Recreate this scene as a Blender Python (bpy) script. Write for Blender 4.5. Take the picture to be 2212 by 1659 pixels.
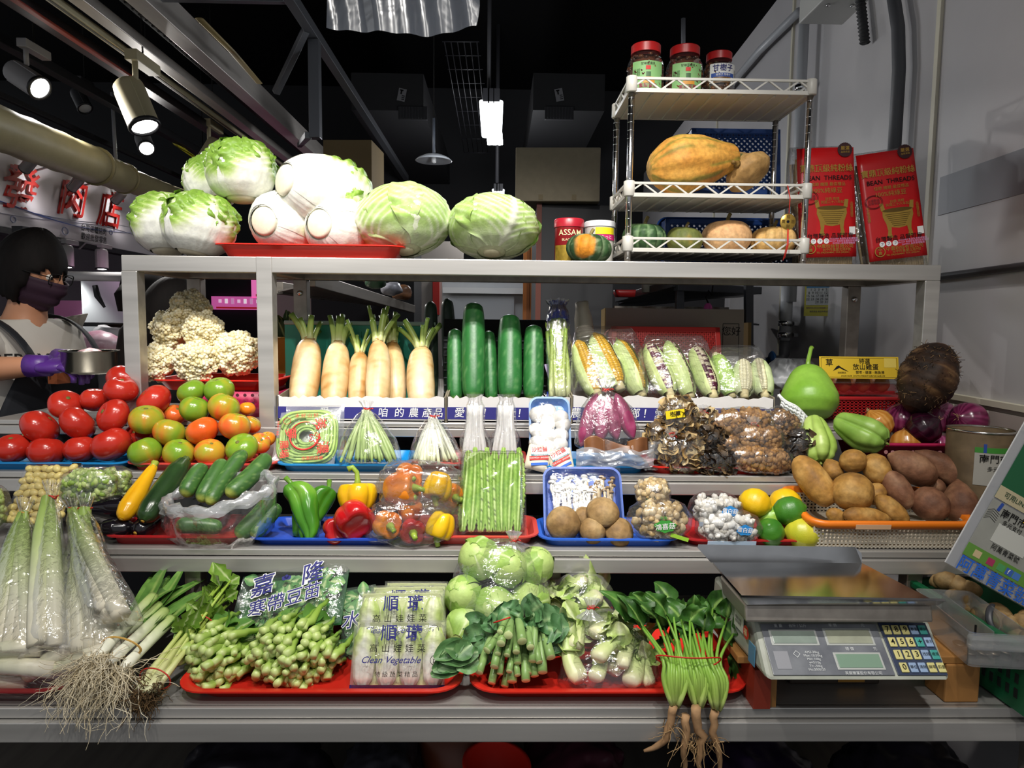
import bpy,bmesh,math,random
import numpy as np
from mathutils import Vector,Matrix,Euler
PI=math.pi
scene=bpy.context.scene
C=scene.collection
for o in list(bpy.data.objects):
 bpy.data.objects.remove(o,do_unlink=True)
# ------ camera
F_PX=1500.0
CAM_Z=1.45
PITCH=math.atan((829.5-695.0)/F_PX)
YAW=0.02
ROLL=0.0107
cam_data=bpy.data.cameras.new('camera')
cam_data.sensor_fit='HORIZONTAL'
cam_data.sensor_width=36.0
cam_data.lens=36.0*F_PX/2212.0
cam_data.clip_start=0.02
cam_data.clip_end=60
cam=bpy.data.objects.new('camera',cam_data)
C.objects.link(cam)
CAM_ROT=(Matrix.Rotation(-YAW,4,'Z')@Matrix.Rotation(PI/2-PITCH,4,'X')@Matrix.Rotation(ROLL,4,'Z'))
cam.matrix_world=Matrix.Translation((0,0,CAM_Z))@CAM_ROT
scene.camera=cam
# ------ world, exposure, lights
scene.view_settings.view_transform='Standard'
scene.view_settings.look='None'
scene.view_settings.gamma=1.0
scene.view_settings.exposure=0.0
scene.view_settings.use_curve_mapping=False
world=bpy.data.worlds.new('world')
scene.world=world
world.use_nodes=True
_bg=world.node_tree.nodes['Background']
_bg.inputs[0].default_value=(0.92,0.95,1.0,1)
_bg.inputs[1].default_value=0.36
scene.cycles.max_bounces=6
scene.cycles.transparent_max_bounces=18
scene.cycles.use_adaptive_sampling=True
scene.cycles.adaptive_threshold=0.025
scene.cycles.caustics_reflective=False
scene.cycles.caustics_refractive=False
scene.cycles.sample_clamp_indirect=4.0
scene.cycles.use_denoising=True
def lamp(name,kind,loc,power,color=(1,1,1),target=None,size=0.05,angle=60,blend=0.5):
 L=bpy.data.lights.new(name,kind)
 L.energy=power
 L.color=color
 if kind=='AREA':
  L.size=size
 else:
  L.shadow_soft_size=size
 if kind=='SPOT':
  L.spot_size=math.radians(angle)
  L.spot_blend=blend
 o=bpy.data.objects.new(name,L)
 C.objects.link(o)
 o.location=loc
 if target is not None:
  d=Vector(target)-Vector(loc)
  o.rotation_euler=d.to_track_quat('-Z','Y').to_euler()
 return o
STALL_SPOTS=[((-0.98,0.62,2.92),(-0.84,1.85,1.66),88,44),((0.02,0.62,2.92),(0.02,1.80,1.50),150,58),((-0.48,0.50,2.92),(-0.45,1.50,1.05),62,76),((0.52,0.50,2.92),(0.40,1.50,1.05),62,76),((-0.75,-0.35,2.92),(-0.60,1.30,0.95),46,74),((0.35,-0.35,2.92),(0.25,1.30,0.95),50,74),]  # last two are added aisle fill, brightening the lower tiers from out of view
WARM=(1.0,0.965,0.91)
for i_,(l_,t_,p_,a_)in enumerate(STALL_SPOTS):
 lamp('stall_spot_light','SPOT',l_,p_,WARM,t_,0.035,a_,0.6)
# ------ helpers
def P(px,py,y):
 """world point on the vertical plane at distance y that the photograph shows at pixel (px, py)"""
 d=Vector(((px-1106.0)/F_PX,-(py-829.5)/F_PX,-1.0))
 d=CAM_ROT.to_3x3()@d
 k=y/d.y
 return Vector((d.x*k,y,CAM_Z+d.z*k))
def PZ(px,py,z):
 """the same, on the horizontal plane at height z"""
 d=Vector(((px-1106.0)/F_PX,-(py-829.5)/F_PX,-1.0))
 d=CAM_ROT.to_3x3()@d
 k=(z-CAM_Z)/d.z
 return Vector((d.x*k,d.y*k,z))
def lin(h):
 if isinstance(h,str):
  h=h.lstrip('#')
  v=[int(h[i:i+2],16)/255 for i in(0,2,4)]
 else:
  v=list(h)
 return tuple((x/12.92 if x<=0.04045 else((x+0.055)/1.055)**2.4)for x in v)
def mixc(a,b,t):
 return tuple(a[i]*(1-t)+b[i]*t for i in range(3))
def nz(p,f,seed,octs=2):
 """cheap smooth vectorised noise, about -1..1"""
 rs=np.random.RandomState(seed)
 p=np.asarray(p,float)
 out=np.zeros(p.shape[:-1])
 amp,tot=1.0,0.0
 for o in range(octs):
  for k in range(4):
   d=rs.normal(size=3)
   d/=np.linalg.norm(d)
   out+=amp*np.sin(p@d*f*rs.uniform(.7,1.4)+rs.uniform(0,6.28))
  tot+=amp*2.2
  amp*=.5
  f*=2.1
 return out/tot
def smooth(x,a,b):
 t=np.clip((np.asarray(x,float)-a)/(b-a),0,1)
 return t*t*(3-2*t)
MATS={}
def M(name,col='#888888',rough=.5,metal=0.0,spec=.5,vc=False,noise=None,bump=None,sss=0.0,stretch=None,emit=None,coat=0.0,alpha=None,trans=0.0,col2=None,aniso=0.0):
 if name in MATS:
  return MATS[name]
 m=bpy.data.materials.new(name)
 m.use_nodes=True
 nt=m.node_tree
 b=nt.nodes['Principled BSDF']
 MATS[name]=m
 b.inputs['Roughness'].default_value=rough
 b.inputs['Metallic'].default_value=metal
 b.inputs['Specular IOR Level'].default_value=spec
 b.inputs['Coat Weight'].default_value=coat
 b.inputs['Coat Roughness'].default_value=0.12
 c1=lin(col)if isinstance(col,str)else col
 src=None
 need=noise or bump
 if need:
  tc=nt.nodes.new('ShaderNodeTexCoord')
  mp=nt.nodes.new('ShaderNodeMapping')
  nt.links.new(tc.outputs['Object'],mp.inputs[0])
  if stretch:
   mp.inputs['Scale'].default_value=stretch
 if vc:
  at=nt.nodes.new('ShaderNodeAttribute')
  at.attribute_name='Col'
  src=at.outputs['Color']
 if noise:
  n=nt.nodes.new('ShaderNodeTexNoise')
  n.inputs['Scale'].default_value=noise[0]
  n.inputs['Detail'].default_value=5
  nt.links.new(mp.outputs[0],n.inputs['Vector'])
  rp=nt.nodes.new('ShaderNodeMapRange')
  rp.inputs['From Min'].default_value=.35
  rp.inputs['From Max'].default_value=.65
  nt.links.new(n.outputs['Fac'],rp.inputs['Value'])
  mx=nt.nodes.new('ShaderNodeMix')
  mx.data_type='RGBA'
  if vc:
   mx.blend_type='MULTIPLY'
   mx.inputs[0].default_value=1.0
   nt.links.new(src,mx.inputs['A'])
   m2=nt.nodes.new('ShaderNodeMix')
   m2 .data_type='RGBA'
   m2 .inputs['A'].default_value=(1,1,1,1)
   k=1-noise[1]
   m2 .inputs['B'].default_value=(*(lin(col2)if col2 else(k,k,k)),1)
   nt.links.new(rp.outputs[0],m2 .inputs[0])
   nt.links.new(m2 .outputs['Result'],mx.inputs['B'])
  else:
   c2=lin(col2)if col2 else tuple(x*(1-noise[1])for x in c1)
   mx.inputs['A'].default_value=(*c1,1)
   mx.inputs['B'].default_value=(*c2,1)
   nt.links.new(rp.outputs[0],mx.inputs[0])
  src=mx.outputs['Result']
 if src is not None:
  nt.links.new(src,b.inputs['Base Color'])
 else:
  b.inputs['Base Color'].default_value=(*c1,1)
 if bump:
  n=nt.nodes.new('ShaderNodeTexNoise')
  n.inputs['Scale'].default_value=bump[0]
  n.inputs['Detail'].default_value=4
  nt.links.new(mp.outputs[0],n.inputs['Vector'])
  bp=nt.nodes.new('ShaderNodeBump')
  bp.inputs['Strength'].default_value=bump[1]
  bp.inputs['Distance'].default_value=bump[2]if len(bump)>2 else.004
  nt.links.new(n.outputs['Fac'],bp.inputs['Height'])
  nt.links.new(bp.outputs[0],b.inputs['Normal'])
 if sss:
  b.inputs['Subsurface Weight'].default_value=sss
  b.inputs['Subsurface Radius'].default_value=(1,.8,.5)
  b.inputs['Subsurface Scale'].default_value=.006
 if emit:
  b.inputs['Emission Color'].default_value=(*(lin(emit[0])if isinstance(emit[0],str)else emit[0]),1)
  b.inputs['Emission Strength'].default_value=emit[1]
 if trans:
  b.inputs['Transmission Weight'].default_value=trans
 if alpha is not None:
  b.inputs['Alpha'].default_value=alpha
 return m
def film(name,tint=(1,1,1),haze=.05,gloss=.10,rough=.12,wr=(60,.35),hazecol=(.95,.97,1.0),stretch=None):
 """thin plastic film: mostly see-through, glossy glints, a little milky haze"""
 if name in MATS:
  return MATS[name]
 m=bpy.data.materials.new(name)
 m.use_nodes=True
 MATS[name]=m
 nt=m.node_tree
 nt.nodes.clear()
 N=nt.nodes.new
 out=N('ShaderNodeOutputMaterial')
 tr=N('ShaderNodeBsdfTransparent');tr.inputs[0].default_value=(*tint,1)
 gl=N('ShaderNodeBsdfGlossy');gl.inputs['Roughness'].default_value=rough
 df=N('ShaderNodeBsdfDiffuse');df.inputs[0].default_value=(*hazecol,1)
 tl=N('ShaderNodeBsdfTranslucent');tl.inputs[0].default_value=(*hazecol,1)
 ad=N('ShaderNodeMixShader');ad.inputs[0].default_value=.4
 nt.links.new(df.outputs[0],ad.inputs[1]);nt.links.new(tl.outputs[0],ad.inputs[2])
 tc=N('ShaderNodeTexCoord');mp=N('ShaderNodeMapping')
 nt.links.new(tc.outputs['Object'],mp.inputs[0])
 if stretch:
  mp.inputs['Scale'].default_value=stretch
 ns=N('ShaderNodeTexNoise');ns.inputs['Scale'].default_value=wr[0];ns.inputs['Detail'].default_value=3
 ns.inputs['Distortion'].default_value=.6
 nt.links.new(mp.outputs[0],ns.inputs['Vector'])
 bp=N('ShaderNodeBump');bp.inputs['Strength'].default_value=wr[1];bp.inputs['Distance'].default_value=.006
 nt.links.new(ns.outputs['Fac'],bp.inputs['Height'])
 nt.links.new(bp.outputs[0],gl.inputs['Normal'])
 lw=N('ShaderNodeFresnel');lw.inputs['IOR'].default_value=1.45
 nt.links.new(bp.outputs[0],lw.inputs['Normal'])
 mr=N('ShaderNodeMapRange')
 mr.inputs['From Min'].default_value=.03;mr.inputs['From Max'].default_value=1
 mr.inputs['To Min'].default_value=gloss;mr.inputs['To Max'].default_value=.42
 nt.links.new(lw.outputs[0],mr.inputs['Value'])
 m1=N('ShaderNodeMixShader');m1 .inputs[0].default_value=haze
 nt.links.new(tr.outputs[0],m1 .inputs[1]);nt.links.new(ad.outputs[0],m1 .inputs[2])
 m2=N('ShaderNodeMixShader')
 nt.links.new(mr.outputs[0],m2 .inputs[0]);nt.links.new(m1 .outputs[0],m2 .inputs[1]);nt.links.new(gl.outputs[0],m2 .inputs[2])
 nt.links.new(m2 .outputs[0],out.inputs[0])
 return m
class MB:
 """collects pieces of geometry, then links them as ONE mesh object"""
 def __init__(s):
  s.v=[];s.f=[];s.c=[];s.n=0;s.hascol=False
 def add(s,v,f,col=None):
  v=np.asarray(v,float).reshape(-1,3)
  off=s.n
  s.v.append(v)
  for q in f:
   s.f.append([i+off for i in q])
  if col is None:
   cc=np.full((len(v),3),.5)
  else:
   s.hascol=True
   cc=np.broadcast_to(np.asarray(col,float).reshape(-1,3),(len(v),3))
  s.c.append(cc)
  s.n+=len(v)
  return s
 def grid(s,X,cu=False,cv=False,col=None,cap0=False,cap1=False):
  X=np.asarray(X,float)
  nu,nv=X.shape[:2]
  iu=np.arange(nu if cu else nu-1)
  iv=np.arange(nv if cv else nv-1)
  a,b=np.meshgrid(iu,iv,indexing='ij')
  a2,b2=(a+1)%nu,(b+1)%nv
  q=np.stack([a*nv+b,a2*nv+b,a2*nv+b2,a*nv+b2],-1).reshape(-1,4)
  f=q.tolist()
  if cap0:
   f.append(list(range(nv)))
  if cap1:
   f.append(list(range((nu-1)*nv,nu*nv))[::-1])
  if col is not None:
   col=np.broadcast_to(np.asarray(col,float),(nu,nv,3)).reshape(-1,3)
  return s.add(X.reshape(-1,3),f,col)
 def box(s,c,size,rot=None,col=None):
  x,y,z=[k/2 for k in size]
  v=np.array([[sx*x,sy*y,sz*z]for sx in(-1,1)for sy in(-1,1)for sz in(-1,1)])
  if rot is not None:
   v=v@np.array(rot.to_3x3()if hasattr(rot,'to_3x3')else rot).T
  v=v+np.array(c)
  return s.add(v,[(0,1,3,2),(4,6,7,5),(0,4,5,1),(2,3,7,6),(0,2,6,4),(1,5,7,3)],col)
 def hexa(s,v8,col=None):
  """8 corners: bottom 4 ccw then top 4 ccw"""
  return s.add(v8,[(3,2,1,0),(4,5,6,7),(0,1,5,4),(1,2,6,5),(2,3,7,6),(3,0,4,7)],col)
 def tube(s,pts,r,seg=8,col=None,caps=True,flat=1.0):
  pts=np.asarray([list(p)for p in pts],float)
  n=len(pts)
  r=np.broadcast_to(np.asarray(r,float),(n,))
  T=np.gradient(pts,axis=0)
  T/=np.linalg.norm(T,axis=1)[:,None]+1e-12
  ref=np.array([0,0,1.0])if abs(T[0][2])<.9 else np.array([1.0,0,0])
  Nn=[]
  nrm=np.cross(T[0],ref);nrm/=np.linalg.norm(nrm)+1e-12
  for i in range(n):
   nrm=nrm-T[i]*(nrm@T[i])
   nrm/=np.linalg.norm(nrm)+1e-12
   Nn.append(nrm.copy())
  Nn=np.array(Nn)
  B=np.cross(T,Nn)
  th=np.linspace(0,2*PI,seg,endpoint=False)
  X=pts[:,None]+r[:,None,None]*(np.cos(th)[None,:,None]*Nn[:,None]+flat*np.sin(th)[None,:,None]*B[:,None])
  if col is not None:
   col=np.asarray(col,float)
   if col.ndim==2:
    col=np.repeat(col[:,None],seg,1)
  return s.grid(X,cv=True,col=col,cap0=caps,cap1=caps)
 def lathe(s,prof,seg=24,col=None,cap0=True,cap1=True,center=(0,0,0)):
  """prof: list of (r, z)"""
  th=np.linspace(0,2*PI,seg,endpoint=False)
  pr=np.asarray(prof,float)
  X=np.stack([pr[:,0:1]*np.cos(th),pr[:,0:1]*np.sin(th),np.repeat(pr[:,1:2],seg,1)],-1)+np.array(center)
  if col is not None:
   col=np.asarray(col,float)
   if col.ndim==2:
    col=np.repeat(col[:,None],seg,1)
  return s.grid(X,cv=True,col=col,cap0=cap0,cap1=cap1)
 def xform(s,mat):
  A=np.array(mat)
  s.v=[v@A[:3,:3].T+A[:3,3]for v in s.v]
  return s
 def merge(s,o,mat=None):
  A=np.array(mat)if mat is not None else np.eye(4)
  off=s.n
  for v in o.v:
   s.v.append(v@A[:3,:3].T+A[:3,3])
  s.f+=[[i+off for i in q]for q in o.f]
  s.c+=o.c
  s.n+=o.n
  s.hascol|=o.hascol
  return s
 def mesh(s,name,mat,smooth=True):
  me=bpy.data.meshes.new(name)
  V=np.concatenate(s.v)if s.v else np.zeros((0,3))
  me.from_pydata(V.tolist(),[],s.f)
  if s.hascol:
   ca=me.color_attributes.new('Col','FLOAT_COLOR','POINT')
   cc=np.ones((len(V),4));cc[:,:3]=np.concatenate(s.c)
   ca.data.foreach_set('color',cc.ravel())
  me.polygons.foreach_set('use_smooth',[bool(smooth)]*len(me.polygons))
  if mat is not None:
   me.materials.append(mat)
  me.update()
  return me
 def build(s,name,mat,parent=None,smooth=True,bevel=0.0,loc=None,rot=None,solid=0.0,sharp=None,subd=0):
  me=s.mesh(name,mat,smooth)
  if sharp is not None:
   me.set_sharp_from_angle(angle=math.radians(sharp))
  o=bpy.data.objects.new(name,me)
  C.objects.link(o)
  if parent is not None:
   o.parent=parent
  if loc is not None:
   o.location=loc
  if rot is not None:
   o.rotation_euler=rot
  if solid:
   md=o.modifiers.new('thickness','SOLIDIFY');md.thickness=solid
  if subd:
   md=o.modifiers.new('round','SUBSURF');md.levels=subd;md.render_levels=subd
  if bevel:
   md=o.modifiers.new('edge','BEVEL');md.width=bevel;md.segments=2;md.limit_method='ANGLE'
  return o
def tag(o,label,cat,group=None,kind=None):
 o['label']=label
 o['category']=cat
 if group:
  o['group']=group
 if kind:
  o['kind']=kind
 return o
def thing(name,label,cat,loc=(0,0,0),rot=None,group=None):
 o=bpy.data.objects.new(name,None)
 o.empty_display_size=.05
 C.objects.link(o)
 o.location=loc
 if rot is not None:
  o.rotation_euler=rot
 return tag(o,label,cat,group)
def struct(o):
 o['kind']='structure'
 return o
def copy_tree(o,parent=None):
 c=o.copy()
 C.objects.link(c)
 c.parent=parent
 for ch in o.children:
  copy_tree(ch,c)
 return c
def axis_mat(A,B,roll=0.0):
 """matrix whose origin is A and whose local Z runs towards B"""
 A,B=Vector(A),Vector(B)
 q=(B-A).to_track_quat('Z','Y')
 return Matrix.Translation(A)@q.to_matrix().to_4x4()@Matrix.Rotation(roll,4,'Z')
def put(o,A,B,roll=0.0):
 m=axis_mat(A,B,roll)
 o.location=m.to_translation()
 o.rotation_mode='XYZ'
 o.rotation_euler=m.to_euler()
 return o
def frame_mat(origin,right,up):
 r=Vector(right).normalized()
 u=Vector(up)
 u=(u-r*u.dot(r)).normalized()
 n=r.cross(u)
 m=Matrix((r,u,n)).transposed().to_4x4()
 return Matrix.Translation(Vector(origin))@m
_txt={}
def text_mesh(s,size,bold=0.0,align='CENTER',spacing=1.0,shear=0.0,line=1.0):
 key=(s,bold,align,spacing,shear,line)
 if key not in _txt:
  cu=bpy.data.curves.new('lettering','FONT')
  cu.body=s
  cu.size=1.0
  cu.offset=bold*.38
  cu.align_x=align
  cu.align_y='CENTER'
  cu.space_character=spacing
  cu.space_line=line
  cu.shear=shear
  cu.resolution_u=2
  ob=bpy.data.objects.new('lettering',cu)
  C.objects.link(ob)
  dg=bpy.context.evaluated_depsgraph_get()
  me=bpy.data.meshes.new_from_object(ob.evaluated_get(dg))
  n=len(me.vertices)
  V=np.zeros(n*3);me.vertices.foreach_get('co',V)
  f=[list(p.vertices)for p in me.polygons]
  bpy.data.objects.remove(ob,do_unlink=True)
  bpy.data.curves.remove(cu)
  bpy.data.meshes.remove(me)
  _txt[key]=(V.reshape(-1,3),f)
 V,f=_txt[key]
 return V*size,f
def lett(parent,s,size,mat,m,bold=0.0,align='CENTER',spacing=1.0,shear=0.0,sx=1.0,warp=None,name='lettering',lift=.0006,line=1.0):
 """flat printed lettering, laid in the XY plane of matrix m (in the parent's space)"""
 V,f=text_mesh(s,size,bold,align,spacing,shear,line)
 V=V.copy()
 V[:,0]*=sx
 V[:,2]=lift
 if warp is not None:
  V=warp(V)
 b=MB().add(V,f)
 if m is not None:
  b.xform(m)
 return b.build(name,mat,parent,smooth=False)
def T(x=0,y=0,z=0):
 return Matrix.Translation((x,y,z))
def RX(a):return Matrix.Rotation(a,4,'X')
def RY(a):return Matrix.Rotation(a,4,'Y')
def RZ(a):return Matrix.Rotation(a,4,'Z')
FRONT=RX(PI/2)
def rrect(w,d,r,n=5):
 r=min(r,w/2-1e-4,d/2-1e-4)
 out=[]
 for cx,cy,a0 in((w/2-r,d/2-r,0),(-w/2+r,d/2-r,PI/2),(-w/2+r,-d/2+r,PI),(w/2-r,-d/2+r,1.5*PI)):
  for k in range(n+1):
   a=a0+PI/2*k/n
   out.append((cx+r*math.cos(a),cy+r*math.sin(a)))
 return out
def loft_rr(secs,n=5,cap0=True,cap1=True):
 """secs: (w, d, r, z)"""
 X=np.array([[(x,y,z)for x,y in rrect(w,d,r,n)]for(w,d,r,z)in secs])
 return MB().grid(X,cv=True,cap0=cap0,cap1=cap1)
# ------ materials
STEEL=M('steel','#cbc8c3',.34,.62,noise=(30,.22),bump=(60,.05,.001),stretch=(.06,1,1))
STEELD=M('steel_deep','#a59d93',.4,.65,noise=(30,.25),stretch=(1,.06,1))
CHROME=M('chrome','#d6d6d6',.16,1.0)
WHITEP=M('white_paint','#d9d8d4',.5)
BLACKM=M('black_paint','#0b0b0c',.7,spec=.3)
CEILM=M('ceiling_black','#060607',.9,spec=.1)
WALLM=M('wall_panel','#c2bfc0',.42,noise=(3,.06),bump=(140,.03,.001))
BANDM=M('wall_band','#7f8188',.45)
TRIMM=M('cream_trim','#d8d2bd',.5)
TILEM=M('tile_glaze','#b9afa6',.25)
GROUT=M('grout','#8b857c',.8)
FLOORM=M('floor_concrete','#161516',.6,noise=(6,.3))
REDP=M('red_plastic','#d22a1e',.38,spec=.4,sss=.1)
REDD=M('dark_red_plastic','#a81f22',.38)
REDS=M('salmon_plastic','#c9443c',.4)
BLUEP=M('blue_plastic','#1f49b4',.35)
BLUE2=M('bright_blue_plastic','#2f62c8',.35)
CYANP=M('light_blue_plastic','#1c86c9',.35)
SKYP=M('pale_blue_plastic','#6fa3e0',.35)
NAVYP=M('navy_plastic','#0f3f86',.4)
ORANP=M('orange_plastic','#e67a1c',.38)
CREAMP=M('cream_plastic','#cfc6b4',.42)
GREENP=M('green_plastic','#135c38',.4)
MAGP=M('magenta_plastic','#b01a4c',.4)
TEALP=M('teal_plastic','#2f9c86',.35)
WHITEPL=M('white_plastic','#c6c3bb',.4,sss=.15)
CARD=M('cardboard','#a98f63',.85,noise=(40,.08),spec=.2)
CARDG=M('grey_cardboard','#8d8472',.85,noise=(40,.08),spec=.2)
CARDW=M('white_carton','#dcd9d6',.7,noise=(30,.05))
INDIGO=M('indigo_print','#2c2a78',.65)
INK=M('black_ink','#151413',.7,spec=.2)
NAVYINK=M('navy_ink','#23246e',.6)
REDINK=M('red_ink','#c42a22',.6)
WHITEINK=M('white_ink','#efeeea',.6)
BLUEINK=M('blue_marker','#1f62c8',.6)
GOLD=M('gold_foil','#d9b257',.28,.85)
RUBBERR=M('red_rubber_band','#c22418',.5)
RUBBERT=M('tan_rubber_band','#c49a4a',.5)
WOOD=M('pine_wood','#a9763c',.65,noise=(14,.3),stretch=(1,.1,1))
WOODR=M('red_wood','#8c2f1a',.6)
DARKB=M('dark_grey','#26262a',.6)
GREYP=M('grey_paint','#7e7f84',.5)
BAG=film('clear_bag',haze=.05,gloss=.07)
BAGM=film('milky_bag',haze=.30,gloss=.12,rough=.2,wr=(45,.5))
BAGT=film('tight_wrap',haze=.03,gloss=.12,rough=.10,wr=(80,.6),stretch=(.4,1,1))
BAGV=film('upright_wrap',haze=.04,gloss=.11,rough=.10,wr=(70,.6),stretch=(1,1,.10))
BAGP=film('stiff_clear_plastic',haze=.02,gloss=.10,rough=.05,wr=(25,.15))
BAGC=film('crisp_bag',haze=.03,gloss=.16,rough=.16,wr=(70,.7))
# ------ room shell
YB=7.6
def quad_obj(name,pts,mat,thick=None):
 return struct(MB().add([list(p)for p in pts],[(0,1,2,3)]).build(name,mat,smooth=False))
fl=struct(MB().box((-1.0,3.5,-.05),(9.4,10.0,.1)).build('floor',FLOORM,smooth=False))
ce=struct(MB().box((-1.0,3.5,3.95),(9.4,10.0,.1)).build('ceiling',CEILM,smooth=False))
wb=struct(MB().box((-1.0,YB+.05,1.95),(9.4,.1,3.9)).build('wall_back',M('back_wall_dark','#17171a',.8),smooth=False))
WX=lambda y:1.285+.045*(y-1.85)
WTOP=3.05
def wpt(y,z,off=0.0):
 return Vector((WX(y)-off,y,z))
wr=MB()
wr.hexa([wpt(.3,0),wpt(.3,0,-.12),wpt(YB,0,-.12),wpt(YB,0),wpt(.3,WTOP),wpt(.3,WTOP,-.12),wpt(YB,WTOP,-.12),wpt(YB,WTOP)])
wall_r=struct(wr.build('wall_right',WALLM,smooth=False))
def wall_strip(name,y0,y1,z0,z1,mat,th=.006,parent=wall_r):
 b=MB().hexa([wpt(y0,z0,th),wpt(y0,z0,-.002),wpt(y1,z0,-.002),wpt(y1,z0,th),wpt(y0,z1,th),wpt(y0,z1,-.002),wpt(y1,z1,-.002),wpt(y1,z1,th)])
 return b.build(name,mat,parent,smooth=False)
wall_strip('painted_band',.3,2.06,1.775,1.885,BANDM,.003)
for ys in(2.10,3.3,4.6):
 wall_strip('panel_joint',ys,ys+.02,1.25,WTOP,TRIMM,.010)
trim=struct(wall_strip('trim_1',.3,2.2,1.247,1.262,TRIMM,.02,None))
tl=MB()
struct(wall_strip('wall_tile_bed',.3,2.2,.7,1.245,GROUT,.012,None)).name='wall_right_low'
_twall=bpy.data.objects['wall_right_low']
me_t=None
for iz in range(4):
 for iy in range(12):
  y0=.45+iy*.145
  z1=1.235-iz*.145
  b=MB().hexa([wpt(y0,z1-.138,.019),wpt(y0,z1-.138,.010),wpt(y0+.138,z1-.138,.010),wpt(y0+.138,z1-.138,.019),wpt(y0,z1,.019),wpt(y0,z1,.010),wpt(y0+.138,z1,.010),wpt(y0+.138,z1,.019)])
  b.build('tile',TILEM,_twall,smooth=False)
_c=MB().tube([wpt(.6,1.605,.012),wpt(1.2,1.6,.012),wpt(2.1,1.592,.012)],.011,8)
tag(_c.build('wall_conduit',M('conduit_dark','#47464a',.5)),'dark grey conduit running along the right wall at shelf height','conduit')
# ------ stepped stand
Z1,Z2,Z3,Z4=.780,.9715,1.088,1.184
Y1,Y2,Y3,Y4=1.15,1.42,1.62,1.80
stand=thing('display_stand','stepped stainless steel vegetable stand with four tiers and front rails','stand',(0,1.6,0))
def sbox(name,c,s,mat=STEEL,parent=stand,bevel=.002):
 c=Vector(c)-parent.location
 return MB().box(c,s).build(name,mat,parent,smooth=False,bevel=bevel)
XR3=0.72
for nm,y,z,x0,x1,d,h1,h2 in(('tier_one',Y1,Z1,-1.20,1.06,.50,.019,.036),('tier_two',Y2,Z2,-1.20,1.08,.26,.014,.031),('tier_three',Y3,Z3,-1.32,XR3,.24,.014,.029),('tier_four',Y4,Z4,-1.32,1.20,.38,.012,.022)):
 xc,w=(x0+x1)/2,x1-x0
 sbox('shelf_plate',(xc,y+d/2+.01,z-.004),(w,d,.008))
 sbox('front_lip',(xc,y+.010,z-h1/2),(w,.012,h1))
 sbox('front_rail',(xc,y+.012,z-h1-h2/2-.002),(w,.036,h2))
for x in(-.935,1.0):
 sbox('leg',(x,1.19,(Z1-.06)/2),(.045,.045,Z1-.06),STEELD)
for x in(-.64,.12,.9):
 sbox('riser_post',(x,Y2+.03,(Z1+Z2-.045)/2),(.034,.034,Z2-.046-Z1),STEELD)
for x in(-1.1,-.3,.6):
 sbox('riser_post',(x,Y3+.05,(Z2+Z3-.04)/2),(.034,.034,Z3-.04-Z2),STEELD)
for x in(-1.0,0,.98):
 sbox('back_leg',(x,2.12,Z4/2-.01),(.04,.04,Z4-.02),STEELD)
sbox('kick_panel',(-.1,1.99,1.02),(2.1,.01,.27),M('kick_dark','#1b1c20',.7))
sbox('added_dark_panel',(-.1,1.88,.42),(2.3,.01,.78),M('kick_dark'))  # dark panel added under the counter to stop light leaking through
# ------ overhead shelf
ZS=1.608
YS0,YS1=1.80,2.14
over=thing('overhead_shelf','square-tube stainless shelf frame above the cartons, holding cabbages','shelf',(0,1.97,Z4))
XL=P(262,575,YS0).x;XRR=P(2033,590,YS0).x
TB=.040
def obox(name,c,s,mat=STEEL,bevel=.002):
 return sbox(name,c,s,mat,over,bevel)
obox('front_beam',((XL+XRR)/2,YS0+TB/2,ZS-TB/2),(XRR-XL,TB,TB))
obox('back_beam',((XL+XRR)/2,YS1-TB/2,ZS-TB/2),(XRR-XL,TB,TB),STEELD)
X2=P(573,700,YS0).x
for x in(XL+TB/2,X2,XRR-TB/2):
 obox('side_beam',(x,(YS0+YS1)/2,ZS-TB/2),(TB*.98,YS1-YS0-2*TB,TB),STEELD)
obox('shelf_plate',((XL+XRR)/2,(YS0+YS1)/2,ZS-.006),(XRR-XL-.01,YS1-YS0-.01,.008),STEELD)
zlow=1.02
for x in(XL+TB/2,X2):
 obox('front_post',(x,YS0-.002+TB/2-.001,(zlow+ZS-TB)/2+(.02 if x==X2 else 0)),(TB,TB,ZS-TB-zlow+(.04 if x==X2 else 0)))
obox('front_post',(XRR-TB/2,YS0+TB/2,(1.19+ZS-TB)/2),(TB,TB,ZS-TB-1.19))
for x in(XL+TB/2+.03,X2+.005,XRR-TB-.03):
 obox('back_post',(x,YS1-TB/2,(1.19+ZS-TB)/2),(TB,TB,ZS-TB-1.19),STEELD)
 bt=MB().lathe([(.0,0),(.008,.001),(.008,.005),(.005,.007),(.0,.008)],12)
 bt.xform(Matrix.Translation(Vector((x,YS1-TB-.0005,ZS-TB-.04))-over.location)@RX(PI/2))
 bt.build('bolt',CHROME,over)
# ------ hall ceiling: rails, tracks, lamps
def beam(name,label,x,z,w,h,y0,y1,mat,cat='beam',group=None):
 o=MB().box((0,(y1-y0)/2,0),(w,y1-y0,h)).build(name,mat,smooth=False,bevel=.003,loc=(x,y0,z))
 return tag(o,label,cat,group)
RAILM=M('rail_steel','#c6c0ba',.4,.45,noise=(8,.35),stretch=(1,.15,1))
RAILD=M('rail_dark','#1d1c1e',.55)
beam('ceiling_beam','wide stainless ceiling beam running back above the napa cabbages',-1.46,2.77,.085,.12,.5,6.6,RAILM)
beam('ceiling_beam','narrower steel ceiling beam between the lamp track and the wide beam',-1.735,2.76,.065,.05,.5,6.6,RAILM)
beam('ceiling_beam','dark ceiling rail to the left of the cream lamp track',-2.02,2.76,.07,.05,.5,6.6,M('rail_plum','#3b3436',.45,.4))
beam('ceiling_beam','black ceiling rail furthest left above the sign',-2.42,2.78,.06,.05,.5,6.6,RAILD)
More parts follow.
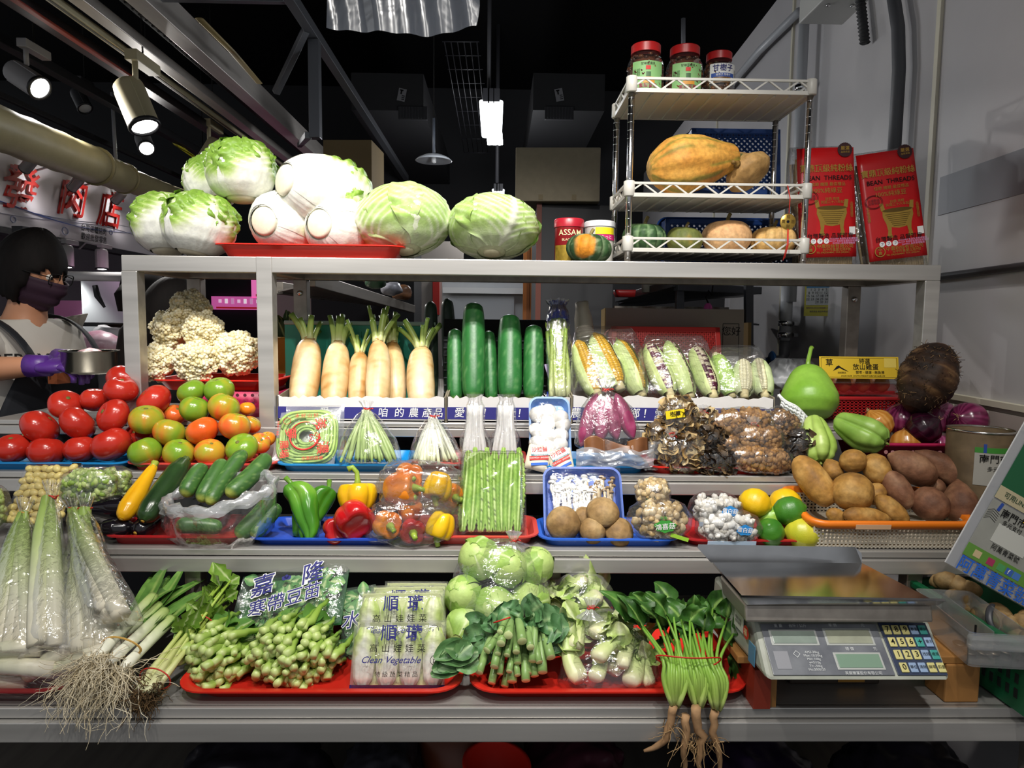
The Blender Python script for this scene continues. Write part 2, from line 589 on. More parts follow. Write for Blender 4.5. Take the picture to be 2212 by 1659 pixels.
beam('ceiling_beam','thin dark rail behind the leftmost spotlight',-2.75,2.66,.03,.03,.5,6.6,RAILD)
beam('cable_tray','black slotted cable tray beside the wide ceiling beam',-1.60,2.83,.12,.02,.5,6.2,RAILD,'cable tray')
_ct=bpy.data.objects['cable_tray']
for i in range(46):
 MB().box((0,.9+i*.06,-.012),(.09,.012,.004)).build('slot_bar',M('slot_grey','#2e2e31',.5),_ct,smooth=False)
beam('red_strip','dull red strip fixed on the ceiling rail',-1.985,2.735,.03,.012,2.9,4.0,M('dull_red','#8e3a30',.5),'strip')
fr=thing('ceiling_truss','dark steel frame with post and diagonal brace hanging over the stall back','frame',(-.87,3.38,2.3))
FRM=M('frame_steel','#6d6f74',.4,.8)
def fbox(name,A,B,w=.045,mat=FRM):
 A,B=Vector(A),Vector(B)
 L=(B-A).length
 b=MB().box((0,0,L/2),(w,w,L)).xform(Matrix.Translation(-fr.location)@axis_mat(A,B))
 return b.build(name,mat,fr,smooth=False,bevel=.002)
fbox('long_rail',(-.87,1.2,2.77),(-.87,6.6,2.77))
fbox('hanging_post',(-.87,3.38,2.30),(-.87,3.38,2.745),.05)
fbox('brace',P(596,200,3.5),P(662,62,3.3),.03)
fbox('lower_rail',(-.90,3.36,2.31),(-1.40,5.0,2.66),.03)
fbox('cross_rail',(-1.42,3.05,2.78),(-.88,3.05,2.78),.03)
_b=MB().tube([P(430,40,3.0),P(500,110,3.4),P(560,180,3.9)],.018,6,flat=.3)
tag(_b.build('cable_trunking',M('beige_trunk','#8a7a4e',.6)),'beige cable trunking lying on top of the wide beam','trunking')
TRACKM=M('track_cream','#b5ac8c',.45)
track=thing('lamp_track','cream lamp track running back along the left ceiling','track',(-1.835,.4,2.745))
MB().box((0,3.1,0),(.035,6.2,.03)).build('channel',TRACKM,track,smooth=False,bevel=.002)
MB().box((0,3.1,-.0155),(.012,6.2,.003)).build('slot',M('track_slot','#3c382c',.6),track,smooth=False)
LENS=M('lamp_lens','#ffffff',.3,emit=((1,.98,.95),14))
LENSD=M('lamp_lens_dim','#e8e8e8',.3)
def spot_head(name,label,loc,aim,size=1.0,lit=True,col=TRACKM,arm_up=.07,group=None,adapter=True,seg=20):
 """a track spotlight: adapter, stem, cylindrical body with cooling fins, bezel and lens"""
 t=thing(name,label,'spotlight',loc,None,group)
 s=size
 if adapter:
  MB().box((.0,.05*s,arm_up*s+.02),(.038*s,.15*s,.032*s)).build('adapter',col,t,smooth=False,bevel=.003)
 MB().tube([(0,0,.02*s),(0,0,arm_up*s+.01)],.009*s,8).build('stem',col,t)
 if name=='track_spotlight':
  MB().tube([(0,.05*s,arm_up*s+.03),(0,.05*s,3.9-loc[2])],.004,6).build('suspension_wire',INK,t)
 if name in('sign_spotlight','shop_downlight'):
  MB().tube([(0,.02,arm_up*s+.02),(-.10,.02,arm_up*s+.04),(SIGNX-loc[0]+.01,.02,min(arm_up*s,2.36-loc[2]))],.006,6).build('wall_arm',col,t)
 m=axis_mat(Vector((0,0,-.035*s)),Vector((0,0,-.035*s))+Vector(aim))
 L,r=.15*s,.045*s
 b=MB().lathe([(0,-L*.55),(r*.8,-L*.55),(r*.95,-L*.5),(r,-L*.4),(r,L*.42),(r*1.04,L*.44)],seg,cap1=False).xform(m)
 b.build('body',col,t,sharp=40)
 for k in range(3):
  a=k*2.1
  MB().box((r*math.cos(a),r*math.sin(a),0),(.003*s,.003*s,L*.85)).xform(m).build('fin',col,t,smooth=False)
 MB().lathe([(r*1.04,L*.42),(r*1.07,L*.46),(r*1.0,L*.5),(r*.86,L*.5),(r*.84,L*.42)],seg,cap0=False,cap1=False).xform(m).build('bezel',M('bezel_black','#1c1c1e',.4),t)
 if lit:
  lamp('spotlight_beam','SPOT',Vector(loc)+Vector((0,0,-.035*s))+Vector(aim).normalized()*.11*s,26*s*s,(1,.97,.93),Vector(loc)+Vector(aim),.03,100,.7)
 MB().lathe([(r*.85,L*.45),(r*.5,L*.475),(0,L*.48)],seg,cap0=False,cap1=False).xform(m).build('lens',LENS if lit else LENSD,t)
 return t
GREYL=M('lamp_grey','#9a9797',.45)
spot_head('track_spotlight','large beige track spotlight hanging left of the napa cabbages',P(294,205,3.45),(.35,-.15,-.75),1.55,True,TRACKM,.10)
spot_head('track_spotlight','beige track spotlight half hidden behind the topmost napa cabbage',P(452,322,4.9),(-.4,-.2,-.8),1.5,False,TRACKM,.10)
spot_head('track_spotlight','pale grey spotlight shining at the upper left of the ceiling',P(58,152,3.5),(.8,-.25,-.5),1.25,True,GREYL,.08)
spot_head('track_spotlight','small bright spotlight below the large beige one',P(312,296,5.0),(.5,-.7,-.6),1.2,True,GREYL,.08)
spot_head('track_spotlight','unlit dark spotlight between the two upper left lamps',P(175,205,5.2),(.5,-.3,-.8),1.1,False,M('lamp_dark','#3a3a3c',.5),.08)
spot_head('track_spotlight','grey spotlight behind the green napa leaf, unlit',P(432,364,6.0),(-.6,-.3,-.6),1.3,False,GREYL,.08)
SIGNX=-2.62
for px,py,lb in((62,345,'leftmost small lamp lighting the shop sign'),(163,388,'second small lamp from the left over the shop sign'),(256,418,'third small lamp from the left over the shop sign'),(318,436,'small sign lamp nearest the napa cabbages')):
 yy=1500*2.45/(1076-px)
 spot_head('sign_spotlight',lb,P(px,py,yy),(-.75,.3,-.55),.62,False,GREYL,.08,'lamps over the shop sign',True,14)
 lamp('sign_lamp_light','SPOT',P(px,py,yy)+Vector((-.02,0,-.05)),22,(1,.97,.97),(SIGNX,yy+.05,2.18),.02,95,.8)
for px,py,yy,lb in((143,545,4.0,'small lit downlight under the shop sign, left one'),(219,552,4.4,'small lit downlight under the shop sign, right one')):
 spot_head('shop_downlight',lb,P(px,py,yy),(.05,-.1,-1),.8,True,GREYL,.05)
_r=MB().tube([P(242,200,4.6),P(250,350,4.6)],.011,8)
tag(_r.build('hanging_rod',GREYP),'thin grey rod holding up the wrapped duct','rod')
_y=MB().hexa([P(372,308,5.4),P(462,366,6.4),P(462,372,6.4),P(376,313,5.4),P(385,313,5.38),P(462,352,6.38),P(462,358,6.4),P(385,317,5.4)])
tag(_y.build('yellow_sign',M('yellow_board','#d8cf3a',.5),smooth=False),'yellow sign edge seen between the lamps and the green napa leaf','sign')
duct=thing('wrapped_duct','beige paper-wrapped duct slung along the top of the shop sign','duct',P(0,275,3.0))
DUCTM=M('kraft_wrap','#b5aa82',.45,noise=(9,.12),bump=(14,.25,.01))
def dseg(px0,py0,px1,py1,r):
 x=-2.15
 a=P(px0,py0,-1500*x/(1076-px0));b=P(px1,py1,-1500*x/(1076-px1))
 n=14
 pts=[a.lerp(b,k/(n-1))-duct.location for k in range(n)]
 rr=[r*(1+.03*math.sin(k*2.3))for k in range(n)]
 MB().tube(pts,rr,20).build('duct_section',DUCTM,duct)
 MB().tube([pts[-1],pts[-1]+(pts[1]-pts[0])*.2],r*1.08,20).build('wrap_band',M('wrap_band','#9a8d63',.5),duct)
dseg(-120,232,205,358,.092);dseg(195,355,268,385,.08);dseg(262,383,392,432,.068)
# ------ butcher's sign and shop at the left
SIGNM=M('sign_white','#c9c3c6',.4)
sgn=thing('shop_sign','long white shop sign with big slanted red characters','sign',(SIGNX,4.2,1.92))
zb,zt=0.0,.45
MB().box((-.03,.15,(zb+zt)/2),(.06,3.2,zt-zb)).build('sign_board',SIGNM,sgn,smooth=False,bevel=.004)
MB().box((-.02,.15,-.02),(.08,3.2,.03)).build('sign_edge',DARKB,sgn,smooth=False)
SM=RZ(PI/2)@RX(PI/2)
REDCH=M('sign_red','#b3261f',.4)
SHAD=M('sign_char_side','#3a1715',.5)
for k,(chx,px,py)in enumerate((('旺',-38,352),('發',62,412),('肉',172,430),('店',250,458))):
 yy=1500*2.62/(1076-px)
 p=P(px,py,yy)-sgn.location
 V,f=text_mesh(chx,.27,.012,'CENTER',1.0,.35)
 V=V.copy();V[:,0]*=1.0
 b=MB()
 for lift in(0,.02):
  W=V.copy();W[:,2]=lift
  b.add(W,f)
 o=b.xform(Matrix.Translation((.004,p.y,p.z))@SM).build('sign_character',REDCH,sgn,smooth=False)
for k,s in enumerate(('台灣溫體豬肉','歡迎批發零售')):
 lett(sgn,s,.048,INK,Matrix.Translation((.003,1500*2.62/(1076-222)-4.2,.09-k*.055))@SM,.006,shear=.2)
for k,(r,z0)in enumerate(((.012,.12),(.006,.14),(.005,.10))):
 pts=[(.004,-1.4+i*.12,z0+.03*math.sin(i*.35+k))for i in range(24)]
 MB().tube(pts,[r*(1-abs(i-11)/13)+.001 for i in range(24)],6,flat=.1).build('printed_swoosh',M('swoosh%d'%k,('#6f86c8','#9aa0b4','#b9bcd0')[k],.5),sgn)
for yy,z,r in((-.95,.05,.022),(-.55,.055,.02),(-.35,.05,.016),(.1,.045,.022),(.6,.1,.014),(.3,.30,.018),(-1.2,.06,.015)):
 th=np.linspace(0,2*PI,17)
 MB().tube([(.004,yy+1.3*r*math.cos(a),z+r*math.sin(a))for a in th],.003,5,caps=False).build('printed_bubble',M('bubble','#8b8fa6',.5),sgn)
shopw=struct(MB().box((-3.9,5.4,1.2),(.1,5.0,2.4)).build('wall_left',M('shop_wall','#77757a',.6),smooth=False))
PINK=M('pink_panel','#a0668a',.5,emit=('#c0639a',.06))  # faint pink glow put into the panel material, the panel is no lamp
pnl=tag(MB().box((0,0,0),(.55,.05,P(205,650,4.5).z)).build('pink_backdrop',PINK,smooth=False,loc=Vector((P(200,690,4.5).x,4.5,P(205,650,4.5).z/2))),'wall panel with a pink glow put into its colour, behind the masked shop worker','panel')
lamp('meat_case_light','AREA',P(330,560,4.1),2.5,(1,.55,.82),P(330,720,4.2),.5)
fz=tag(MB().box((0,0,0),(.26,.4,P(215,588,4.05).z)).build('fridge',M('fridge_grey','#9fa5a8',.35),smooth=False,bevel=.02,loc=Vector((P(222,640,4.05).x,4.25,P(215,588,4.05).z/2))),'pale grey steel fridge behind the worker beside the pink panel','fridge')
cab=thing('shop_shelf_unit','dark shelf unit with hooks behind the masked worker','shelf unit',P(160,700,3.4))
MB().box((-.18,0,(.45-cab.location.z)/2),(.05,.2,.45+cab.location.z)).build('upright',DARKB,cab,smooth=False)
for z in(.22,.0,-.12):
 MB().box((.05,0,z),(.5,.2,.018)).build('shelf_board',DARKB,cab,smooth=False)
for k in range(7):
 x=-.02+k*.045
 MB().tube([(x,-.11,-.10),(x,-.11,-.15),(x+.012,-.11,-.17),(x+.02,-.11,-.15)],.003,6).build('hook',CHROME,cab)
pr=thing('paper_roll','white paper roll on a rail above the pink panel','paper roll',P(185,597,3.3))
MB().tube([(-.12,0,0),(.18,0,0)],.022,14).build('roll',M('paper_white','#d8d4d4',.7),pr)
MB().tube([(-.16,0,.04),(-.16,0,.0),(.21,0,.0),(.21,0,.05)],.004,6).build('rail',DARKB,pr)
bb=MB()
kn=tag(MB().tube([(0,0,.05),(.01,0,0),(.04,0,-.05)],[.012,.014,.006],8).build('hanging_knife',DARKB,loc=P(206,640,3.28)),'black handled tool hanging behind the masked worker','tool')
for k,(px,py,w,h,cl,lb)in enumerate(((610,625,.55,.16,'#d76aa8','bright pink market sign seen under the overhead shelf at the left'),(530,655,.6,.12,'#b0508c','pink lit meat display far behind the cauliflowers'))):
 o=tag(MB().box((0,0,0),(w*1.18,.04,h*1.18)).build('market_sign',M('pink_sign%d'%k,cl,.5,emit=(cl,.9)),smooth=False,loc=P(px,py,7.57)),lb,'sign')
 MB().box((0,-.025,-h*.42),(w,.01,h*.16)).build('red_edge',M('red_edge','#b32030',.5,emit=('#c02030',.4)),o,smooth=False)
 for j in range(9):
  MB().box((-w/2+.04+j*w/9,-.025,.02),(.03,.006,h*(.3+.3*((j*7)%3)/3))).build('bright_tile',M('pale_tile%d'%(j%3),('#e9c4dd','#f0e0ea','#cc8ab8')[j%3],.5,emit=(('#e9c4dd','#f0e0ea','#cc8ab8')[j%3],.7)),o,smooth=False)
# ------ centre background: pendant lamps, boxes
TUBE=M('tube_glow','#ffffff',.3,emit=((.93,.97,1.0),20))
def pendant(label,px,pyt,pyb,y,w):
 top,bot=P(px,pyt,y),P(px,pyb,y)
 h=(top-bot).length
 t=thing('pendant_lamp',label,'lamp',tuple(bot))
 MB().tube([(-.01,0,h+.03),(-.012,0,h+1.1*y/4)],.008*y/3,8).build('drop_rod',DARKB,t)
 MB().hexa([(-w*.55,-.03,h*.96),(w*.55,-.03,h*.96),(w*.55,.05,h*.96),(-w*.55,.05,h*.96),(-w*.3,-.02,h*1.08),(w*.3,-.02,h*1.08),(w*.3,.04,h*1.08),(-w*.3,.04,h*1.08)]).build('housing',DARKB,t,smooth=False)
 MB().hexa([(-w*.75,.02,.04),(w*.9,.02,.04),(w*.9,.05,.04),(-w*.75,.05,.04),(-w,.02,h*.94),(w,.02,h*.94),(w,.05,h*.94),(-w,.05,h*.94)]).build('reflector',M('reflector','#ffffff',.3,emit=((.9,.96,1),5)),t,smooth=False,bevel=.01)
 for sx in(-.4,0.0,.45):
  MB().tube([(w*sx+.02,0,0),(w*sx,0,h*.95)],.013,10).build('tube',TUBE,t)
 for sx in(-.4,.0,.45):
  MB().box((w*sx,-.012,h*.95),(.03,.05,.06)).build('socket',DARKB,t,smooth=False)
 return t
pendant('glowing white tube pendant lamp hanging in the dark centre',1060,205,312,3.4,.058)
pendant('small glowing tube lamp just above the right-hand cabbage',1076,405,432,6.0,.055)
lamp('pendant_light','POINT',P(1062,330,3.3),10,(.92,.96,1),size=.12)
lamp('pendant_light','POINT',P(1070,450,5.3),28,(.95,.97,1),size=.15)  # extra light ahead of the small pendant, added to brighten the partition
dl=thing('dish_lamp','grey shallow dish pendant lamp above the left cabbage','lamp',P(937,345,3.9))
MB().lathe([(.0,.028),(.02,.03),(.05,.024),(.085,.008),(.1,-.006),(.096,-.008),(.05,.015),(0,.02)],32).build('dish',M('dish_grey','#c5c9cf',.4),dl)
MB().tube([(0,0,.02),(0,0,.22)],.008,8).build('rod',M('rod_grey','#5d626c',.45),dl)
MB().tube([(0,0,.22),(0,0,3.9-dl.location.z)],.003,6).build('cable',INK,dl)
MB().lathe([(.0,-.02),(.012,-.015),(.014,0),(.012,.015)],10).build('bulb',LENSD,dl)
for px,py,lb in((868,205,'left white arrow label on the dark ceiling duct'),(1208,205,'right white arrow label on the dark ceiling duct')):
 o=tag(MB().box((0,0,0),(.055,.003,.085)).build('arrow_label',M('label_grey','#77777a',.6),smooth=False,loc=P(px,py,4.99),rot=(0,.2 if px<1000 else-.2,0)),lb,'label')
 MB().box((-.006,-.003,.018),(.010,.002,.03)).build('arrow',INK,o,smooth=False)
 MB().box((-.006,-.003,.03),(.024,.002,.008)).build('arrow_head',INK,o,smooth=False)
 for r in range(3):
  MB().box((.012,-.003,-.005-r*.012),(.02,.002,.005)).build('printed_line',INK,o,smooth=False)
DUCTD=M('duct_dark','#0d0d10',.65)
tag(MB().box((0,1.6,0),(.5,3.2,.25)).build('ceiling_duct',DUCTD,smooth=False,loc=P(850,200,4.95)+Vector((-.05,.05,.02))),'black rectangular air duct on the left of the dark ceiling','duct')
tag(MB().box((0,1.6,0),(.5,3.2,.25)).build('ceiling_duct',DUCTD,smooth=False,loc=P(1215,200,4.95)+Vector((.05,.05,.02))),'black rectangular air duct on the right of the dark ceiling','duct')
for px,lb in((892,'dark ribbed air grille on the left ceiling duct'),(1208,'dark ribbed air grille on the right ceiling duct')):
 g=thing('air_grille',lb,'grille',P(px,245,4.975))
 MB().box((0,0,0),(.2,.03,.09)).build('frame',M('grille_dark','#1a1a1e',.5),g,smooth=False,bevel=.004)
 for k in range(9):
  MB().box((-.08+k*.02,-.018,0),(.006,.01,.075)).build('slat',M('grille_slat','#26262b',.5),g,smooth=False)
wm=MB()
for k in range(6):
 wm.tube([P(960+k*14,90,3.9),P(1003+k*10,330,6.8)],.003,4)
for k in range(9):
 yy=3.9+k*.36;py=90+k*30
 wm.tube([P(955+k*6,py,yy),P(1035+k*4,py,yy)],.003,4)
tag(wm.build('ceiling_mesh',M('mesh_grey','#2b2b31',.5)),'faint wire mesh under the black ceiling','mesh')
def carton(name,label,loc,size,rotz,mat,flaps=False,extra=None,tape=False):
 t=thing(name,label,'box',loc,(0,0,rotz))
 w,d,h=size
 MB().box((0,0,h/2),(w,d,h)).build('body',mat,t,smooth=False,bevel=.004)
 if tape:
  MB().box((0,-d/2-.001,h*.5),(.05,.0015,h*.98)).build('tape',M('tape_brown','#9c8458',.4),t,smooth=False)
 if extra:
  extra(t,w,d,h)
 return t
def hole_x(t,w,d,h):
 MB().box((w/2+.001,0,h*.55),(.002,.07,.035)).build('hand_hole',INK,t,smooth=False,bevel=.008)
a=P(1118,438,2.75);b=P(1298,438,2.75)
c=carton('cardboard_box','large plain cardboard box standing behind the red drink tin',(a+b)/2+Vector((.0,.14,0)),((b-a).length,.34,P(1118,322,2.75).z-a.z),-.06,CARDG,extra=hole_x)
for sx_ in(-.32,.32):
 MB().box((sx_*.2,-.171,.016),(.018,.001,.02)).build('box_flap_mark',M('flap_mark','#7d7058',.8),c,smooth=False)
a=P(700,395,4.65);b=P(806,395,4.65)
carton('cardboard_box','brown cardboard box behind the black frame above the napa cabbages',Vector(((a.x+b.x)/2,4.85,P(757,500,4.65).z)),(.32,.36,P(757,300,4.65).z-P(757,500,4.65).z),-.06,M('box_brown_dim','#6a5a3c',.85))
a=P(770,440,4.75)
sr=tag(MB().box((0,0,0),(.68,.45,P(757,500,4.65).z-.004)).build('storage_unit',M('storage_dark','#141416',.8),smooth=False,loc=Vector((P(785,500,4.7).x,4.88,(P(757,500,4.65).z-.004)/2))),'tall dark storage unit behind the stall, under the brown boxes','storage unit')
a.z=P(757,500,4.65).z+.2
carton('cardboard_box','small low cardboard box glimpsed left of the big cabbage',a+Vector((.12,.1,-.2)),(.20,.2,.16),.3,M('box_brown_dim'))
cbz=P(1208,438,2.75).z-.004
cb=thing('cabinet','dark cabinet under the cardboard box behind the stall','cabinet',(P(1245,470,2.75).x,2.94,0))
MB().box((0,0,cbz/2),(.31,.36,cbz)).build('body',M('cabinet_dark','#232428',.6),cb,smooth=False,bevel=.005)
MB().box((-.145,-.185,cbz/2),(.02,.012,cbz)).build('edge_strip',M('cabinet_edge','#5f2a1c',.6),cb,smooth=False)
wd=thing('wooden_door','orange-brown panelled wooden door seen under the overhead shelf','door',P(1151,690,3.6))
MB().box((0,0,0),(.105,.04,.75)).build('door_leaf',M('door_wood','#a8642c',.5,noise=(10,.3),stretch=(1,1,.1)),wd,smooth=False)
for x in(-.028,.012):
 MB().box((x,-.022,0),(.014,.01,.75)).build('moulding',M('door_wood_dark','#7c4519',.5),wd,smooth=False)
wp=thing('wall_cupboard','pale grey metal cupboard with a sliding panel behind the cucumbers','cupboard',P(1045,690,3.7))
MB().box((0,.05,.0),(.44,.1,.5)).build('body',M('cupboard_grey','#a3a5a8',.4),wp,smooth=False)
MB().box((-.02,-.01,-.04),(.36,.02,.32)).build('panel',M('cupboard_panel','#8c8f94',.35),wp,smooth=False)
MB().box((0,-.02,.15),(.43,.03,.03)).build('rail',M('cupboard_rail','#c9cacb',.4),wp,smooth=False)
tag(MB().box((0,0,0),(1.5,.04,1.2)).build('partition',M('partition_pale','#aca39b',.6),smooth=False,loc=P(790,690,5.4)),'pale partition board far behind the white radishes','partition')
tag(MB().box((0,0,0),(.05,.02,.28)).build('red_banner',REDINK,smooth=False,loc=P(942,640,5.37)),'narrow red banner hanging behind the grey cupboard','banner')
def rack_beam(par,A,B,w=.04,h=.045,mat=STEELD,nm='beam'):
 A,B=Vector(A),Vector(B)
 L=(B-A).length
 d=(B-A).normalized()
 m=frame_mat((A+B)/2-par.location,d,(0,0,1))
 return MB().box((0,0,0),(L,h,w)).xform(m).build(nm,mat,par,smooth=False,bevel=.002)
rk=thing('rear_rack','steel rack set at an angle behind the white radishes','rack',P(640,760,2.6))
A=P(668,604,2.3);B=P(890,668,4.2)
rack_beam(rk,A,B,nm='angled_beam')
rack_beam(rk,P(600,622,2.7),P(830,655,4.6),nm='angled_beam')
for px,py,yy in((812,640,3.3),(883,665,4.1),(772,655,4.0)):
 rack_beam(rk,P(px,py,yy),Vector((P(px,py,yy).x,yy,0)),.035,.035,nm='post')
MB().add([list(P(*q)-rk.location)for q in((668,612,2.3),(890,673,4.2),(830,660,4.5),(600,628,2.7))],[(0,1,2,3)]).build('shelf_plate',STEELD,rk,smooth=False,solid=.006)
for k,(px,py,yy,r,cl,lb)in enumerate(((795,606,3.4,.035,'#7a2a26','dark red vegetable on the rear rack under the shelf'),(812,618,3.3,.04,'#2b4a30','dark green vegetable on the rear rack under the shelf'),(845,632,3.6,.05,'#9a9aa2','crinkled grey bag on the rear rack under the shelf'),(868,640,3.8,.05,'#7a5236','brown bag lying on the rear rack end'))):
 th=np.linspace(0,2*PI,18,endpoint=False);ph=np.linspace(.01,PI-.01,12)
 D=np.stack([np.sin(ph)[:,None]*np.cos(th),np.sin(ph)[:,None]*np.sin(th),np.cos(ph)[:,None]*np.ones_like(th)],-1)
 D=D*(1+.18*nz(D,4,k,2))[...,None]*np.array([1.2,1,.8])*r
 tag(MB().grid(D,cv=True,cap0=True,cap1=True).build('rear_produce',M('rear_prod%d'%k,cl,.4,noise=(30,.5)),loc=P(px,py,yy)+Vector((0,0,.02))),lb,'produce')
rr=thing('rear_shelf','dark steel shelf on posts behind the red crate','shelf',P(1450,700,2.9))
for A,B in((P(1335,646,3.3),P(1460,612,2.7)),(P(1460,620,2.7),P(1640,628,2.9)),(P(1335,660,3.35),P(1640,628,3.3))):
 rack_beam(rr,A,B,.03,.03,M('rack_grey','#4b4d52',.4,.6))
for px in(1468,1617):
 rack_beam(rr,P(px,612,2.75),P(px,760,2.75),.03,.03,M('rack_grey'),'post')
MB().add([list(P(*q)-rr.location)for q in((1335,654,3.35),(1460,618,2.72),(1640,632,2.9),(1600,640,3.5))],[(0,1,2,3)]).build('shelf_plate',M('rack_grey'),rr,smooth=False,solid=.006)
MB().add([list(P(*q)-rr.location)for q in((1330,690,3.35),(1460,690,2.72),(1640,700,2.9),(1600,690,3.5))],[(0,1,2,3)]).build('lower_plate',M('rack_grey'),rr,smooth=False,solid=.006)
tag(loft_rr([(.12,.08,.02,0),(.15,.1,.02,.03),(.14,.09,.02,.03),(.11,.07,.02,.006)]).build('small_red_tray',REDD,loc=P(1360,642,3.1)),'small red tray on the dark rear shelf','tray')
tag(MB().lathe([(.0,0),(.05,0),(.052,.1),(.048,.105),(0,.105)],20).build('white_tub',M('tub_white','#bdb9ad',.5),loc=P(1412,632,2.95)),'pale tub standing on the dark rear shelf','tub')
tag(MB().box((0,0,0),(.5,.12,.06)).build('goods_pile',M('goods_brown','#6d5a4c',.6,noise=(30,.5),col2='#b8b2aa'),smooth=False,loc=P(1440,678,3.0)),'row of brown packets stored behind the red crate','packets')
tag(MB().box((0,0,0),(1.14,.03,1.9)).build('rear_board',M('rear_board_dark','#3d3c3e',.5),smooth=False,loc=(.79,4.2,.95)),'dark board closing the space behind the stall on the right','board')
pb=thing('pink_plastic_bag','pink plastic bag hung on a black hook behind the red crate','bag',P(1530,655,2.72))
MB().tube([(0,0,.0),(-.01,0,.02),(0,0,.05),(.012,0,.03),(.016,0,.075)],.003,6).build('hook',INK,pb)
MB().grid(np.array([[(r*(1+.35*math.sin(7*a))*math.cos(a),.6*r*math.sin(a),z)for a in np.linspace(0,2*PI,42,endpoint=False)]for r,z in((.006,.0),(.012,-.01),(.016,-.04),(.024,-.08),(.032,-.13),(.03,-.16))]),cv=True,cap1=True).build('bag_body',M('pink_film','#c84f9c',.4,sss=.2),pb)
# ------ right wall fittings
PIPEW=M('pipe_pale','#b5b7bb',.4)
PIPEG=M('pipe_grey','#55565a',.5)
def wp_(px,py,off=.03):
 """point near the right wall seen at a pixel"""
 y=2.0
 for _ in range(30):
  p=P(px,py,y)
  d=Vector((p.x,p.y))
  k=(1.285-.045*1.85-off)/(p.x/y-.045)
  y=k
 return P(px,py,y)
def pipe(name,label,pts,r,mat,clamps=(),cat='pipe'):
 pts=[Vector(p)for p in pts]
 t=thing(name,label,cat,tuple(pts[-1]))
 MB().tube([p-t.location for p in pts],r,14).build('pipe_run',mat,t)
 for c in clamps:
  a=Vector(c)
  MB().lathe([(r*1.06,-.012),(r*1.25,-.01),(r*1.25,.01),(r*1.06,.012)],16,cap0=False,cap1=False).xform(Matrix.Translation(a-t.location)).build('clamp',CHROME,t)
  MB().box(a-t.location+Vector((r*1.6,-.01,0)),(.02,.012,.016)).build('clamp_bolt',CHROME,t,smooth=False)
 return t
v=wp_(1735,100,.06)
pipe('water_pipe','pale vertical pipe with a clamp behind the rack and red packets',[(v.x,v.y,3.0),(v.x,v.y,1.55)],.021,PIPEW,[(v.x,v.y,v.z-.17)])
pipe('water_pipe','pale slanting pipe descending from the metal box to the jars',[wp_(1726,25,.05),wp_(1640,110,.05),wp_(1560,205,.05)],.018,PIPEW)
v=wp_(1700,640,.07)
tp=pipe('water_pipe','pale pipe with a grey elbow and tap under the overhead shelf',[(v.x,v.y,1.66),(v.x,v.y,1.38)],.026,PIPEW,[(v.x,v.y,1.455),(v.x,v.y,1.405)])
MB().tube([Vector(q)for q in((0,0,.0),(0,0,-.06),(-.01,0,-.085),(-.05,0,-.09))],.022,12).build('elbow',PIPEG,tp)
MB().tube([(-.05,0,-.09),(-.15,0,-.09)],[.016,.012],12).build('tap_body',CHROME,tp)
MB().lathe([(.0,0),(.035,.002),(.04,.008),(.035,.014),(0,.016)],20).xform(Matrix.Translation((-.07,-.02,-.085))@RY(PI/2)).build('tap_wheel',M('tap_blue','#2a5f9a',.4),tp)
MB().tube([(-.15,0,-.09),(-.15,0,-.04),(-.145,-.01,-.02)],.009,8).build('tap_spout',CHROME,tp)
v=wp_(1942,150,.04)
pipe('conduit','thick dark grey conduit bending down the right wall',[wp_(1925,-40,.04),wp_(1940,60,.04),(v.x,v.y,v.z),(v.x,v.y,1.75)],.02,PIPEG,(),'conduit')
v=wp_(1868,60,.03)
cr=[wp_(1855,-30,.03),wp_(1862,30,.03),wp_(1868,92,.03)]
t=pipe('corrugated_hose','short black corrugated hose ending in a cream strip',cr,.015,M('hose_black','#2c2c2e',.6),(),'hose')
for k in range(16):
 q=cr[0].lerp(cr[2],k/15)-t.location
 MB().lathe([(.0155,-.003),(.019,0),(.0155,.003)],12,cap0=False,cap1=False).xform(Matrix.Translation(q)).build('ridge',M('hose_black'),t)
mbx=thing('wall_box','grey metal junction box fixed high on the right wall','junction box',wp_(1790,20,.1))
MB().box((.02,0,.12),(.17,.22,.26)).build('casing',M('box_grey','#b8b8b4',.4),mbx,smooth=False,bevel=.004)
for x in(-.03,.06):
 MB().lathe([(0,-.006),(.008,-.005),(.008,0)],10).xform(Matrix.Translation((x,-.06,-.011))).build('screw',CHROME,mbx)
v=wp_(1775,648,.02)
cal=thing('calendar_sheet','yellow-edged calendar sheet taped to the right wall under the shelf','calendar',tuple(v))
cm=frame_mat((0,0,0),(.045,1,0),(0,0,1))@RY(PI)
cm=frame_mat((0,0,0),(-.35,-.94,0),(0,0,1))
cm=frame_mat((0,0,0),(.75,-.66,0),(0,0,1))
cw,chh=.135,.13
MB().box((0,0,0),(cw,chh,.001)).xform(cm).build('sheet',M('calendar_yellow','#c9c24e',.5),cal,smooth=False)
MB().box((0,.02,.001),(cw*.9,chh*.62,.001)).xform(cm).build('date_panel',M('calendar_white','#cfd2d2',.5),cal,smooth=False)
MB().box((0,.055,.0015),(cw*.9,.012,.001)).xform(cm).build('month_bar',M('calendar_blue','#4f8fc0',.5),cal,smooth=False)
lett(cal,'\n'.join([' 1  2  3  4  5  6  7',' 8  9 10 11 12 13 14','15 16 17 18 19 20 21','22 23 24 25 26 27 28','29 30 31']),.014,INK,cm@T(0,.016,.0018),line=.9)
lett(cal,'服務地址:台北市南昌路二段55號',.0075,M('purple_ink','#6a3a7a',.6),cm@T(-.006,-.032,.0012))
lett(cal,'服務電話 歡迎來電洽詢',.0075,NAVYINK,cm@T(-.006,-.047,.0012))
n,mm=40,14
U=np.linspace(0,1,n);Vv=np.linspace(0,1,mm)
a,b=P(705,60,1.7),P(1030,60,1.7)
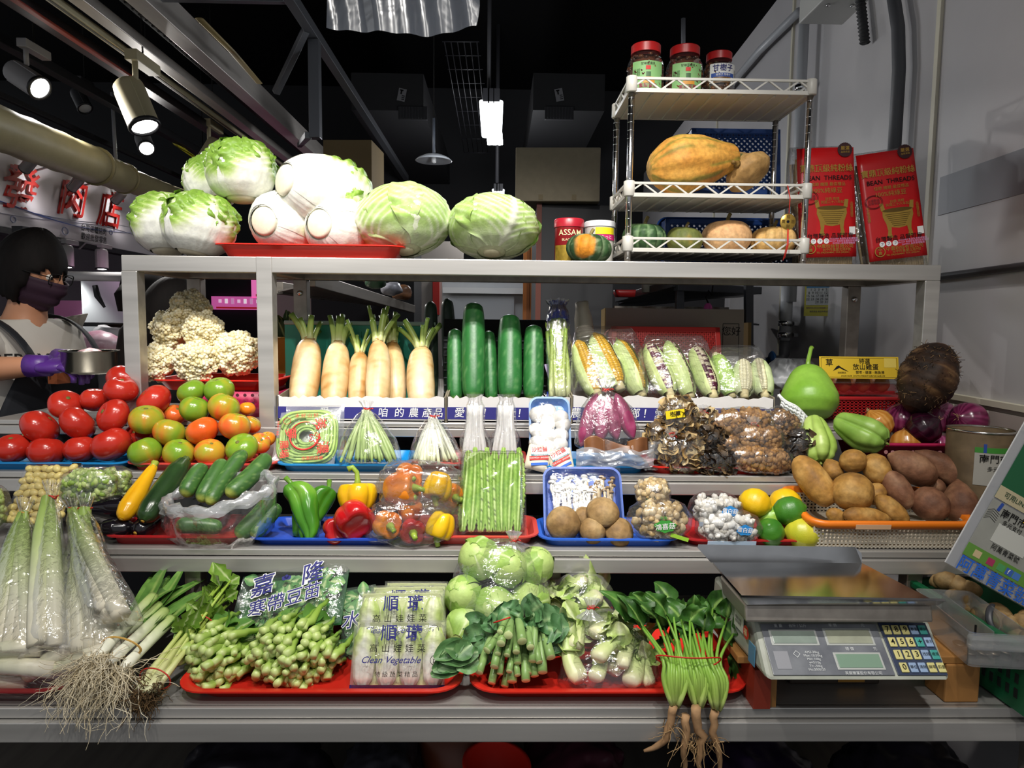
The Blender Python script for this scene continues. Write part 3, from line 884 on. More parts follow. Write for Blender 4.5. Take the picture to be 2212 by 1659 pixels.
X=np.zeros((mm,n,3))
for j in range(mm):
 for i in range(n):
  u,w=U[i],Vv[j]
  p=a.lerp(b,u+(.02*math.sin(9*w)if i==n-1 else 0))
  sag=-.016*math.sin(u*PI*.9)**2
  X[j,i]=(p.x,p.y+.012*math.sin(11*u+2*w)+.006*math.sin(31*u+4*w),p.z+sag*(1-w)+.30*w)
tag(MB().grid(X).build('hanging_sheet',film('hanging_film',tint=(.62,.70,.88),haze=.06,gloss=.05,rough=.22,wr=(8,.8),hazecol=(.7,.78,.95))),'crinkled clear plastic sheet hanging above the stall','plastic sheet')
a=P(2196,0,1.5)
X=np.array([[(a.x+.012*math.sin(j*.8)+i*.02,1.45+.01*math.sin(i*2),P(2200,140,1.5).z+j*.03-.03*i*(j==0))for i in range(8)]for j in range(12)])
tag(MB().grid(X).build('hanging_sheet',M('white_sheet','#e6e6ea',.5)),'white plastic sheet edge hanging at the top right corner','plastic sheet')
tag(MB().tube([P(1476,40,4.6),P(1476,120,4.6)],.014,8).build('ceiling_rod',GREYP),'thin grey rod hanging behind the jars','rod')
st=thing('stall_lamp_track','cream lamp track over the front of the stall, above the frame','track',(0,.6,3.06))
MB().box((-.2,0,0),(2.6,.035,.03)).build('channel',TRACKM,st,smooth=False)
MB().box((-.2,-.95,0),(2.6,.035,.03)).build('channel',TRACKM,st,smooth=False)  # second channel added to carry the aisle fill spots
SPOTL=dict(zip([(l,t)for l,t,p,a in STALL_SPOTS],['stall spotlight aimed at the napa cabbages, above the picture','stall spotlight aimed at the round cabbages, above the picture','stall spotlight aimed at the tomatoes, above the picture','stall spotlight aimed at the corn, above the picture','added fill spotlight over the leeks, unseen above the picture','added fill spotlight over the kale stems, unseen above the picture']))
for l_,t_,p_,a_ in STALL_SPOTS:
 dv=(Vector(t_)-Vector(l_)).normalized()
 spot_head('stall_spotlight',SPOTL[(l_,t_)],Vector(l_)-dv*.10+Vector((0,0,.035)),dv,1.1,False,TRACKM,.07)
# ------ produce generators (local Z is the long axis, z = 0 at one end)
RS=np.random.RandomState
def lc(h):
 return np.array(lin(h))
def lerpc(stops,t):
 """stops: [(t, hex)...] -> colours"""
 ts=[s[0]for s in stops]
 cs=np.array([lc(s[1])for s in stops])
 t=np.asarray(t)
 return np.stack([np.interp(t,ts,cs[:,k])for k in range(3)],-1)
def revolve(prof,L,R,n=28,m=32,lobes=0,lamp_=0.0,lobepow=1.0,noise=0.0,nf=8.0,seed=0,bend=0.0,squash=1.0,ph=0.0):
 """surface of revolution: prof(t)->radius factor, with lobes, noise and bend"""
 t=(1-np.cos(np.linspace(0.02,PI-.02,n)))/2
 th=np.linspace(0,2*PI,m,endpoint=False)
 r=np.array([prof(x)for x in t])*R
 Tt,Th=np.meshgrid(t,th,indexing='ij')
 rr=np.repeat(r[:,None],m,1)
 if lobes:
  rr=rr*(1-lamp_*(1-np.abs(np.cos(lobes*(Th+ph)/2))**lobepow))
 D=np.stack([np.cos(Th),np.sin(Th)*squash,(Tt-.5)*2],-1)
 if noise:
  rr=rr*(1+noise*nz(D*1.0,nf/4,seed,3))
 X=np.stack([rr*np.cos(Th),rr*np.sin(Th)*squash,Tt*L],-1)
 if bend:
  X[...,0]+=bend*L*(4*Tt*(1-Tt))
 return X,Tt,Th
def ell(t):
 return max(0.0,1-(2*t-1)**2)**.5
def interp_prof(pts):
 xs=[p[0]for p in pts];ys=[p[1]for p in pts]
 g=np.linspace(0,1,241)
 y=np.interp(g,xs,ys)
 for _ in range(2):
  yp=np.concatenate([2*y[0]-y[1:12][::-1],y,2*y[-1]-y[-12:-1][::-1]])
  k=np.hanning(23);k/=k.sum()
  z=np.convolve(yp,k,'valid')
  w=np.clip(np.minimum(g,1-g)/.10,0,1)
  y=y*(1-w)+z*w
 return lambda t:float(np.interp(t,g,y))
V_SHINY=M('skin_shiny',vc=True,rough=.22,spec=.5,sss=.05,noise=(60,.06))
V_SATIN=M('skin_satin',vc=True,rough=.38,spec=.45,noise=(70,.12),bump=(160,.12,.002))
V_MATTE=M('skin_matte',vc=True,rough=.62,spec=.3,noise=(90,.30),bump=(120,.35,.003))
V_LEAF=M('leaf',vc=True,rough=.45,spec=.4,noise=(70,.18),bump=(180,.25,.002),sss=.08)
V_CREAM=M('cream_flesh',vc=True,rough=.5,spec=.35,noise=(120,.08),sss=.1)
V_BLACK=M('aubergine_skin',vc=True,rough=.12,spec=.6)
V_STALK=M('stalk',vc=True,rough=.35,spec=.4,noise=(50,.12),stretch=(1,1,.15),sss=.08)
V_ROOT=M('root_hair',vc=True,rough=.8,noise=(60,.25))
def solidcol(X,col):
 return np.broadcast_to(np.asarray(col),X.shape)
def g_tomato(R,kind,seed):
 """returns (skin MB, scar MB)"""
 rs=RS(seed)
 fl=rs.uniform(.76,.9)
 X,Tt,Th=revolve(ell,2*R*fl,R,26,34,lobes=rs.choice([5,6,7]),lamp_=rs.uniform(.015,.05),noise=.025,seed=seed)
 d=np.exp(-((X[...,0]**2+X[...,1]**2)/(R*.3)**2))
 X[...,2]-=d*(Tt>.5)*R*.16
 X[...,2]-=R*fl
 n1=nz(X/R,2.2,seed+3,2);n2=nz(np.stack([np.cos(Th)*2,np.sin(Th)*2,Tt*.6],-1),3.5,seed+4,3)
 if kind=='red':
  col=lerpc([(0,'#ae2418'),(.6,'#bb3022'),(1,'#c2492c')],np.clip(.35+.4*n1,0,1))
 else:
  g={'green':.95,'olive':.66,'mixed':.42,'orange':.16,'yellow':-.1}[kind]
  f=np.clip(g+.30*n1+.22*n2+(Tt-.5)*.35,0,1)
  col=lerpc([(0,'#d8571c'),(.25,'#d2602a'),(.5,'#b48a26'),(.75,'#8f982a'),(1,'#6f9226')],f)
  if kind=='yellow':
   col=lerpc([(0,'#e29a1c'),(1,'#d87a1c')],np.clip(.5+n1,0,1))
 b=MB().grid(X,cv=True,col=col,cap0=True,cap1=True)
 sc=MB().lathe([(0,R*fl*.86),(R*.10,R*fl*.85),(R*.13,R*fl*.83),(R*.13,R*fl*.75)],8,col=lc('#6a6a2e'),cap0=False,cap1=False)
 return b,sc
def g_napa(L,R,seed,nleaf=11,gs=0.0):
 """napa cabbage: z=0 is the cut base, leaves wrap towards the tip"""
 rs=RS(seed)
 prof=interp_prof([(0,.42),(.06,.62),(.18,.86),(.38,1.0),(.62,.99),(.82,.84),(.94,.55),(1.0,.12)])
 b=MB()
 X,Tt,Th=revolve(prof,L,R*.93,20,28,noise=.03,seed=seed)
 b.grid(X,cv=True,col=lerpc([(0,'#eeeedd'),(.45,'#e3ebc4'),(.75,'#b7d076'),(1,'#a9c765')],Tt),cap0=True,cap1=True)
 core=b
 leaves=[]
 for i in range(nleaf):
  a0=i*2.399+rs.uniform(-.2,.2)
  nu,nv=46,35
  u=np.linspace(0.015,rs.uniform(.86,1.03),nu);v=np.linspace(-1,1,nv)
  U,Vv=np.meshgrid(u,v,indexing='ij')
  hw=np.radians(rs.uniform(58,74))*np.interp(U,[0,.2,.5,.8,1.03],[.75,.85,1.0,1.0,.75])
  rr=np.array([[prof(min(x,1.0))for x in row]for row in U[:,:1]])
  lay=1+.012*i
  rad=R*(rr*.94+.055)*lay
  edge=smooth(np.abs(Vv),.45,1.0)*smooth(U,.3,.75)
  ruff=.05*np.sin(Vv*17+U*31+rs.uniform(0,6))+.05*nz(np.stack([U*9,Vv*5,U*0+i],-1),4,seed*31+i,2)
  rib=np.exp(-(Vv/(.42-.33*U))**2)
  rad=rad*(1+edge*ruff*1.5+.030*rib*(1-U*.6)+.010*np.cos(Vv*26)*rib)
  crk=smooth(U,.25,.6)*(1-.8*rib)
  vn=np.zeros_like(U)
  for kk in range(9):
   vn=np.maximum(vn,np.exp(-((U-(.12+kk*.09+np.abs(Vv)*.22))/.014)**2))
  vn=vn*smooth(U,.2,.5)
  rad=rad+R*.06*edge*(i/nleaf)+R*crk*(.035*nz(np.stack([U*16,Vv*8,U*0+i],-1),2.6,seed+77+i,2)+.012*vn)
  A=a0+Vv*hw+.10*U
  z=U*L+edge*R*.06*np.sin(Vv*11+i)
  Xl=np.stack([rad*np.cos(A),rad*np.sin(A),z],-1)
  green=np.clip(smooth(U,.28,.85)*.75+smooth(np.abs(Vv),.35,.95)*smooth(U,.12,.5)*.75-rib*.75*(1-.4*U)+.16*nz(Xl/R,7,seed+i,2)+gs*smooth(U,.1,.4)-.35*vn,0,1)
  col=lerpc([(0,'#f2f2e8'),(.3,'#eaeed2'),(.6,'#c4d98a'),(.85,'#9cc152'),(1,'#86ad42')],green)
  leaves.append(MB().grid(Xl,col=col))
 stump=MB().lathe([(0,-.05*R),(R*.38,-.045*R),(R*.44,-.01*R),(R*.47,.04*R),(R*.48,.12*R)],22,col=lc('#ece4cc'),cap1=False)
 th=np.linspace(0,2*PI,23)
 ring=MB().tube([(R*.40*(1+.06*math.sin(5*a+seed))*math.cos(a),R*.40*math.sin(a)*(1+.05*math.cos(3*a)),R*.03)for a in th],R*.03,6,col=lc('#cdb083'),caps=False)
 return core,leaves,stump,ring
def g_cabbage(R,H,seed,nleaf=9):
 """round cabbage: local z up axis is the leaf-fan direction, stem at z=0"""
 rs=RS(seed)
 prof=interp_prof([(0,.25),(.08,.58),(.25,.88),(.48,1.0),(.7,.92),(.88,.66),(1,.05)])
 X,Tt,Th=revolve(prof,H,R*.95,24,36,noise=.03,seed=seed)
 core=MB().grid(X,cv=True,col=lerpc([(0,'#e4ecc0'),(1,'#c6dd92')],Tt),cap0=True,cap1=True)
 leaves=[]
 for i in range(nleaf):
  a0=i*2.399+rs.uniform(-.15,.15)
  nu,nv=64,56
  u=np.linspace(.01,rs.uniform(.84,.99),nu);v=np.linspace(-1,1,nv)
  U,Vv=np.meshgrid(u,v,indexing='ij')
  hw=np.radians(rs.uniform(78,95))*np.interp(U,[0,.15,.4,.8,1.0],[.6,.9,1.0,1.0,.85])
  rr=np.array([[prof(x)]for x in u])
  rad=R*(rr*.96+.045)*(1+.012*i)
  midrib=np.exp(-(Vv/(.075-.05*U))**2)
  av=np.abs(Vv)
  veins=np.zeros_like(U)
  for k in range(8):
   u0=.02+k*.095
   c=u0+av*(.42+.02*k)+.12*av**2
   w=.013+.008*(1-av)
   veins=np.maximum(veins,np.exp(-((U-c)/w)**2)*np.clip(1.05-av*.7,0,1))
  fine=np.clip(nz(np.stack([U*22,Vv*9,U*0],-1),3.2,seed+50+i,2),0,1)
  edge=smooth(av,.8,1)+smooth(U,.8,1.0)*.6
  rad=rad*(1+.028*midrib+.012*veins+.018*nz(np.stack([U*6,Vv*4,U*0+i],-1),2,seed+i,2)+.035*edge*np.sin(Vv*13+U*23+i)+.03*smooth(av,.85,1)*(i/nleaf))
  A=a0+Vv*hw
  Xl=np.stack([rad*np.cos(A),rad*np.sin(A),U*H+.02*R*edge*np.sin(Vv*9)],-1)
  pale=np.clip(.95*midrib+.75*veins+.22*fine+.55*smooth(1-U,.72,1.0),0,1)
  base=lerpc([(0,'#b2cf78'),(.5,'#a3c662'),(1,'#b9d486')],np.clip(.5+.6*nz(Xl/R,3,seed+i,2),0,1))
  col=base*(1-pale[...,None])+lc('#edf3d6')*pale[...,None]
  leaves.append(MB().grid(Xl,col=col))
 stump=MB().lathe([(0,-.05*R),(R*.16,-.05*R),(R*.2,.0),(R*.2,.05*R)],16,col=lc('#ded8b4'),cap1=False)
 return core,leaves,stump
_ICO=None
def ico(sub=2):
 bm=bmesh.new()
 bmesh.ops.create_icosphere(bm,subdivisions=sub,radius=1)
 v=np.array([list(x.co)for x in bm.verts]);bm.verts.index_update()
 f=[[x.index for x in p.verts]for p in bm.faces]
 bm.free()
 return v,f
ICO1,ICO2,ICO3=ico(1),ico(2),ico(3)
def g_cauli(R,seed):
 """cauliflower curd, dome along +z"""
 rs=RS(seed)
 b=MB()
 n=46
 cols=[lc('#f0e4bc'),lc('#f4ebcb'),lc('#e6d6a6')]
 for i in range(n):
  k=(i+.5)/n
  ph=math.acos(1-1.35*k)
  th=i*2.39996
  d=np.array([math.sin(ph)*math.cos(th),math.sin(ph)*math.sin(th),math.cos(ph)])
  c=d*R*.74*(1+rs.uniform(-.10,.12))
  r1=R*rs.uniform(.18,.27)
  for j in range(15):
   kk=(j+.5)/15
   p2=math.acos(1-1.5*kk);t2=j*2.39996+i
   d2=np.array([math.sin(p2)*math.cos(t2),math.sin(p2)*math.sin(t2),math.cos(p2)])
   q=Vector((0,0,1)).rotation_difference(Vector(d)).to_matrix()
   d2=np.array(q@Vector(d2))
   r2=r1*rs.uniform(.30,.48)
   v,f=ICO1
   b.add(v*r2+c+d2*r1*.72,f,cols[rs.randint(3)])
  v,f=ICO1
  b.add(v*r1*.8+c,f,cols[2])
 v,f=ICO2
 b.add(v*R*.72,f,cols[2])
 st=MB().tube([(0,0,-R*.2),(0,0,-R*.8)],[R*.35,R*.28],10,col=lc('#c9d39a'))
 return b,st
def g_daikon(L,R,seed):
 prof=interp_prof([(0,.30),(.05,.62),(.16,.88),(.4,1.0),(.7,.95),(.88,.80),(.95,.62),(1.0,.30)])
 X,Tt,Th=revolve(prof,L,R,36,30,noise=.05,seed=seed,bend=RS(seed).uniform(-.03,.03))
 n=nz(X*np.array([1,1,.35])/R,2.4,seed,3)
 n2=nz(X*np.array([1,1,4.5])/R,2.2,seed+8,3)
 f=np.clip(.28+.35*n+.25*np.clip(n2,0,1)+.25*smooth(Tt,.75,1),0,1)
 col=lerpc([(0,'#e4d0a8'),(.4,'#d3b27c'),(.7,'#b98748'),(1,'#8f5e2a')],f)
 return MB().grid(X,cv=True,col=col,cap0=True,cap1=True)
def g_cut_tops(R,seed,n=8,h=.07,spread=.5,leafy=False):
 """cut leaf stalks on top of a radish; origin at the crown"""
 rs=RS(seed)
 out=[]
 for i in range(n):
  a=i*2.399+rs.uniform(-.3,.3)
  sp=spread*rs.uniform(.3,1.25)
  hh=h*rs.uniform(.6,1.15)
  pts=[]
  for k in range(7):
   q=k/6
   rad=R*.25+hh*sp*q**1.3*.9
   pts.append((rad*math.cos(a),rad*math.sin(a),hh*(q-.18*sp*q*q)))
  r=R*rs.uniform(.19,.29)
  col=lerpc([(0,'#d9dca4'),(.3,'#b9ca72'),(1,'#83a544')],np.linspace(0,1,7))
  out.append(MB().tube(pts,[r*1.25,r*1.1,r,r,r*.95,r*.9,r*.9],8,col=col,flat=.7))
 return out
def g_cuke(L,R,seed,c0='#2f6b3a',c1='#1f5530',c2='#7fae6a',bend=.0,tip=.75,n=34):
 prof=interp_prof([(0,.25),(.03,.6),(.09,.9),(.25,1.0),(.75,.98),(.9,.88),(.97,tip*.8),(1.0,tip*.3)])
 X,Tt,Th=revolve(prof,L,R,n,28,lobes=6,lamp_=.02,noise=.02,seed=seed,bend=bend)
 st=nz(np.stack([np.cos(Th)*3,np.sin(Th)*3,Tt*1.0],-1),3.2,seed,3)
 sp=nz(X/R,19,seed+5,2)
 f=np.clip(.35+.45*st,0,1)
 col=lerpc([(0,c1),(1,c0)],f)
 m=np.clip(smooth(sp,.5,.8)*.28,0,1)[...,None]
 col=col*(1-m)+lc(c2)*m
 e=(smooth(1-Tt,.92,1.0)*.6)[...,None]
 col=col*(1-e)+lc('#c8c85a')*e
 return MB().grid(X,cv=True,col=col,cap0=True,cap1=True)
def g_blob(L,R,seed,stops,prof=ell,noise=.08,lobes=0,lamp_=0,n=26,m=28,bend=0,nf=2.2,squash=1.0,lobepow=1.0,cn=3.0):
 X,Tt,Th=revolve(prof,L,R,n,m,lobes,lamp_,lobepow,noise,nf*4,seed,bend,squash)
 f=np.clip(.5+.55*nz(X/R,cn,seed+3,3),0,1)
 return MB().grid(X,cv=True,col=lerpc(stops,f),cap0=True,cap1=True)
def g_pumpkin(R,H,seed,stops,ribs=10,dip=.25,lampv=.12,stripe=None):
 t=np.linspace(0.0,1,30);th=np.linspace(0,2*PI,60,endpoint=False)
 a=(t*.96+.02)*PI
 Tt,Th=np.meshgrid(t,th,indexing='ij')
 A=np.repeat(a[:,None],60,1)
 cr=np.abs(np.sin(ribs*Th/2))
 rr=np.sin(A)**.85*(1-lampv*(1-cr**.6)*np.sin(A))
 z=-np.cos(A)
 z=z-dip*np.exp(-(np.sin(A)/.42)**2)*np.sign(z)
 X=np.stack([R*rr*np.cos(Th),R*rr*np.sin(Th),H/2*z],-1)
 X*=(1+.03*nz(X/R,2,seed,2))[...,None]
 f=np.clip(.5+.5*nz(X/R,4,seed,3),0,1)
 col=lerpc(stops,f)
 if stripe:
  s=np.clip(smooth(1-cr,.75,1)*.6+.5*smooth(nz(X/R,12,seed+2,2),.35,.6),0,1)[...,None]
  col=col*(1-s)+lc(stripe)*s
 return MB().grid(X,cv=True,col=col,cap0=True,cap1=True)
def g_stem(h,r,col='#8a7a4a',bend=.3,n=6):
 pts=[(bend*h*(k/n)**2,0,h*k/n)for k in range(n+1)]
 return MB().tube(pts,[r*(1.7-.9*min(1,k/2))for k in range(n+1)],8,col=lc(col))
def g_bell(R,H,seed,stops,lobes=4):
 t=np.linspace(0,1,30);th=np.linspace(0,2*PI,48,endpoint=False)
 A=(t*.97+.015)*PI
 Tt,Th=np.meshgrid(t,th,indexing='ij')
 Aa=np.repeat(A[:,None],48,1)
 lob=np.abs(np.cos(lobes*Th/2+.3*np.sin(Th+seed)))
 rr=np.sin(Aa)**.5*np.interp(Tt,[0,.25,.55,.85,1],[.72,.82,.95,1.0,.9])*(1-.20*(1-lob**.7))
 z=-np.cos(Aa)
 z=z-np.exp(-(np.sin(Aa)/.5)**2)*np.where(z>0,.30,-.22)
 z=z+.06*(lob-.5)*(z<0)
 X=np.stack([R*rr*np.cos(Th),R*rr*np.sin(Th),H/2*z],-1)
 X*=(1+.05*nz(X/R,1.6,seed,2))[...,None]
 f=np.clip(.5+.5*nz(X/R,2,seed+1,2),0,1)
 return MB().grid(X,cv=True,col=lerpc(stops,f),cap0=True,cap1=True)
def g_longpepper(L,R,seed,stops,bend=.1):
 prof=interp_prof([(0,.2),(.06,.42),(.2,.62),(.45,.8),(.7,1.0),(.88,.98),(.97,.7),(1,.35)])
 X,Tt,Th=revolve(prof,L,R,40,40,lobes=3,lamp_=.30,lobepow=.8,noise=.14,nf=11,seed=seed,bend=bend,ph=.4)
 X[...,0]+=.10*R*np.sin(Tt*9+seed)
 f=np.clip(.5+.5*nz(X/R,1.5,seed,2),0,1)
 return MB().grid(X,cv=True,col=lerpc(stops,f),cap0=True,cap1=True)
def g_leaf(path,width,seed,stops,cup=.3,ruffle=.12,nv=9,rib='#d5dfa6',up=(0,0,1),ribw=.12,rp=6.0):
 """leaf blade along a path; width(t) half width"""
 rs=RS(seed)
 pts=np.asarray([list(p)for p in path],float)
 n=len(pts)
 Tn=np.gradient(pts,axis=0);Tn/=np.linalg.norm(Tn,axis=1)[:,None]+1e-9
 S=np.cross(Tn,np.asarray(up,float));S/=np.linalg.norm(S,axis=1)[:,None]+1e-9
 N=np.cross(S,Tn)
 v=np.linspace(-1,1,nv)
 t=np.linspace(0,1,n)
 w=np.array([width(x)for x in t])
 U,Vv=np.meshgrid(t,v,indexing='ij')
 ruf=ruffle*np.sin(U*rp*6.28+np.sign(Vv)*1.3+seed)*np.abs(Vv)**2+ruffle*.7*nz(np.stack([U*4,Vv*2,U*0],-1),3,seed,2)
 off=w[:,None]*(cup*Vv**2+ruf)
 X=pts[:,None]+S[:,None]*(w[:,None]*Vv)[...,None]+N[:,None]*off[...,None]
 f=np.clip(.5+.45*nz(X/(w.max()+1e-6),2.5,seed,2),0,1)
 col=lerpc(stops,f)
 r=np.exp(-(Vv/ribw)**2)[...,None]*(1-.6*U[...,None])
 col=col*(1-r)+lc(rib)*r
 return MB().grid(X,col=col)
def bez(a,b,c,d,n=10):
 a,b,c,d=[np.array(list(x),float)for x in(a,b,c,d)]
 t=np.linspace(0,1,n)[:,None]
 return(1-t)**3*a+3*(1-t)**2*t*b+3*(1-t)*t*t*c+t**3*d
def g_hairs(n,origin,L,r,seed,dirv=(0,0,-1),spread=.5,cols=('#d8c49a','#c2a878'),wob=.25,seg=3,k=9,r0=.02):
 rs=RS(seed)
 b=MB()
 dv=np.array(dirv,float)
 for i in range(n):
  o=np.array(origin,float)+rs.normal(size=3)*r0
  d=dv+rs.normal(size=3)*spread
  d/=np.linalg.norm(d)
  l=L*rs.uniform(.45,1.1)
  pts=[o.copy()]
  p=o.copy()
  for j in range(k):
   d=d+rs.normal(size=3)*wob+np.array([0,0,-.10])
   d/=np.linalg.norm(d)
   p=p+d*l/k
   pts.append(p.copy())
  c=lc(cols[0])*(1-(q:=rs.uniform()))+lc(cols[1])*q
  b.tube(pts,[r*(1-.6*j/k)for j in range(k+1)],seg,col=c,caps=False)
 return b
def g_corn(L,R,seed,kern,husk,op=1.1):
 """ear of corn: kernels + husk leaves leaving an opening at angle 0; z=0 is the stalk end"""
 rs=RS(seed)
 prof=interp_prof([(0,.55),(.08,.8),(.3,1.0),(.65,.95),(.9,.68),(1,.2)])
 n,m=130,78
 t=np.linspace(0,1,n);th=np.linspace(0,2*PI,m,endpoint=False)
 Tt,Th=np.meshgrid(t,th,indexing='ij')
 rows,cnt=12,24
 kb=(np.abs(np.sin(rows*Th/2))**.55)*(np.abs(np.sin(cnt*PI*Tt))**.55)
 rr=np.array([[prof(x)]for x in t])*R*.86*(.90+.12*kb)
 X=np.stack([rr*np.cos(Th),rr*np.sin(Th),Tt*L*.96+.01],-1)
 idk=np.floor(rows*Th/(2*PI))*37+np.floor(cnt*Tt)
 if isinstance(kern,list):
  sel=(np.sin(idk*12.9898+seed)*43758.5453)%1.0
  k0,k1=lc(kern[0]),lc(kern[1])
  mm=(sel>.62)[...,None]
  col=np.where(mm,k1,k0)
 else:
  sel=((np.sin(idk*12.9898+seed)*43758.5453)%1.0)[...,None]
  col=lc(kern)*(.85+.2*sel)
 col=col*(.55+.45*kb[...,None])
 ker=MB().grid(X,cv=True,col=col,cap0=True,cap1=True)
 leaves=[]
 for i in range(5):
  a0=PI+(i-2)*(2*PI-op)/5*1.02
  hw=(2*PI-op)/5*.72
  nu,nv=26,15
  u=np.linspace(0.0,rs.uniform(.92,1.06),nu);v=np.linspace(-1,1,nv)
  U,Vv=np.meshgrid(u,v,indexing='ij')
  rp_=np.array([[prof(min(x,1.0))]for x in u])*R*(1.0+.02*i)+R*.03
  w=hw*np.interp(U,[0,.3,.8,1.06],[1,1,.9,.35])
  A=a0+Vv*w
  rad=rp_*(1+.012*np.sin(Vv*22)+.05*smooth(np.abs(Vv),.7,1)*np.sin(U*9+i))
  Xl=np.stack([rad*np.cos(A),rad*np.sin(A),U*L],-1)
  st=np.clip(.5+.5*np.sin(Vv*24+i),0,1)*.25+.5*np.clip(.5+.5*nz(Xl/R,1.5,seed+i),0,1)+.2*U
  leaves.append(MB().grid(Xl,col=lerpc([(0,husk[0]),(1,husk[1])],np.clip(st,0,1))))
 stalk=MB().tube([(0,0,.012),(0,0,-.012)],[R*.42,R*.38],14,col=lc('#cbbf92'))
 return ker,leaves,stalk
def bag_surf(prof,seed,n_th=56,folds=11,wr=.06,squash=1.0,foldpow=1.0,wf=6.0):
 """prof: list of (z, rx, ry, fold 0..1): lofted film surface"""
 pr=np.array(prof,float)
 k=34
 s=np.linspace(0,len(pr)-1,k)
 idx=np.arange(len(pr))
 I=[np.interp(s,idx,pr[:,j])for j in range(4)]
 for j in range(4):
  a=I[j].copy();a[1:-1]=(a[:-2]+2*a[1:-1]+a[2:])/4;I[j]=a
 th=np.linspace(0,2*PI,n_th,endpoint=False)
 Z=np.repeat(I[0][:,None],n_th,1);RXx=I[1][:,None];RYy=I[2][:,None];Fo=I[3][:,None]
 rs=RS(seed)
 ph=rs.uniform(0,6)
 fold=1-Fo*.45*(.5+.5*np.sin(folds*th+ph+2*np.sin(2*th+ph)))[None]
 D=np.stack([np.cos(th)[None]*np.ones((k,1)),np.sin(th)[None]*np.ones((k,1)),Z/max(1e-3,pr[:,1].max())],-1)
 w=1+wr*nz(D,wf,seed,3)+wr*.6*np.abs(nz(D,wf*1.7,seed+1,2))
 X=np.stack([RXx*np.cos(th)[None]*fold*w,RYy*np.sin(th)[None]*fold*w,Z],-1)
 return X
def bag_obj(parent,prof,seed,mat=BAG,name='bag_film',m=None,folds=11,wr=.06,cap=True,wf=6.0):
 X=bag_surf(prof,seed,folds=folds,wr=wr,wf=wf)
 b=MB().grid(X,cv=True,cap0=cap,cap1=False)
 if m is not None:
  b.xform(m)
 return b.build(name,mat,parent)
def tie(parent,z,r,mat=RUBBERR,m=None,seed=0,name='tie'):
 b=MB()
 th=np.linspace(0,2*PI,17)
 b.tube([(r*math.cos(a),r*math.sin(a),z+.002*math.sin(3*a))for a in th],r*.22,6,caps=False)
 b.tube([(r*math.cos(a),r*math.sin(a),z+r*.4+.002*math.sin(2*a+1))for a in th],r*.2,6,caps=False)
 b.tube([(r,0,z),(r*1.8,-r*.6,z+r*.5),(r*2.3,-r,z+r*.2)],r*.18,5)
 if m is not None:
  b.xform(m)
 return b.build(name,mat,parent)
def tray(name,label,loc,w,d,h,mat,rotz=0.0,rot=None,lip=.012,flare=.03,r=.035,cat='tray',group=None,th=.0025):
 """shallow moulded tray: outer wall, rolled lip, inner wall, floor"""
 secs=[(w-2*flare,d-2*flare,r,0.0),(w-2*lip-.004,d-2*lip-.004,r,h-.004),(w,d,r+.008,h-.003),(w,d,r+.008,h),(w-2*lip,d-2*lip,r,h),(w-2*flare-2*th,d-2*flare-2*th,r,th)]
 o=loft_rr(secs,6).build(name,mat,loc=loc,rot=rot or(0,0,rotz),sharp=50)
 return tag(o,label,cat,group)
# ====== goods on the overhead shelf
def napa(label,A,d,L,R,seed,gs=0.0,group='napa cabbages on the overhead shelf'):
 core,leaves,stump,ring=g_napa(L,R,seed,gs=gs)
 t=thing('napa_cabbage',label,'cabbage',(0,0,0),None,group)
 d=Vector(d).normalized()
 put(t,A,Vector(A)+d,seed*.7)
 core.build('heart',V_LEAF,t)
 for b in leaves:
  b.build('leaf',V_LEAF,t)
 stump.build('cut_base',V_CREAM,t)
 ring.build('base_rim',V_CREAM,t)
 return t
napa('napa cabbage with its round cut base facing out, left one in the red tray',P(568,478,1.87),(.30,.92,.10),.24,.080,3)
napa('napa cabbage with cut base facing out, right one in the red tray',P(688,484,1.87),(.38,.92,.04),.21,.080,4)
napa('napa cabbage lying across the two in the red tray, cut base turned out',P(612,388,1.875),(.66,.72,-.10),.27,.088,9)
napa('pale napa cabbage at the front left, folded leaf to the right',P(418,548,1.90),(.16,.12,.95),.165,.086,6,.22)
napa('napa cabbage at the very left end of the overhead shelf',P(362,545,1.97),(-.05,.15,.95),.165,.084,7,.28)
napa('upright napa cabbage on top of the pile with a crinkled green tip',P(522,432,1.95),(-.04,.10,1),.165,.083,8,.45)
napa('green napa cabbage half hidden behind the upright one',P(470,440,2.06),(-.35,.35,.9),.15,.07,11,.5)
tray('produce_tray','long shallow red tray under two napa cabbages',P(690,556,1.97)*1+Vector((0,0,0)),.50,.26,.038,REDP)
bpy.data.objects['produce_tray'].location.z=ZS
def cabbage(label,A,d,R,H,seed):
 core,leaves,stump=g_cabbage(R,H,seed)
 t=thing('round_cabbage',label,'cabbage',(0,0,0),None,'round cabbages on the overhead shelf')
 put(t,A,Vector(A)+Vector(d),seed)
 core.build('heart',V_LEAF,t)
 for b in leaves:
  b.build('leaf',V_LEAF,t)
 stump.build('stump',V_CREAM,t)
 return t
cabbage('big round cabbage beside the red tray, taller of the two',P(876,542,1.915),(-.12,.34,.93),.121,.180,21)
cabbage('flatter round cabbage between the tall cabbage and the drink tin',P(1062,546,1.92),(.03,.36,.93),.119,.152,23)
def cyl_warp(r,z0=0.0,a0=-PI/2,back=0.0008):
 def f(V):
  a=a0+V[:,0]/r
  return np.stack([(r+back)*np.cos(a),(r+back)*np.sin(a),z0+V[:,1]],-1)
 return f
def cyl_patch(r,w,z0,z1,a0=-PI/2,n=16,lift=.0005):
 a=a0+np.linspace(-w/2/r,w/2/r,n)
 return MB().grid(np.array([[((r+lift)*math.cos(x),(r+lift)*math.sin(x),z)for x in a]for z in(z0,z1)]))
tin=thing('drink_tin','round red and gold tea tin with a red lid','tin',P(1228,560,1.95))
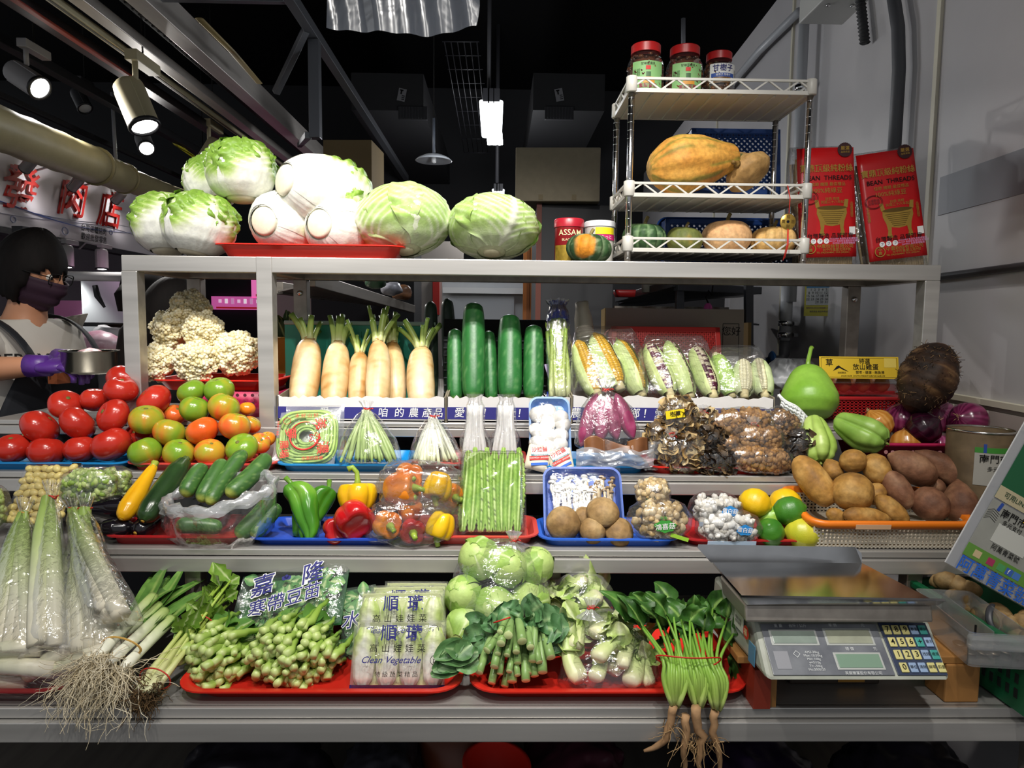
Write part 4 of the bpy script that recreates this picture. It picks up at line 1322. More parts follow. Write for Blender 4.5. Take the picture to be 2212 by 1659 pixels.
tin.location.z=ZS
MB().lathe([(0,0),(.038,0),(.0395,.003),(.0395,.104)],32,cap1=True).build('can',M('tin_red','#8e1a20',.3,.3),tin,sharp=40)
MB().lathe([(.0395,.102),(.0415,.102),(.0415,.122),(.039,.125),(.034,.124),(0,.124)],32,cap0=False).build('lid',M('tin_lid','#a81a2c',.35),tin,sharp=40)
cyl_patch(.0395,.10,.008,.052).build('gold_label',M('tin_gold','#b99a3a',.35,.5,noise=(60,.4)),tin)
lett(tin,'ASSAM',.022,M('cream_ink','#e8d9a8',.5),None,.01,warp=cyl_warp(.0396,.085))
lett(tin,'BLACK TEA',.009,M('cream_ink'),None,.0,warp=cyl_warp(.0396,.066))
tub=thing('white_tub','white lidded tub with a yellow and pink label','tub',P(1294,560,1.98))
tub.location.z=ZS
MB().lathe([(0,0),(.038,0),(.042,.11)],32).build('pot',WHITEPL,tub,sharp=40)
MB().lathe([(.042,.108),(.044,.108),(.044,.121),(.04,.124),(0,.124)],32,cap0=False).build('lid',M('tub_lid','#dfe0e2',.4),tub,sharp=40)
cyl_patch(.0418,.06,.086,.104,-PI/2+.3).build('yellow_band',M('label_yellow','#e8d21e',.5),tub)
cyl_patch(.0416,.07,.070,.085,-PI/2+.3).build('pink_band',M('label_pink','#c8246e',.5),tub)
lett(tub,'もっと',.011,WHITEINK,None,.0,warp=cyl_warp(.0424,.077,-PI/2+.35))
def pumpkin(name,label,px,py,y,R,H,seed,stops,ribs,tilt=(0,0,0),stripe=None,stem='#8a7a4a',zb=None,patch=None,lampv=.12,mat=V_MATTE):
 p=P(px,py,y)
 if zb is not None:
  p.z=zb+H*.46
 t=thing(name,label,'pumpkin',p,tilt,'pumpkins around the white rack')
 b=g_pumpkin(R,H,seed,stops,ribs,.22,lampv,stripe)
 if patch:
  X=np.concatenate(b.v);cc=np.concatenate(b.c).copy()
  d=np.array(patch[0],float);d/=np.linalg.norm(d)
  k=smooth(X@d/np.linalg.norm(X,axis=1)+.10*nz(X/R,5,3,2),patch[1],patch[1]+.08)[:,None]
  cc=cc*(1-k)+lc(patch[2])*k
  b.c=[cc]
 b.build('rind',mat,t)
 g_stem(H*.30,R*.10,stem).xform(T(0,0,H*.34)).build('stem',V_MATTE,t)
 return t
KAB=[(0,'#1f3a24'),(.6,'#35552f'),(1,'#4d6b3c')]
pumpkin('pumpkin','small green pumpkin with an orange patch in front of the tub',1272,532,1.865,.060,.082,31,KAB,10,(0,.1,.3),'#8fa37c',zb=ZS,patch=((-.75,-.95,.05),.80,'#d88a28'))
RY0,RY1=1.845,2.085
rx0,rx1=P(1352,540,RY0).x,P(1742,540,RY0).x
RW,RD=rx1-rx0,RY1-RY0
rack=thing('plastic_rack','white three-tier plastic rack with chrome poles on the overhead shelf','rack',((rx0+rx1)/2,(RY0+RY1)/2,ZS))
RZS=[.030,.172,.436]
for z in RZS:
 sh=MB().box((0,0,z+.004),(RW,RD,.006)).build('tier',WHITEPL,rack,smooth=False,bevel=.002)
 for k in range(12):
  MB().box((-RW/2+.02+k*(RW-.04)/11,0,z-.001),(.006,RD*.94,.005)).build('tier_rib',WHITEPL,sh,smooth=False)
 for side in range(4):
  L=RW if side%2==0 else RD
  b=MB()
  hh=.034
  b.box((0,0,.004),(L,.006,.010));b.box((0,0,hh),(L,.006,.006))
  nd=12 if side%2==0 else 6
  for k in range(nd):
   x0=-L/2+L*k/nd;x1=x0+L/nd
   za,zb_=(.006,hh)if k%2==0 else(hh,.006)
   A_,B_=Vector((x0,0,za)),Vector((x1,0,zb_))
   b.merge(MB().box((0,0,(B_-A_).length/2),(.004,.004,(B_-A_).length)),axis_mat(A_,B_))
  off={0:T(0,-RD/2,z),2:T(0,RD/2,z),1:T(RW/2,0,z)@RZ(PI/2),3:T(-RW/2,0,z)@RZ(PI/2)}[side]
  b.xform(off).build('lattice_rim',WHITEPL,sh,smooth=False)
 for sx in(-1,1):
  for sy in(-1,1):
   MB().lathe([(.013,0),(.015,.002),(.015,.038),(.013,.04)],12).xform(T(sx*(RW/2-.006),sy*(RD/2-.006),z)).build('corner_sleeve',WHITEPL,sh)
for sx in(-1,1):
 for sy in(-1,1):
  b=MB().tube([(sx*(RW/2-.006),sy*(RD/2-.006),0),(sx*(RW/2-.006),sy*(RD/2-.006),.472)],.0082,14)
  for k in range(22):
   b.lathe([(.0083,-.0008),(.0088,0),(.0083,.0008)],12,cap0=False,cap1=False,center=(sx*(RW/2-.006),sy*(RD/2-.006),.012+k*.0205))
  b.build('pole',CHROME,rack)
TIER=[ZS+z+.007 for z in RZS]
YEL=[(0,'#b8742a'),(.45,'#cf9440'),(1,'#d9a850')]
def pear(label,A,B,R,seed,stops,stripe,ribs,prof,name='pumpkin',stemc='#5f6136'):
 A,B=Vector(A),Vector(B)
 L=(B-A).length
 t=thing(name,label,'pumpkin',(0,0,0),None,'pumpkins around the white rack')
 put(t,A,B)
 X,Tt,Th=revolve(interp_prof(prof),L,R,44,56,lobes=ribs,lamp_=.06,noise=.05,seed=seed)
 f=np.clip(.5+.5*nz(X/R,3,seed,3),0,1)
 col=lerpc(stops,f)
 if stripe:
  s=np.clip(smooth(nz(np.stack([np.cos(Th)*3,np.sin(Th)*3,Tt*1.4],-1),5,seed+2,3),.2,.55),0,1)[...,None]*.7
  col=col*(1-s)+lc(stripe)*s
 MB().grid(X,cv=True,col=col,cap0=True,cap1=True).build('rind',V_MATTE,t)
 g_stem(.035,.010,stemc).xform(T(0,0,L-.008)).build('stem',V_MATTE,t)
 return t
PZT=TIER[1]
a=P(1425,378,1.94);a.z=PZT+.085;b=P(1594,325,1.96);b.z=PZT+.125
pear('long yellow pumpkin with green streaks lying on the middle tier',a+(a-b).normalized()*.03,b,.082,33,YEL,'#6f7d33',10,[(0,.3),(.05,.55),(.2,.9),(.35,1.0),(.6,.88),(.85,.55),(.97,.42),(1,.2)])
a=P(1625,383,1.96);a.z=PZT+.055;b=P(1580,338,2.0);b.z=PZT+.135
pear('pale tan pumpkin with a bent neck on the middle tier',P(1632,392,1.96),P(1584,335,2.0),.068,34,[(0,'#a07a48'),(.5,'#b89058'),(1,'#c9a468')],None,8,[(0,.3),(.06,.7),(.25,1.0),(.5,.95),(.72,.5),(.9,.3),(1,.2)],stemc='#9a7a40')
g_stem(.03,.007,'#8b6a34').build('stem_stub',V_MATTE,None,loc=P(1655,375,1.97),rot=(0,1.2,0))
o=bpy.data.objects['stem_stub'];o.parent=bpy.data.objects['pumpkin.002']if 'pumpkin.002' in bpy.data.objects else None
if o.parent:
 o.matrix_parent_inverse=Matrix()
 o.location=(.066,0,.05);o.rotation_euler=(0,1.3,0)
pumpkin('pumpkin','dark green striped pumpkin at the left of the bottom tier',1392,500,1.95,.062,.090,35,KAB,12,(.1,0,0),'#7d9a6c',zb=TIER[0])
pumpkin('pumpkin','small green and yellow pumpkin second on the bottom tier',1478,500,1.95,.050,.078,36,[(0,'#4b5a2c'),(.5,'#6c7038'),(1,'#a8863c')],9,(0,.1,0),None,zb=TIER[0],lampv=.05)
pumpkin('pumpkin','large smooth peach-coloured pumpkin on the bottom tier',1570,496,1.96,.068,.102,37,[(0,'#cf9a68'),(.5,'#dcae7c'),(1,'#e3bb8c')],8,(0,0,.2),None,zb=TIER[0],lampv=.05)
pumpkin('pumpkin','ribbed pale orange pumpkin behind the gold coin charm',1672,500,1.96,.064,.086,38,[(0,'#d2a05c'),(.5,'#deb26c'),(1,'#e3bb7a')],10,(0,0,.1),None,zb=TIER[0],lampv=.16)
def jar(label,px,y,R,H,kind,seed):
 p=P(px,195,y);p.z=TIER[2]
 t=thing('food_jar',label,'jar',p,(0,0,.10 if kind else-.05),'jars on top of the rack')
 MB().lathe([(0,0),(R*.92,0),(R,R*.12),(R,H*.55),(R*.97,H*.66),(R*.80,H*.78),(R*.72,H*.80),(R*.72,H*.86)],32,cap1=False).build('glass',BAGP,t)
 rs=RS(seed)
 cont=MB()
 cc=['#5a3320','#6e4228','#472616']if kind==0 else['#4a2f1a','#6b4526','#34200f']
 cont.lathe([(0,.002),(R*.86,.002),(R*.9,R*.12),(R*.9,H*.60),(R*.7,H*.74),(0,H*.78)],20,col=lc(cc[0]))
 v,f=ICO1
 for k in range(150):
  a=rs.uniform(0,2*PI);z=rs.uniform(.06,.78)*H
  rr=R*(.86 if z<H*.6 else.7)
  s=R*rs.uniform(.13,.2)
  cont.add(v*np.array([s,s,s*(1 if kind else.7)])+np.array([rr*math.cos(a),rr*math.sin(a),z]),f,lc(cc[rs.randint(3)]))
 o=cont.build('contents',V_SHINY,t);o['kind']='stuff'
 MB().lathe([(R*.72,H*.84),(R*.80,H*.84),(R*.80,H*.985),(R*.76,H),(0,H)],36,cap0=False).build('lid',M('jar_lid','#b01c1c',.35),t,sharp=40)
 if kind==0:
  cyl_patch(R,R*1.75,H*.10,H*.62).build('label_paper',M('label_green','#7fae6e',.55),t)
  lett(t,'甘味豆腐乳',H*.055,INK,None,.0,warp=cyl_warp(R+.001,H*.565))
  cyl_patch(R,R*.26,H*.46,H*.53,-PI/2,lift=.0012).build('crest',REDINK,t)
  cyl_patch(R,R*.62,H*.22,H*.33,-PI/2+.05,lift=.0012).build('fruit_print',M('fruit_print','#c98a2e',.5),t)
  cyl_patch(R,R*.25,H*.33,H*.42,-PI/2+.02,lift=.0012).build('leaf_print',M('leaf_print','#2f5a2a',.5),t)
  lett(t,'鳳梨豆瓣',H*.085,M('maroon_ink','#8a1f3a',.5),None,.03,warp=cyl_warp(R+.0014,H*.17))
  lett(t,'品名 內容\n成分 黃豆\n鳳梨 食鹽\n甘草 製造',H*.032,INK,None,.0,warp=cyl_warp(R+.001,H*.42,-PI/2-.62))
  for k in range(8):
   MB().box((0,0,0),(.0012,.0008,H*.05)).xform(RZ(.45+k*.03)@T(0,-R-.0012,H*.135)).build('barcode_bar',INK,t,smooth=False)
 else:
  cyl_patch(R,R*1.9,H*.30,H*.70).build('label_paper',M('label_white','#d9d9d6',.55),t)
  cyl_patch(R,R*1.5,H*.42,H*.50,-PI/2-.1,lift=.001).build('blue_band',M('label_blue','#2f4f9a',.5),t)
  lett(t,'甘樹子',H*.15,NAVYINK,None,.02,warp=cyl_warp(R+.001,H*.60,-PI/2-.12))
  lett(t,'破布子 甘樹子',H*.05,WHITEINK,None,.0,warp=cyl_warp(R+.0016,H*.46,-PI/2-.1))
  cyl_patch(R,R*1.1,H*.30,H*.42,-PI/2-.15,lift=.0012).build('berry_print',M('berry_print','#8a6436',.4,noise=(160,.6)),t)
  lett(t,'品名\n成分\n重量\n保存\n製造',H*.035,INK,None,.0,warp=cyl_warp(R+.001,H*.5,-PI/2+.78))
 return t
jar('red-lidded jar with a green label, leftmost on the rack top',1393,1.94,.0495,.143,0,1)
jar('red-lidded jar with a green label, middle one on the rack top',1477,1.945,.0495,.141,0,2)
jar('red-lidded jar of brown berries with a white and blue label',1551,1.94,.0425,.126,1,3)
def lattice(w,h,pitch,bar,th=.003):
 """diamond lattice panel in XZ, origin at the bottom centre"""
 b=MB()
 n=int((w+h)/pitch)+1
 for sgn_ in(1,-1):
  for k in range(-n,n+1):
   x0=k*pitch
   pts=[]
   for z in(0,h):
    x=x0+sgn_*z
    pts.append((x,z))
   (xa,za),(xb,zb_)=pts
   def clip(xa,za,xb,zb_):
    t0,t1=0.0,1.0
    dx=xb-xa
    for lo,s in((-w/2,1),(w/2,-1)):
     num=(lo-xa)*s;den=dx*s
     if abs(den)<1e-9:
      if num>0:return None
     elif den>0:t0=max(t0,num/den)
     else:t1=min(t1,num/den)
    return(t0,t1)if t1-t0>.02 else None
   c=clip(xa,za,xb,zb_)
   if not c:continue
   A_=Vector((xa+(xb-xa)*c[0],0,za+(zb_-za)*c[0]));B_=Vector((xa+(xb-xa)*c[1],0,za+(zb_-za)*c[1]))
   L_=(B_-A_).length
   m=axis_mat(A_,B_)
   b.merge(MB().box((0,0,L_/2),(bar,th,L_)),frame_mat(A_,Vector((0,1,0)).cross(B_-A_),B_-A_)@RX(-PI/2))
 return b
def lbasket(label,origin,rot,w,h,d,mat,pitch=.018,bar=.006,cat='basket',name='lattice_basket',rimh=.02):
 """shallow basket stood on its side: base panel (lattice) facing -Y, walls going back"""
 t=thing(name,label,cat,origin,rot)
 lattice(w-.02,h-.02,pitch,bar).xform(T(0,0,.01)).build('lattice_base',mat,t,smooth=False)
 for(x,z,sx,sz)in((0,.008,w,.016),(0,h-.008,w,.016),(-w/2+.008,h/2,.016,h),(w/2-.008,h/2,.016,h)):
  MB().box((x,0,z),(sx,.006,sz)).build('base_edge',mat,t,smooth=False,bevel=.002)
 for(x,z,sx,sz)in((0,.002,w,.004),(0,h-.002,w,.004)):
  MB().box((x,d/2,z),(sx,d,sz)).build('side_wall',mat,t,smooth=False)
 for x in(-w/2+.002,w/2-.002):
  MB().box((x,d/2,h/2),(.004,d,h)).build('side_wall',mat,t,smooth=False)
 X=[(w+.02,h+.02,.03,d),(w+.03,h+.03,.035,d+.006),(w+.02,h+.02,.03,d+.012),(w-.004,h-.004,.02,d+.008)]
 loft_rr(X,5,False,False).xform(T(0,0,h/2)@RX(-PI/2)@RZ(PI)).build('rim',mat,t)
 return t
o=P(1585,430,2.11);o.z=ZS+.145
lbasket('blue lattice basket standing behind the yellow pumpkin',P(1590,420,2.12),(-.12,0,0),.27,.20,.06,NAVYP,.017,.006)
o=P(1575,560,2.14);o.z=ZS+.01
lbasket('lower blue lattice basket behind the bottom pumpkins',o,(-.02,0,0),.40,.15,.05,NAVYP,.017,.006)
def thread_pack(label,origin,rot):
 t=thing('noodle_packet',label,'packet',origin,rot,'red bean thread packets')
 W,H,D=.155,.335,.075
 rs=RS(int(origin[0]*1000))
 o=MB()
 for k in range(46):
  x=-W/2+.008+(k%23)*(W-.016)/22
  y=.012+(k//23)*.045
  o.tube([(x,y,.006),(x+rs.normal()*.002,y+.004,H*.3),(x+rs.normal()*.002,y,H*.6),(x,y+.002,H*.92)],.0052,6)
 oo=o.build('noodles',M('noodle_tan','#cbb183',.5),t);oo['kind']='stuff'
 secs=[(W+.008,D+.006,.01,0),(W+.014,D+.012,.012,H*.3),(W+.012,D+.012,.012,H*.7),(W+.008,D*.8,.01,H*.95),(W+.006,.012,.004,H+.014)]
 loft_rr(secs,4).xform(T(0,D/2,0)).build('clear_bag',BAGC,t)
 z0=.028
 n=10
 card=MB().grid(np.array([[(-W/2+W*i/n,-.0075-.004*math.sin(PI*i/n)*(1 if j else.6),z0+(H-z0-.004)*j/8)for i in range(n+1)]for j in range(9)]))
 card.build('red_card',M('red_card','#c4161a',.3),t,solid=.0006)
 F=lambda x,z:T(x,-.0125,z)@FRONT
 hh=H
 def line(s,z,size,mat,x=0.0,bold=.0,sx=1.0):
  lett(t,s,size,mat,F(x,z),bold,sx=sx)
 line('寶鼎頂級純粉絲',hh*.812,.0225,GOLD,0,.025,.92)
 line('BEAN  THREADS',hh*.735,.0175,INK,.004,.03)
 line('佳節 餽贈 最佳禮品',hh*.682,.011,GOLD,.004)
 line('100%純綠豆',hh*.630,.0165,GOLD,.0)
 line('註冊 商標\n民國三十八年起',hh*.548,.009,GOLD,.014)
 th_=np.linspace(0,2*PI,25)
 for r in(.024,.021):
  MB().tube([(-.047+r*math.cos(a),-.0122,hh*.575+r*.8*math.sin(a))for a in th_],.0006,4,caps=False).build('stamp_ring',M('stamp_ink','#5a0f12',.6),t)
 line('台灣製造\n品質保證',hh*.575,.008,M('stamp_ink'),-.047)
 for s_,x in(('彰化縣溪湖鎮',-.066),('品質優良誠信',.066)):
  lett(t,'\n'.join(s_),.0085,GOLD,F(x,hh*.47),line=.8)
 zc=hh*.40
 cx=.012
 prof=[(-.040,.030),(-.041,.014),(-.034,-.006),(-.018,-.018),(0,-.021),(.018,-.018),(.034,-.006),(.041,.014),(.040,.030)]
 poly=[(cx+x,-.0122,zc+z)for x,z in prof]
 MB().add(poly,[tuple(range(len(poly)))]).build('cauldron_print',GOLD,t,smooth=False)
 MB().add([(cx+.040*math.cos(a),-.0124,zc+.030+.006*math.sin(a))for a in th_[:-1]],[tuple(range(24))]).build('cauldron_mouth',M('gold_dark','#6a5220',.4,.5),t,smooth=False)
 for s_ in(-1,1):
  MB().add([(cx+s_*.032,-.0121,zc+.032),(cx+s_*.043,-.0121,zc+.030),(cx+s_*.046,-.0121,zc+.052),(cx+s_*.036,-.0121,zc+.053)],[(0,1,2,3)]).build('cauldron_ear',GOLD,t,smooth=False)
  leg=[(.020,-.012),(.034,-.004),(.031,-.026),(.034,-.040),(.032,-.046),(.020,-.046),(.023,-.034)]
  MB().add([(cx+s_*x,-.0121,zc+z)for x,z in leg],[tuple(range(7))]).build('cauldron_leg',GOLD,t,smooth=False)
 for k in range(7):
  w_=.034*(1-.09*k)
  MB().box((cx,-.0126,zc+.019-k*.0055),(2*w_,.0004,.0014)).build('hatch_line',M('gold_dark'),t,smooth=False)
 MB().box((.066,-.0126,hh*.298),(.016,.0006,.021)).build('white_sticker',WHITEINK,t,smooth=False)
 line('台灣製造 品質可靠',hh*.255,.0155,INK,.006,.015,.98)
 for k in range(3):
  MB().lathe([(0,0),(.0075,0)],16,cap0=False,cap1=False).xform(F(-.040+k*.0175,hh*.215)@T(0,0,.0003)).build('quality_seal',WHITEINK,t)
  lett(t,'フ',.009,NAVYINK,F(-.040+k*.0175,hh*.215),.03,lift=.001)
 line('ISO22000 食品安全管理驗證\nHACCP 食品安全管制系統驗證\nISO9001 品質管理驗證',hh*.213,.0062,M('lilac_ink','#d7a3d0',.6),.042)
 MB().lathe([(.012,0),(.0145,0)],24,cap0=False,cap1=False).xform(F(-.048,hh*.155)@T(0,0,.0003)).build('emblem_ring',GOLD,t)
 line('中\n農',hh*.155,.010,GOLD,-.048,.03)
 line('中農粉絲有限公司',hh*.170,.0125,GOLD,.018,.01)
 line('台中市重慶北路9號',hh*.142,.009,GOLD,.022)
 line('TEL (04)23604842  FAX (04)2361',hh*.120,.0065,GOLD,.012,.01)
 pts=[((.019+.0016*(k%2))*math.cos(2*PI*k/48),(.019+.0016*(k%2))*math.sin(2*PI*k/48))for k in range(48)]
 MB().add([(.052+x,-.0132,hh*.965+z)for x,z in pts],[tuple(range(48))]).build('round_seal',M('seal_maroon','#3a1518',.4),t,smooth=False,solid=.0005)
 line('嚴\n選',hh*.967,.0001,GOLD)
 lett(t,'嚴選',.012,GOLD,T(.052,-.0138,hh*.975)@FRONT,.02)
 lett(t,'品質保證',.006,GOLD,T(.052,-.0138,hh*.945)@FRONT)
 lett(t,'\n'.join('真材實料'),.02,REDINK,T(-W/2-.012,.03,hh*.55)@RZ(-PI/2)@FRONT,line=.9)
 return t
p=P(1787,566,1.93);p.z=ZS
thread_pack('red bean thread packet directly right of the white rack',p,(-.10,-.035,-.05))
p=P(1942,562,1.94);p.z=ZS
thread_pack('red bean thread packet at the right end of the shelf',p,(-.12,-.13,-.10))
p=P(1702,479,RY0-.018)
ch=thing('coin_charm','gold coin charm on a red cord tied to the rack','charm',p)
MB().lathe([(.004,-.0015),(.0195,-.0015),(.021,0),(.0195,.0015),(.004,.0015)],28,cap0=False,cap1=False).xform(RX(PI/2)).build('coin',GOLD,ch)
for s_,x,z in(('招',0,.0125),('財',0,-.0125),('進',.0125,0),('寶',-.0125,0)):
 lett(ch,s_,.010,M('gold_dark'),T(x,-.0022,z)@FRONT,.02)
MB().tube([(.001,-.002,.02),(.003,0,.06),(.0,.012,P(1700,402,RY0).z-p.z)],.0013,6).build('cord',RUBBERR,ch)
MB().tube([(0,-.002,-.02),(-.001,-.004,-.06),(-.010,-.004,-.10)],.0012,6).build('cord',RUBBERR,ch)
MB().tube([(0.001,-.002,-.02),(.002,-.004,-.06),(-.006,-.004,-.095)],.0012,6).build('cord',RUBBERR,ch)
# ====== under the overhead shelf
zt_=P(430,838,1.95).z
cx_=(XL+X2)/2
tray('produce_tray','red tray heaped with cauliflowers inside the steel frame',(cx_+.01,1.985,zt_),.335,.25,.030,REDP)
mb_=thing('magenta_basket','magenta perforated basket under the cauliflower tray','basket',(cx_+.05,1.985,Z4))
hB=zt_-Z4-.002
loft_rr([(.24,.2,.02,0),(.27,.22,.025,hB),(.262,.212,.022,hB),(.235,.195,.02,.004)]).build('basket_wall',MAGP,mb_)
for r in range(3):
 for k in range(12):
  MB().lathe([(0,0),(.0048,0)],8,cap0=False,cap1=False).xform(T(-.11+k*.02,-.1155-.004+.0018*(2-r),.018+r*.022)@RX(PI/2)).build('hole',M('hole_dark','#4a0a20',.7),mb_)
def cauli(label,px,py,y,R,seed,dirv=(0,-.6,.8)):
 c,s=g_cauli(R,seed)
 t=thing('cauliflower',label,'cauliflower',(0,0,0),None,'cauliflowers in the steel frame')
 p=P(px,py,y)
 put(t,p,p+Vector(dirv),seed)
 c.build('curd',V_CREAM,t)
 s.build('stem',V_STALK,t)
for a_ in(('cauliflower on the very top of the heap, partly in the shelf shade',412,668,2.00,.058,1,(0,-.5,.85)),('cauliflower at the upper left of the heap',372,712,1.98,.060,2,(-.4,-.7,.6)),('brightest cauliflower in the middle of the heap',440,715,1.94,.058,3,(.1,-.8,.6)),('large cauliflower on the right of the heap, next to the post',512,765,1.93,.068,4,(.2,-.8,.5)),('cauliflower low on the left edge of the heap',340,785,1.91,.055,5,(-.4,-.7,.5)),('cauliflower low in the middle front of the heap',425,782,1.89,.062,6,(0,-.9,.4)),('small cauliflower between the middle and right ones',470,740,1.96,.042,7,(.2,-.8,.5))):
 cauli(*a_)
MB().tube([(.0,.0,.0),(.012,.0,-.02),(.018,0,-.045)],[.010,.009,.010],8,col=lc('#a9bf6a')).build('leaf_stalk',V_STALK,bpy.data.objects['cauliflower.006'])
YC=1.815
def veg_carton(label,px0,px1,texts,seed):
 a,b=P(px0,912,YC),P(px1,912,YC)
 w=b.x-a.x
 ztop=P((px0+px1)/2,857,YC).z
 h=ztop-Z4
 d=.27
 t=thing('produce_carton',label,'carton',((a.x+b.x)/2,YC,Z4),None,'white cartons with an indigo band')
 n=40
 rs=RS(seed)
 top=[h+(.0025*rs.normal())-.001 for i in range(n+1)]
 X=np.array([[(-w/2+w*i/n,0,z)for i in range(n+1)]for z in(0,h*.5)]+[[(-w/2+w*i/n,0,top[i])for i in range(n+1)]])
 MB().grid(X).build('front_board',CARDW,t,smooth=False,solid=-.004)
 MB().box((0,d,h*.7),(w,.004,h*1.4)).build('back_board',CARDW,t,smooth=False)
 for sx in(-1,1):
  MB().hexa([(sx*w/2-.002,0,0),(sx*w/2+.002,0,0),(sx*w/2+.002,d,0),(sx*w/2-.002,d,0),(sx*w/2-.002,0,h),(sx*w/2+.002,0,h),(sx*w/2+.002,d,h*1.4),(sx*w/2-.002,d,h*1.4)]).build('side_board',CARDG,t,smooth=False)
 MB().box((0,d/2,.003),(w,d,.004)).build('floor_board',CARDG,t,smooth=False)
 MB().box((0,-.0008,h*.36),(w,.001,h*.46)).build('indigo_band',INDIGO,t,smooth=False)
 for s_,px in texts:
  x=P(px,895,YC).x-t.location.x
  lett(t,s_,h*.40,WHITEINK,T(x,-.0014,h*.36)@FRONT,.012,shear=.12)
 return t
veg_carton('white printed carton holding the white radishes',601,961,[('愛',700),('咱',827),('的',862),('農',893),('產',922),('品',946)],1)
veg_carton('white printed carton holding the big green cucumbers and celery',966,1232,[('愛',992),('！',1052),('上',1104),('！',1127),('愛',1200)],2)
veg_carton('long white printed carton holding the bags of corn',1236,1670,[('農',1243),('鄉',1369),('！',1398),('愛',1424),('愛',1508),('咱',1539),('的',1570),('農',1604),('產',1632),('品',1656)],3)
def daikon(label,bx,by,tx,ty,yb,yt,R,seed,n=8,h=.075,spread=.5):
 A,B=P(bx,by,yb),P(tx,ty,yt)
 A=A+(A-B).normalized()*.03
 if A.z<Z4+.012:A.z=Z4+.012
 L=(B-A).length
 t=thing('white_radish',label,'radish',(0,0,0),None,'white radishes in the carton')
 put(t,A,B,seed)
 g_daikon(L,R,seed).build('root',V_SATIN,t)
 for b in g_cut_tops(R,seed,n,h,spread):
  b.xform(T(0,0,L-.004)).build('leaf_stalk',V_STALK,t)
 th=np.linspace(0,2*PI,15)
 MB().tube([(R*.42*math.cos(a),R*.42*math.sin(a),L-.002+.002*math.sin(4*a))for a in th],.0025,5,col=lc('#b88f55'),caps=False).build('crown_ring',V_MATTE,t)
daikon('white radish at the left end of the carton, leaning right',652,868,668,735,1.87,2.00,.041,1,6,.105,.6)
daikon('white radish second from the left, with dark cut leaves',720,868,731,742,1.87,1.99,.037,2,7,.105,.45)
daikon('slim white radish behind the third from the left',773,866,777,762,1.90,1.97,.030,3,8,.085,.45)
daikon('foremost white radish with the brownest skin',813,868,817,737,1.855,1.95,.034,4,8,.105,.4)
daikon('pale slim white radish right behind the brownest one',856,866,847,740,1.92,2.02,.031,5,7,.10,.5)
daikon('white radish at the right end of the carton, stalks splayed',913,868,911,752,1.87,1.97,.039,6,10,.09,.75)
tc_=thing('teal_crate','teal plastic crate panel behind the white radishes','crate',(P(782,800,2.1).x,2.085,Z4+.02))
w_=P(948,760,2.1).x-P(625,760,2.1).x
hh_=P(780,694,2.1).z-Z4-.02
MB().box((0,0,hh_/2),(w_,.006,hh_)).build('panel',TEALP,tc_,smooth=False)
MB().box((0,-.004,hh_-.006),(w_,.014,.012)).build('rim',M('teal_rim','#9fb3ae',.4),tc_,smooth=False,bevel=.003)
for k in range(5):
 MB().box((-w_/2+w_*(k+.5)/5,-.005,hh_*.45),(.006,.004,hh_*.85)).build('rib',TEALP,tc_,smooth=False)
def bigcuke(label,bx,tx,ty,yb,yt,R,seed,dark=False):
 A,B=P(bx,870,yb),P(tx,ty,yt)
 if A.z<Z4+.01:A.z=Z4+.01
 L=(B-A).length
 t=thing('big_cucumber',label,'cucumber',(0,0,0),None,'big green cucumbers')
 put(t,A,B,seed)
 b=g_cuke(L,R,seed,'#39803f','#27662f','#86b477',tip=1.0)if not dark else g_cuke(L,R,seed,'#2f4438','#26382e','#5d6f5d',tip=1.0)  # dark variant has the shade behind the row put into its skin colours
 b.build('skin',V_SATIN,t)
 MB().lathe([(0,L+.002),(.006,L+.001),(.008,L-.004)],8,col=lc('#9a9a6a'),cap0=False,cap1=False).build('blossom_end',V_SATIN,t)
bigcuke('big cucumber at the left, half behind the tallest one',984,983,712,1.90,1.98,.0235,1)
bigcuke('tallest big cucumber, in front, with a shaded tip',1023,1023,656,1.86,1.97,.0325,2)
bigcuke('slim big cucumber squeezed behind the tallest one',1062,1055,716,1.92,1.99,.021,3)
bigcuke('big cucumber fourth from the left, shaded at the top',1102,1101,682,1.88,1.98,.034,4)
bigcuke('big cucumber beside the bagged celery',1152,1153,704,1.88,1.96,.029,5)
bigcuke('cucumber behind the radish stalks, shade put into its skin colour',932,930,652,2.06,2.10,.022,6,True)
bigcuke('cucumber between radishes and cucumbers, shade put into its skin colour',975,966,646,2.08,2.12,.022,7,True)
bc=thing('black_crate','black slotted plastic crate behind the big cucumbers','crate',(P(1075,780,2.09).x,2.07,Z4+.01))
w_=P(1195,780,2.07).x-P(962,780,2.07).x;hh_=P(1080,690,2.07).z-Z4-.01
MB().box((0,.01,hh_*.9),(w_,.012,hh_*.2)).build('top_band',BLACKM,bc,smooth=False,bevel=.003)
MB().box((0,.012,hh_*.4),(w_,.006,hh_*.8)).build('panel',M('crate_grey','#3d4044',.5),bc,smooth=False)
for r in range(9):
 MB().box((0,.004,hh_*(.08+.085*r)),(w_,.01,.004)).build('slat',M('crate_slat','#565a5e',.5),bc,smooth=False)
A,B=P(1212,862,1.86),P(1205,668,1.95)
ce_=thing('bagged_celery','celery in a clear bag with a blue top and blue band','celery',(0,0,0))
put(ce_,A,B)
L=(B-A).length
rs=RS(4)
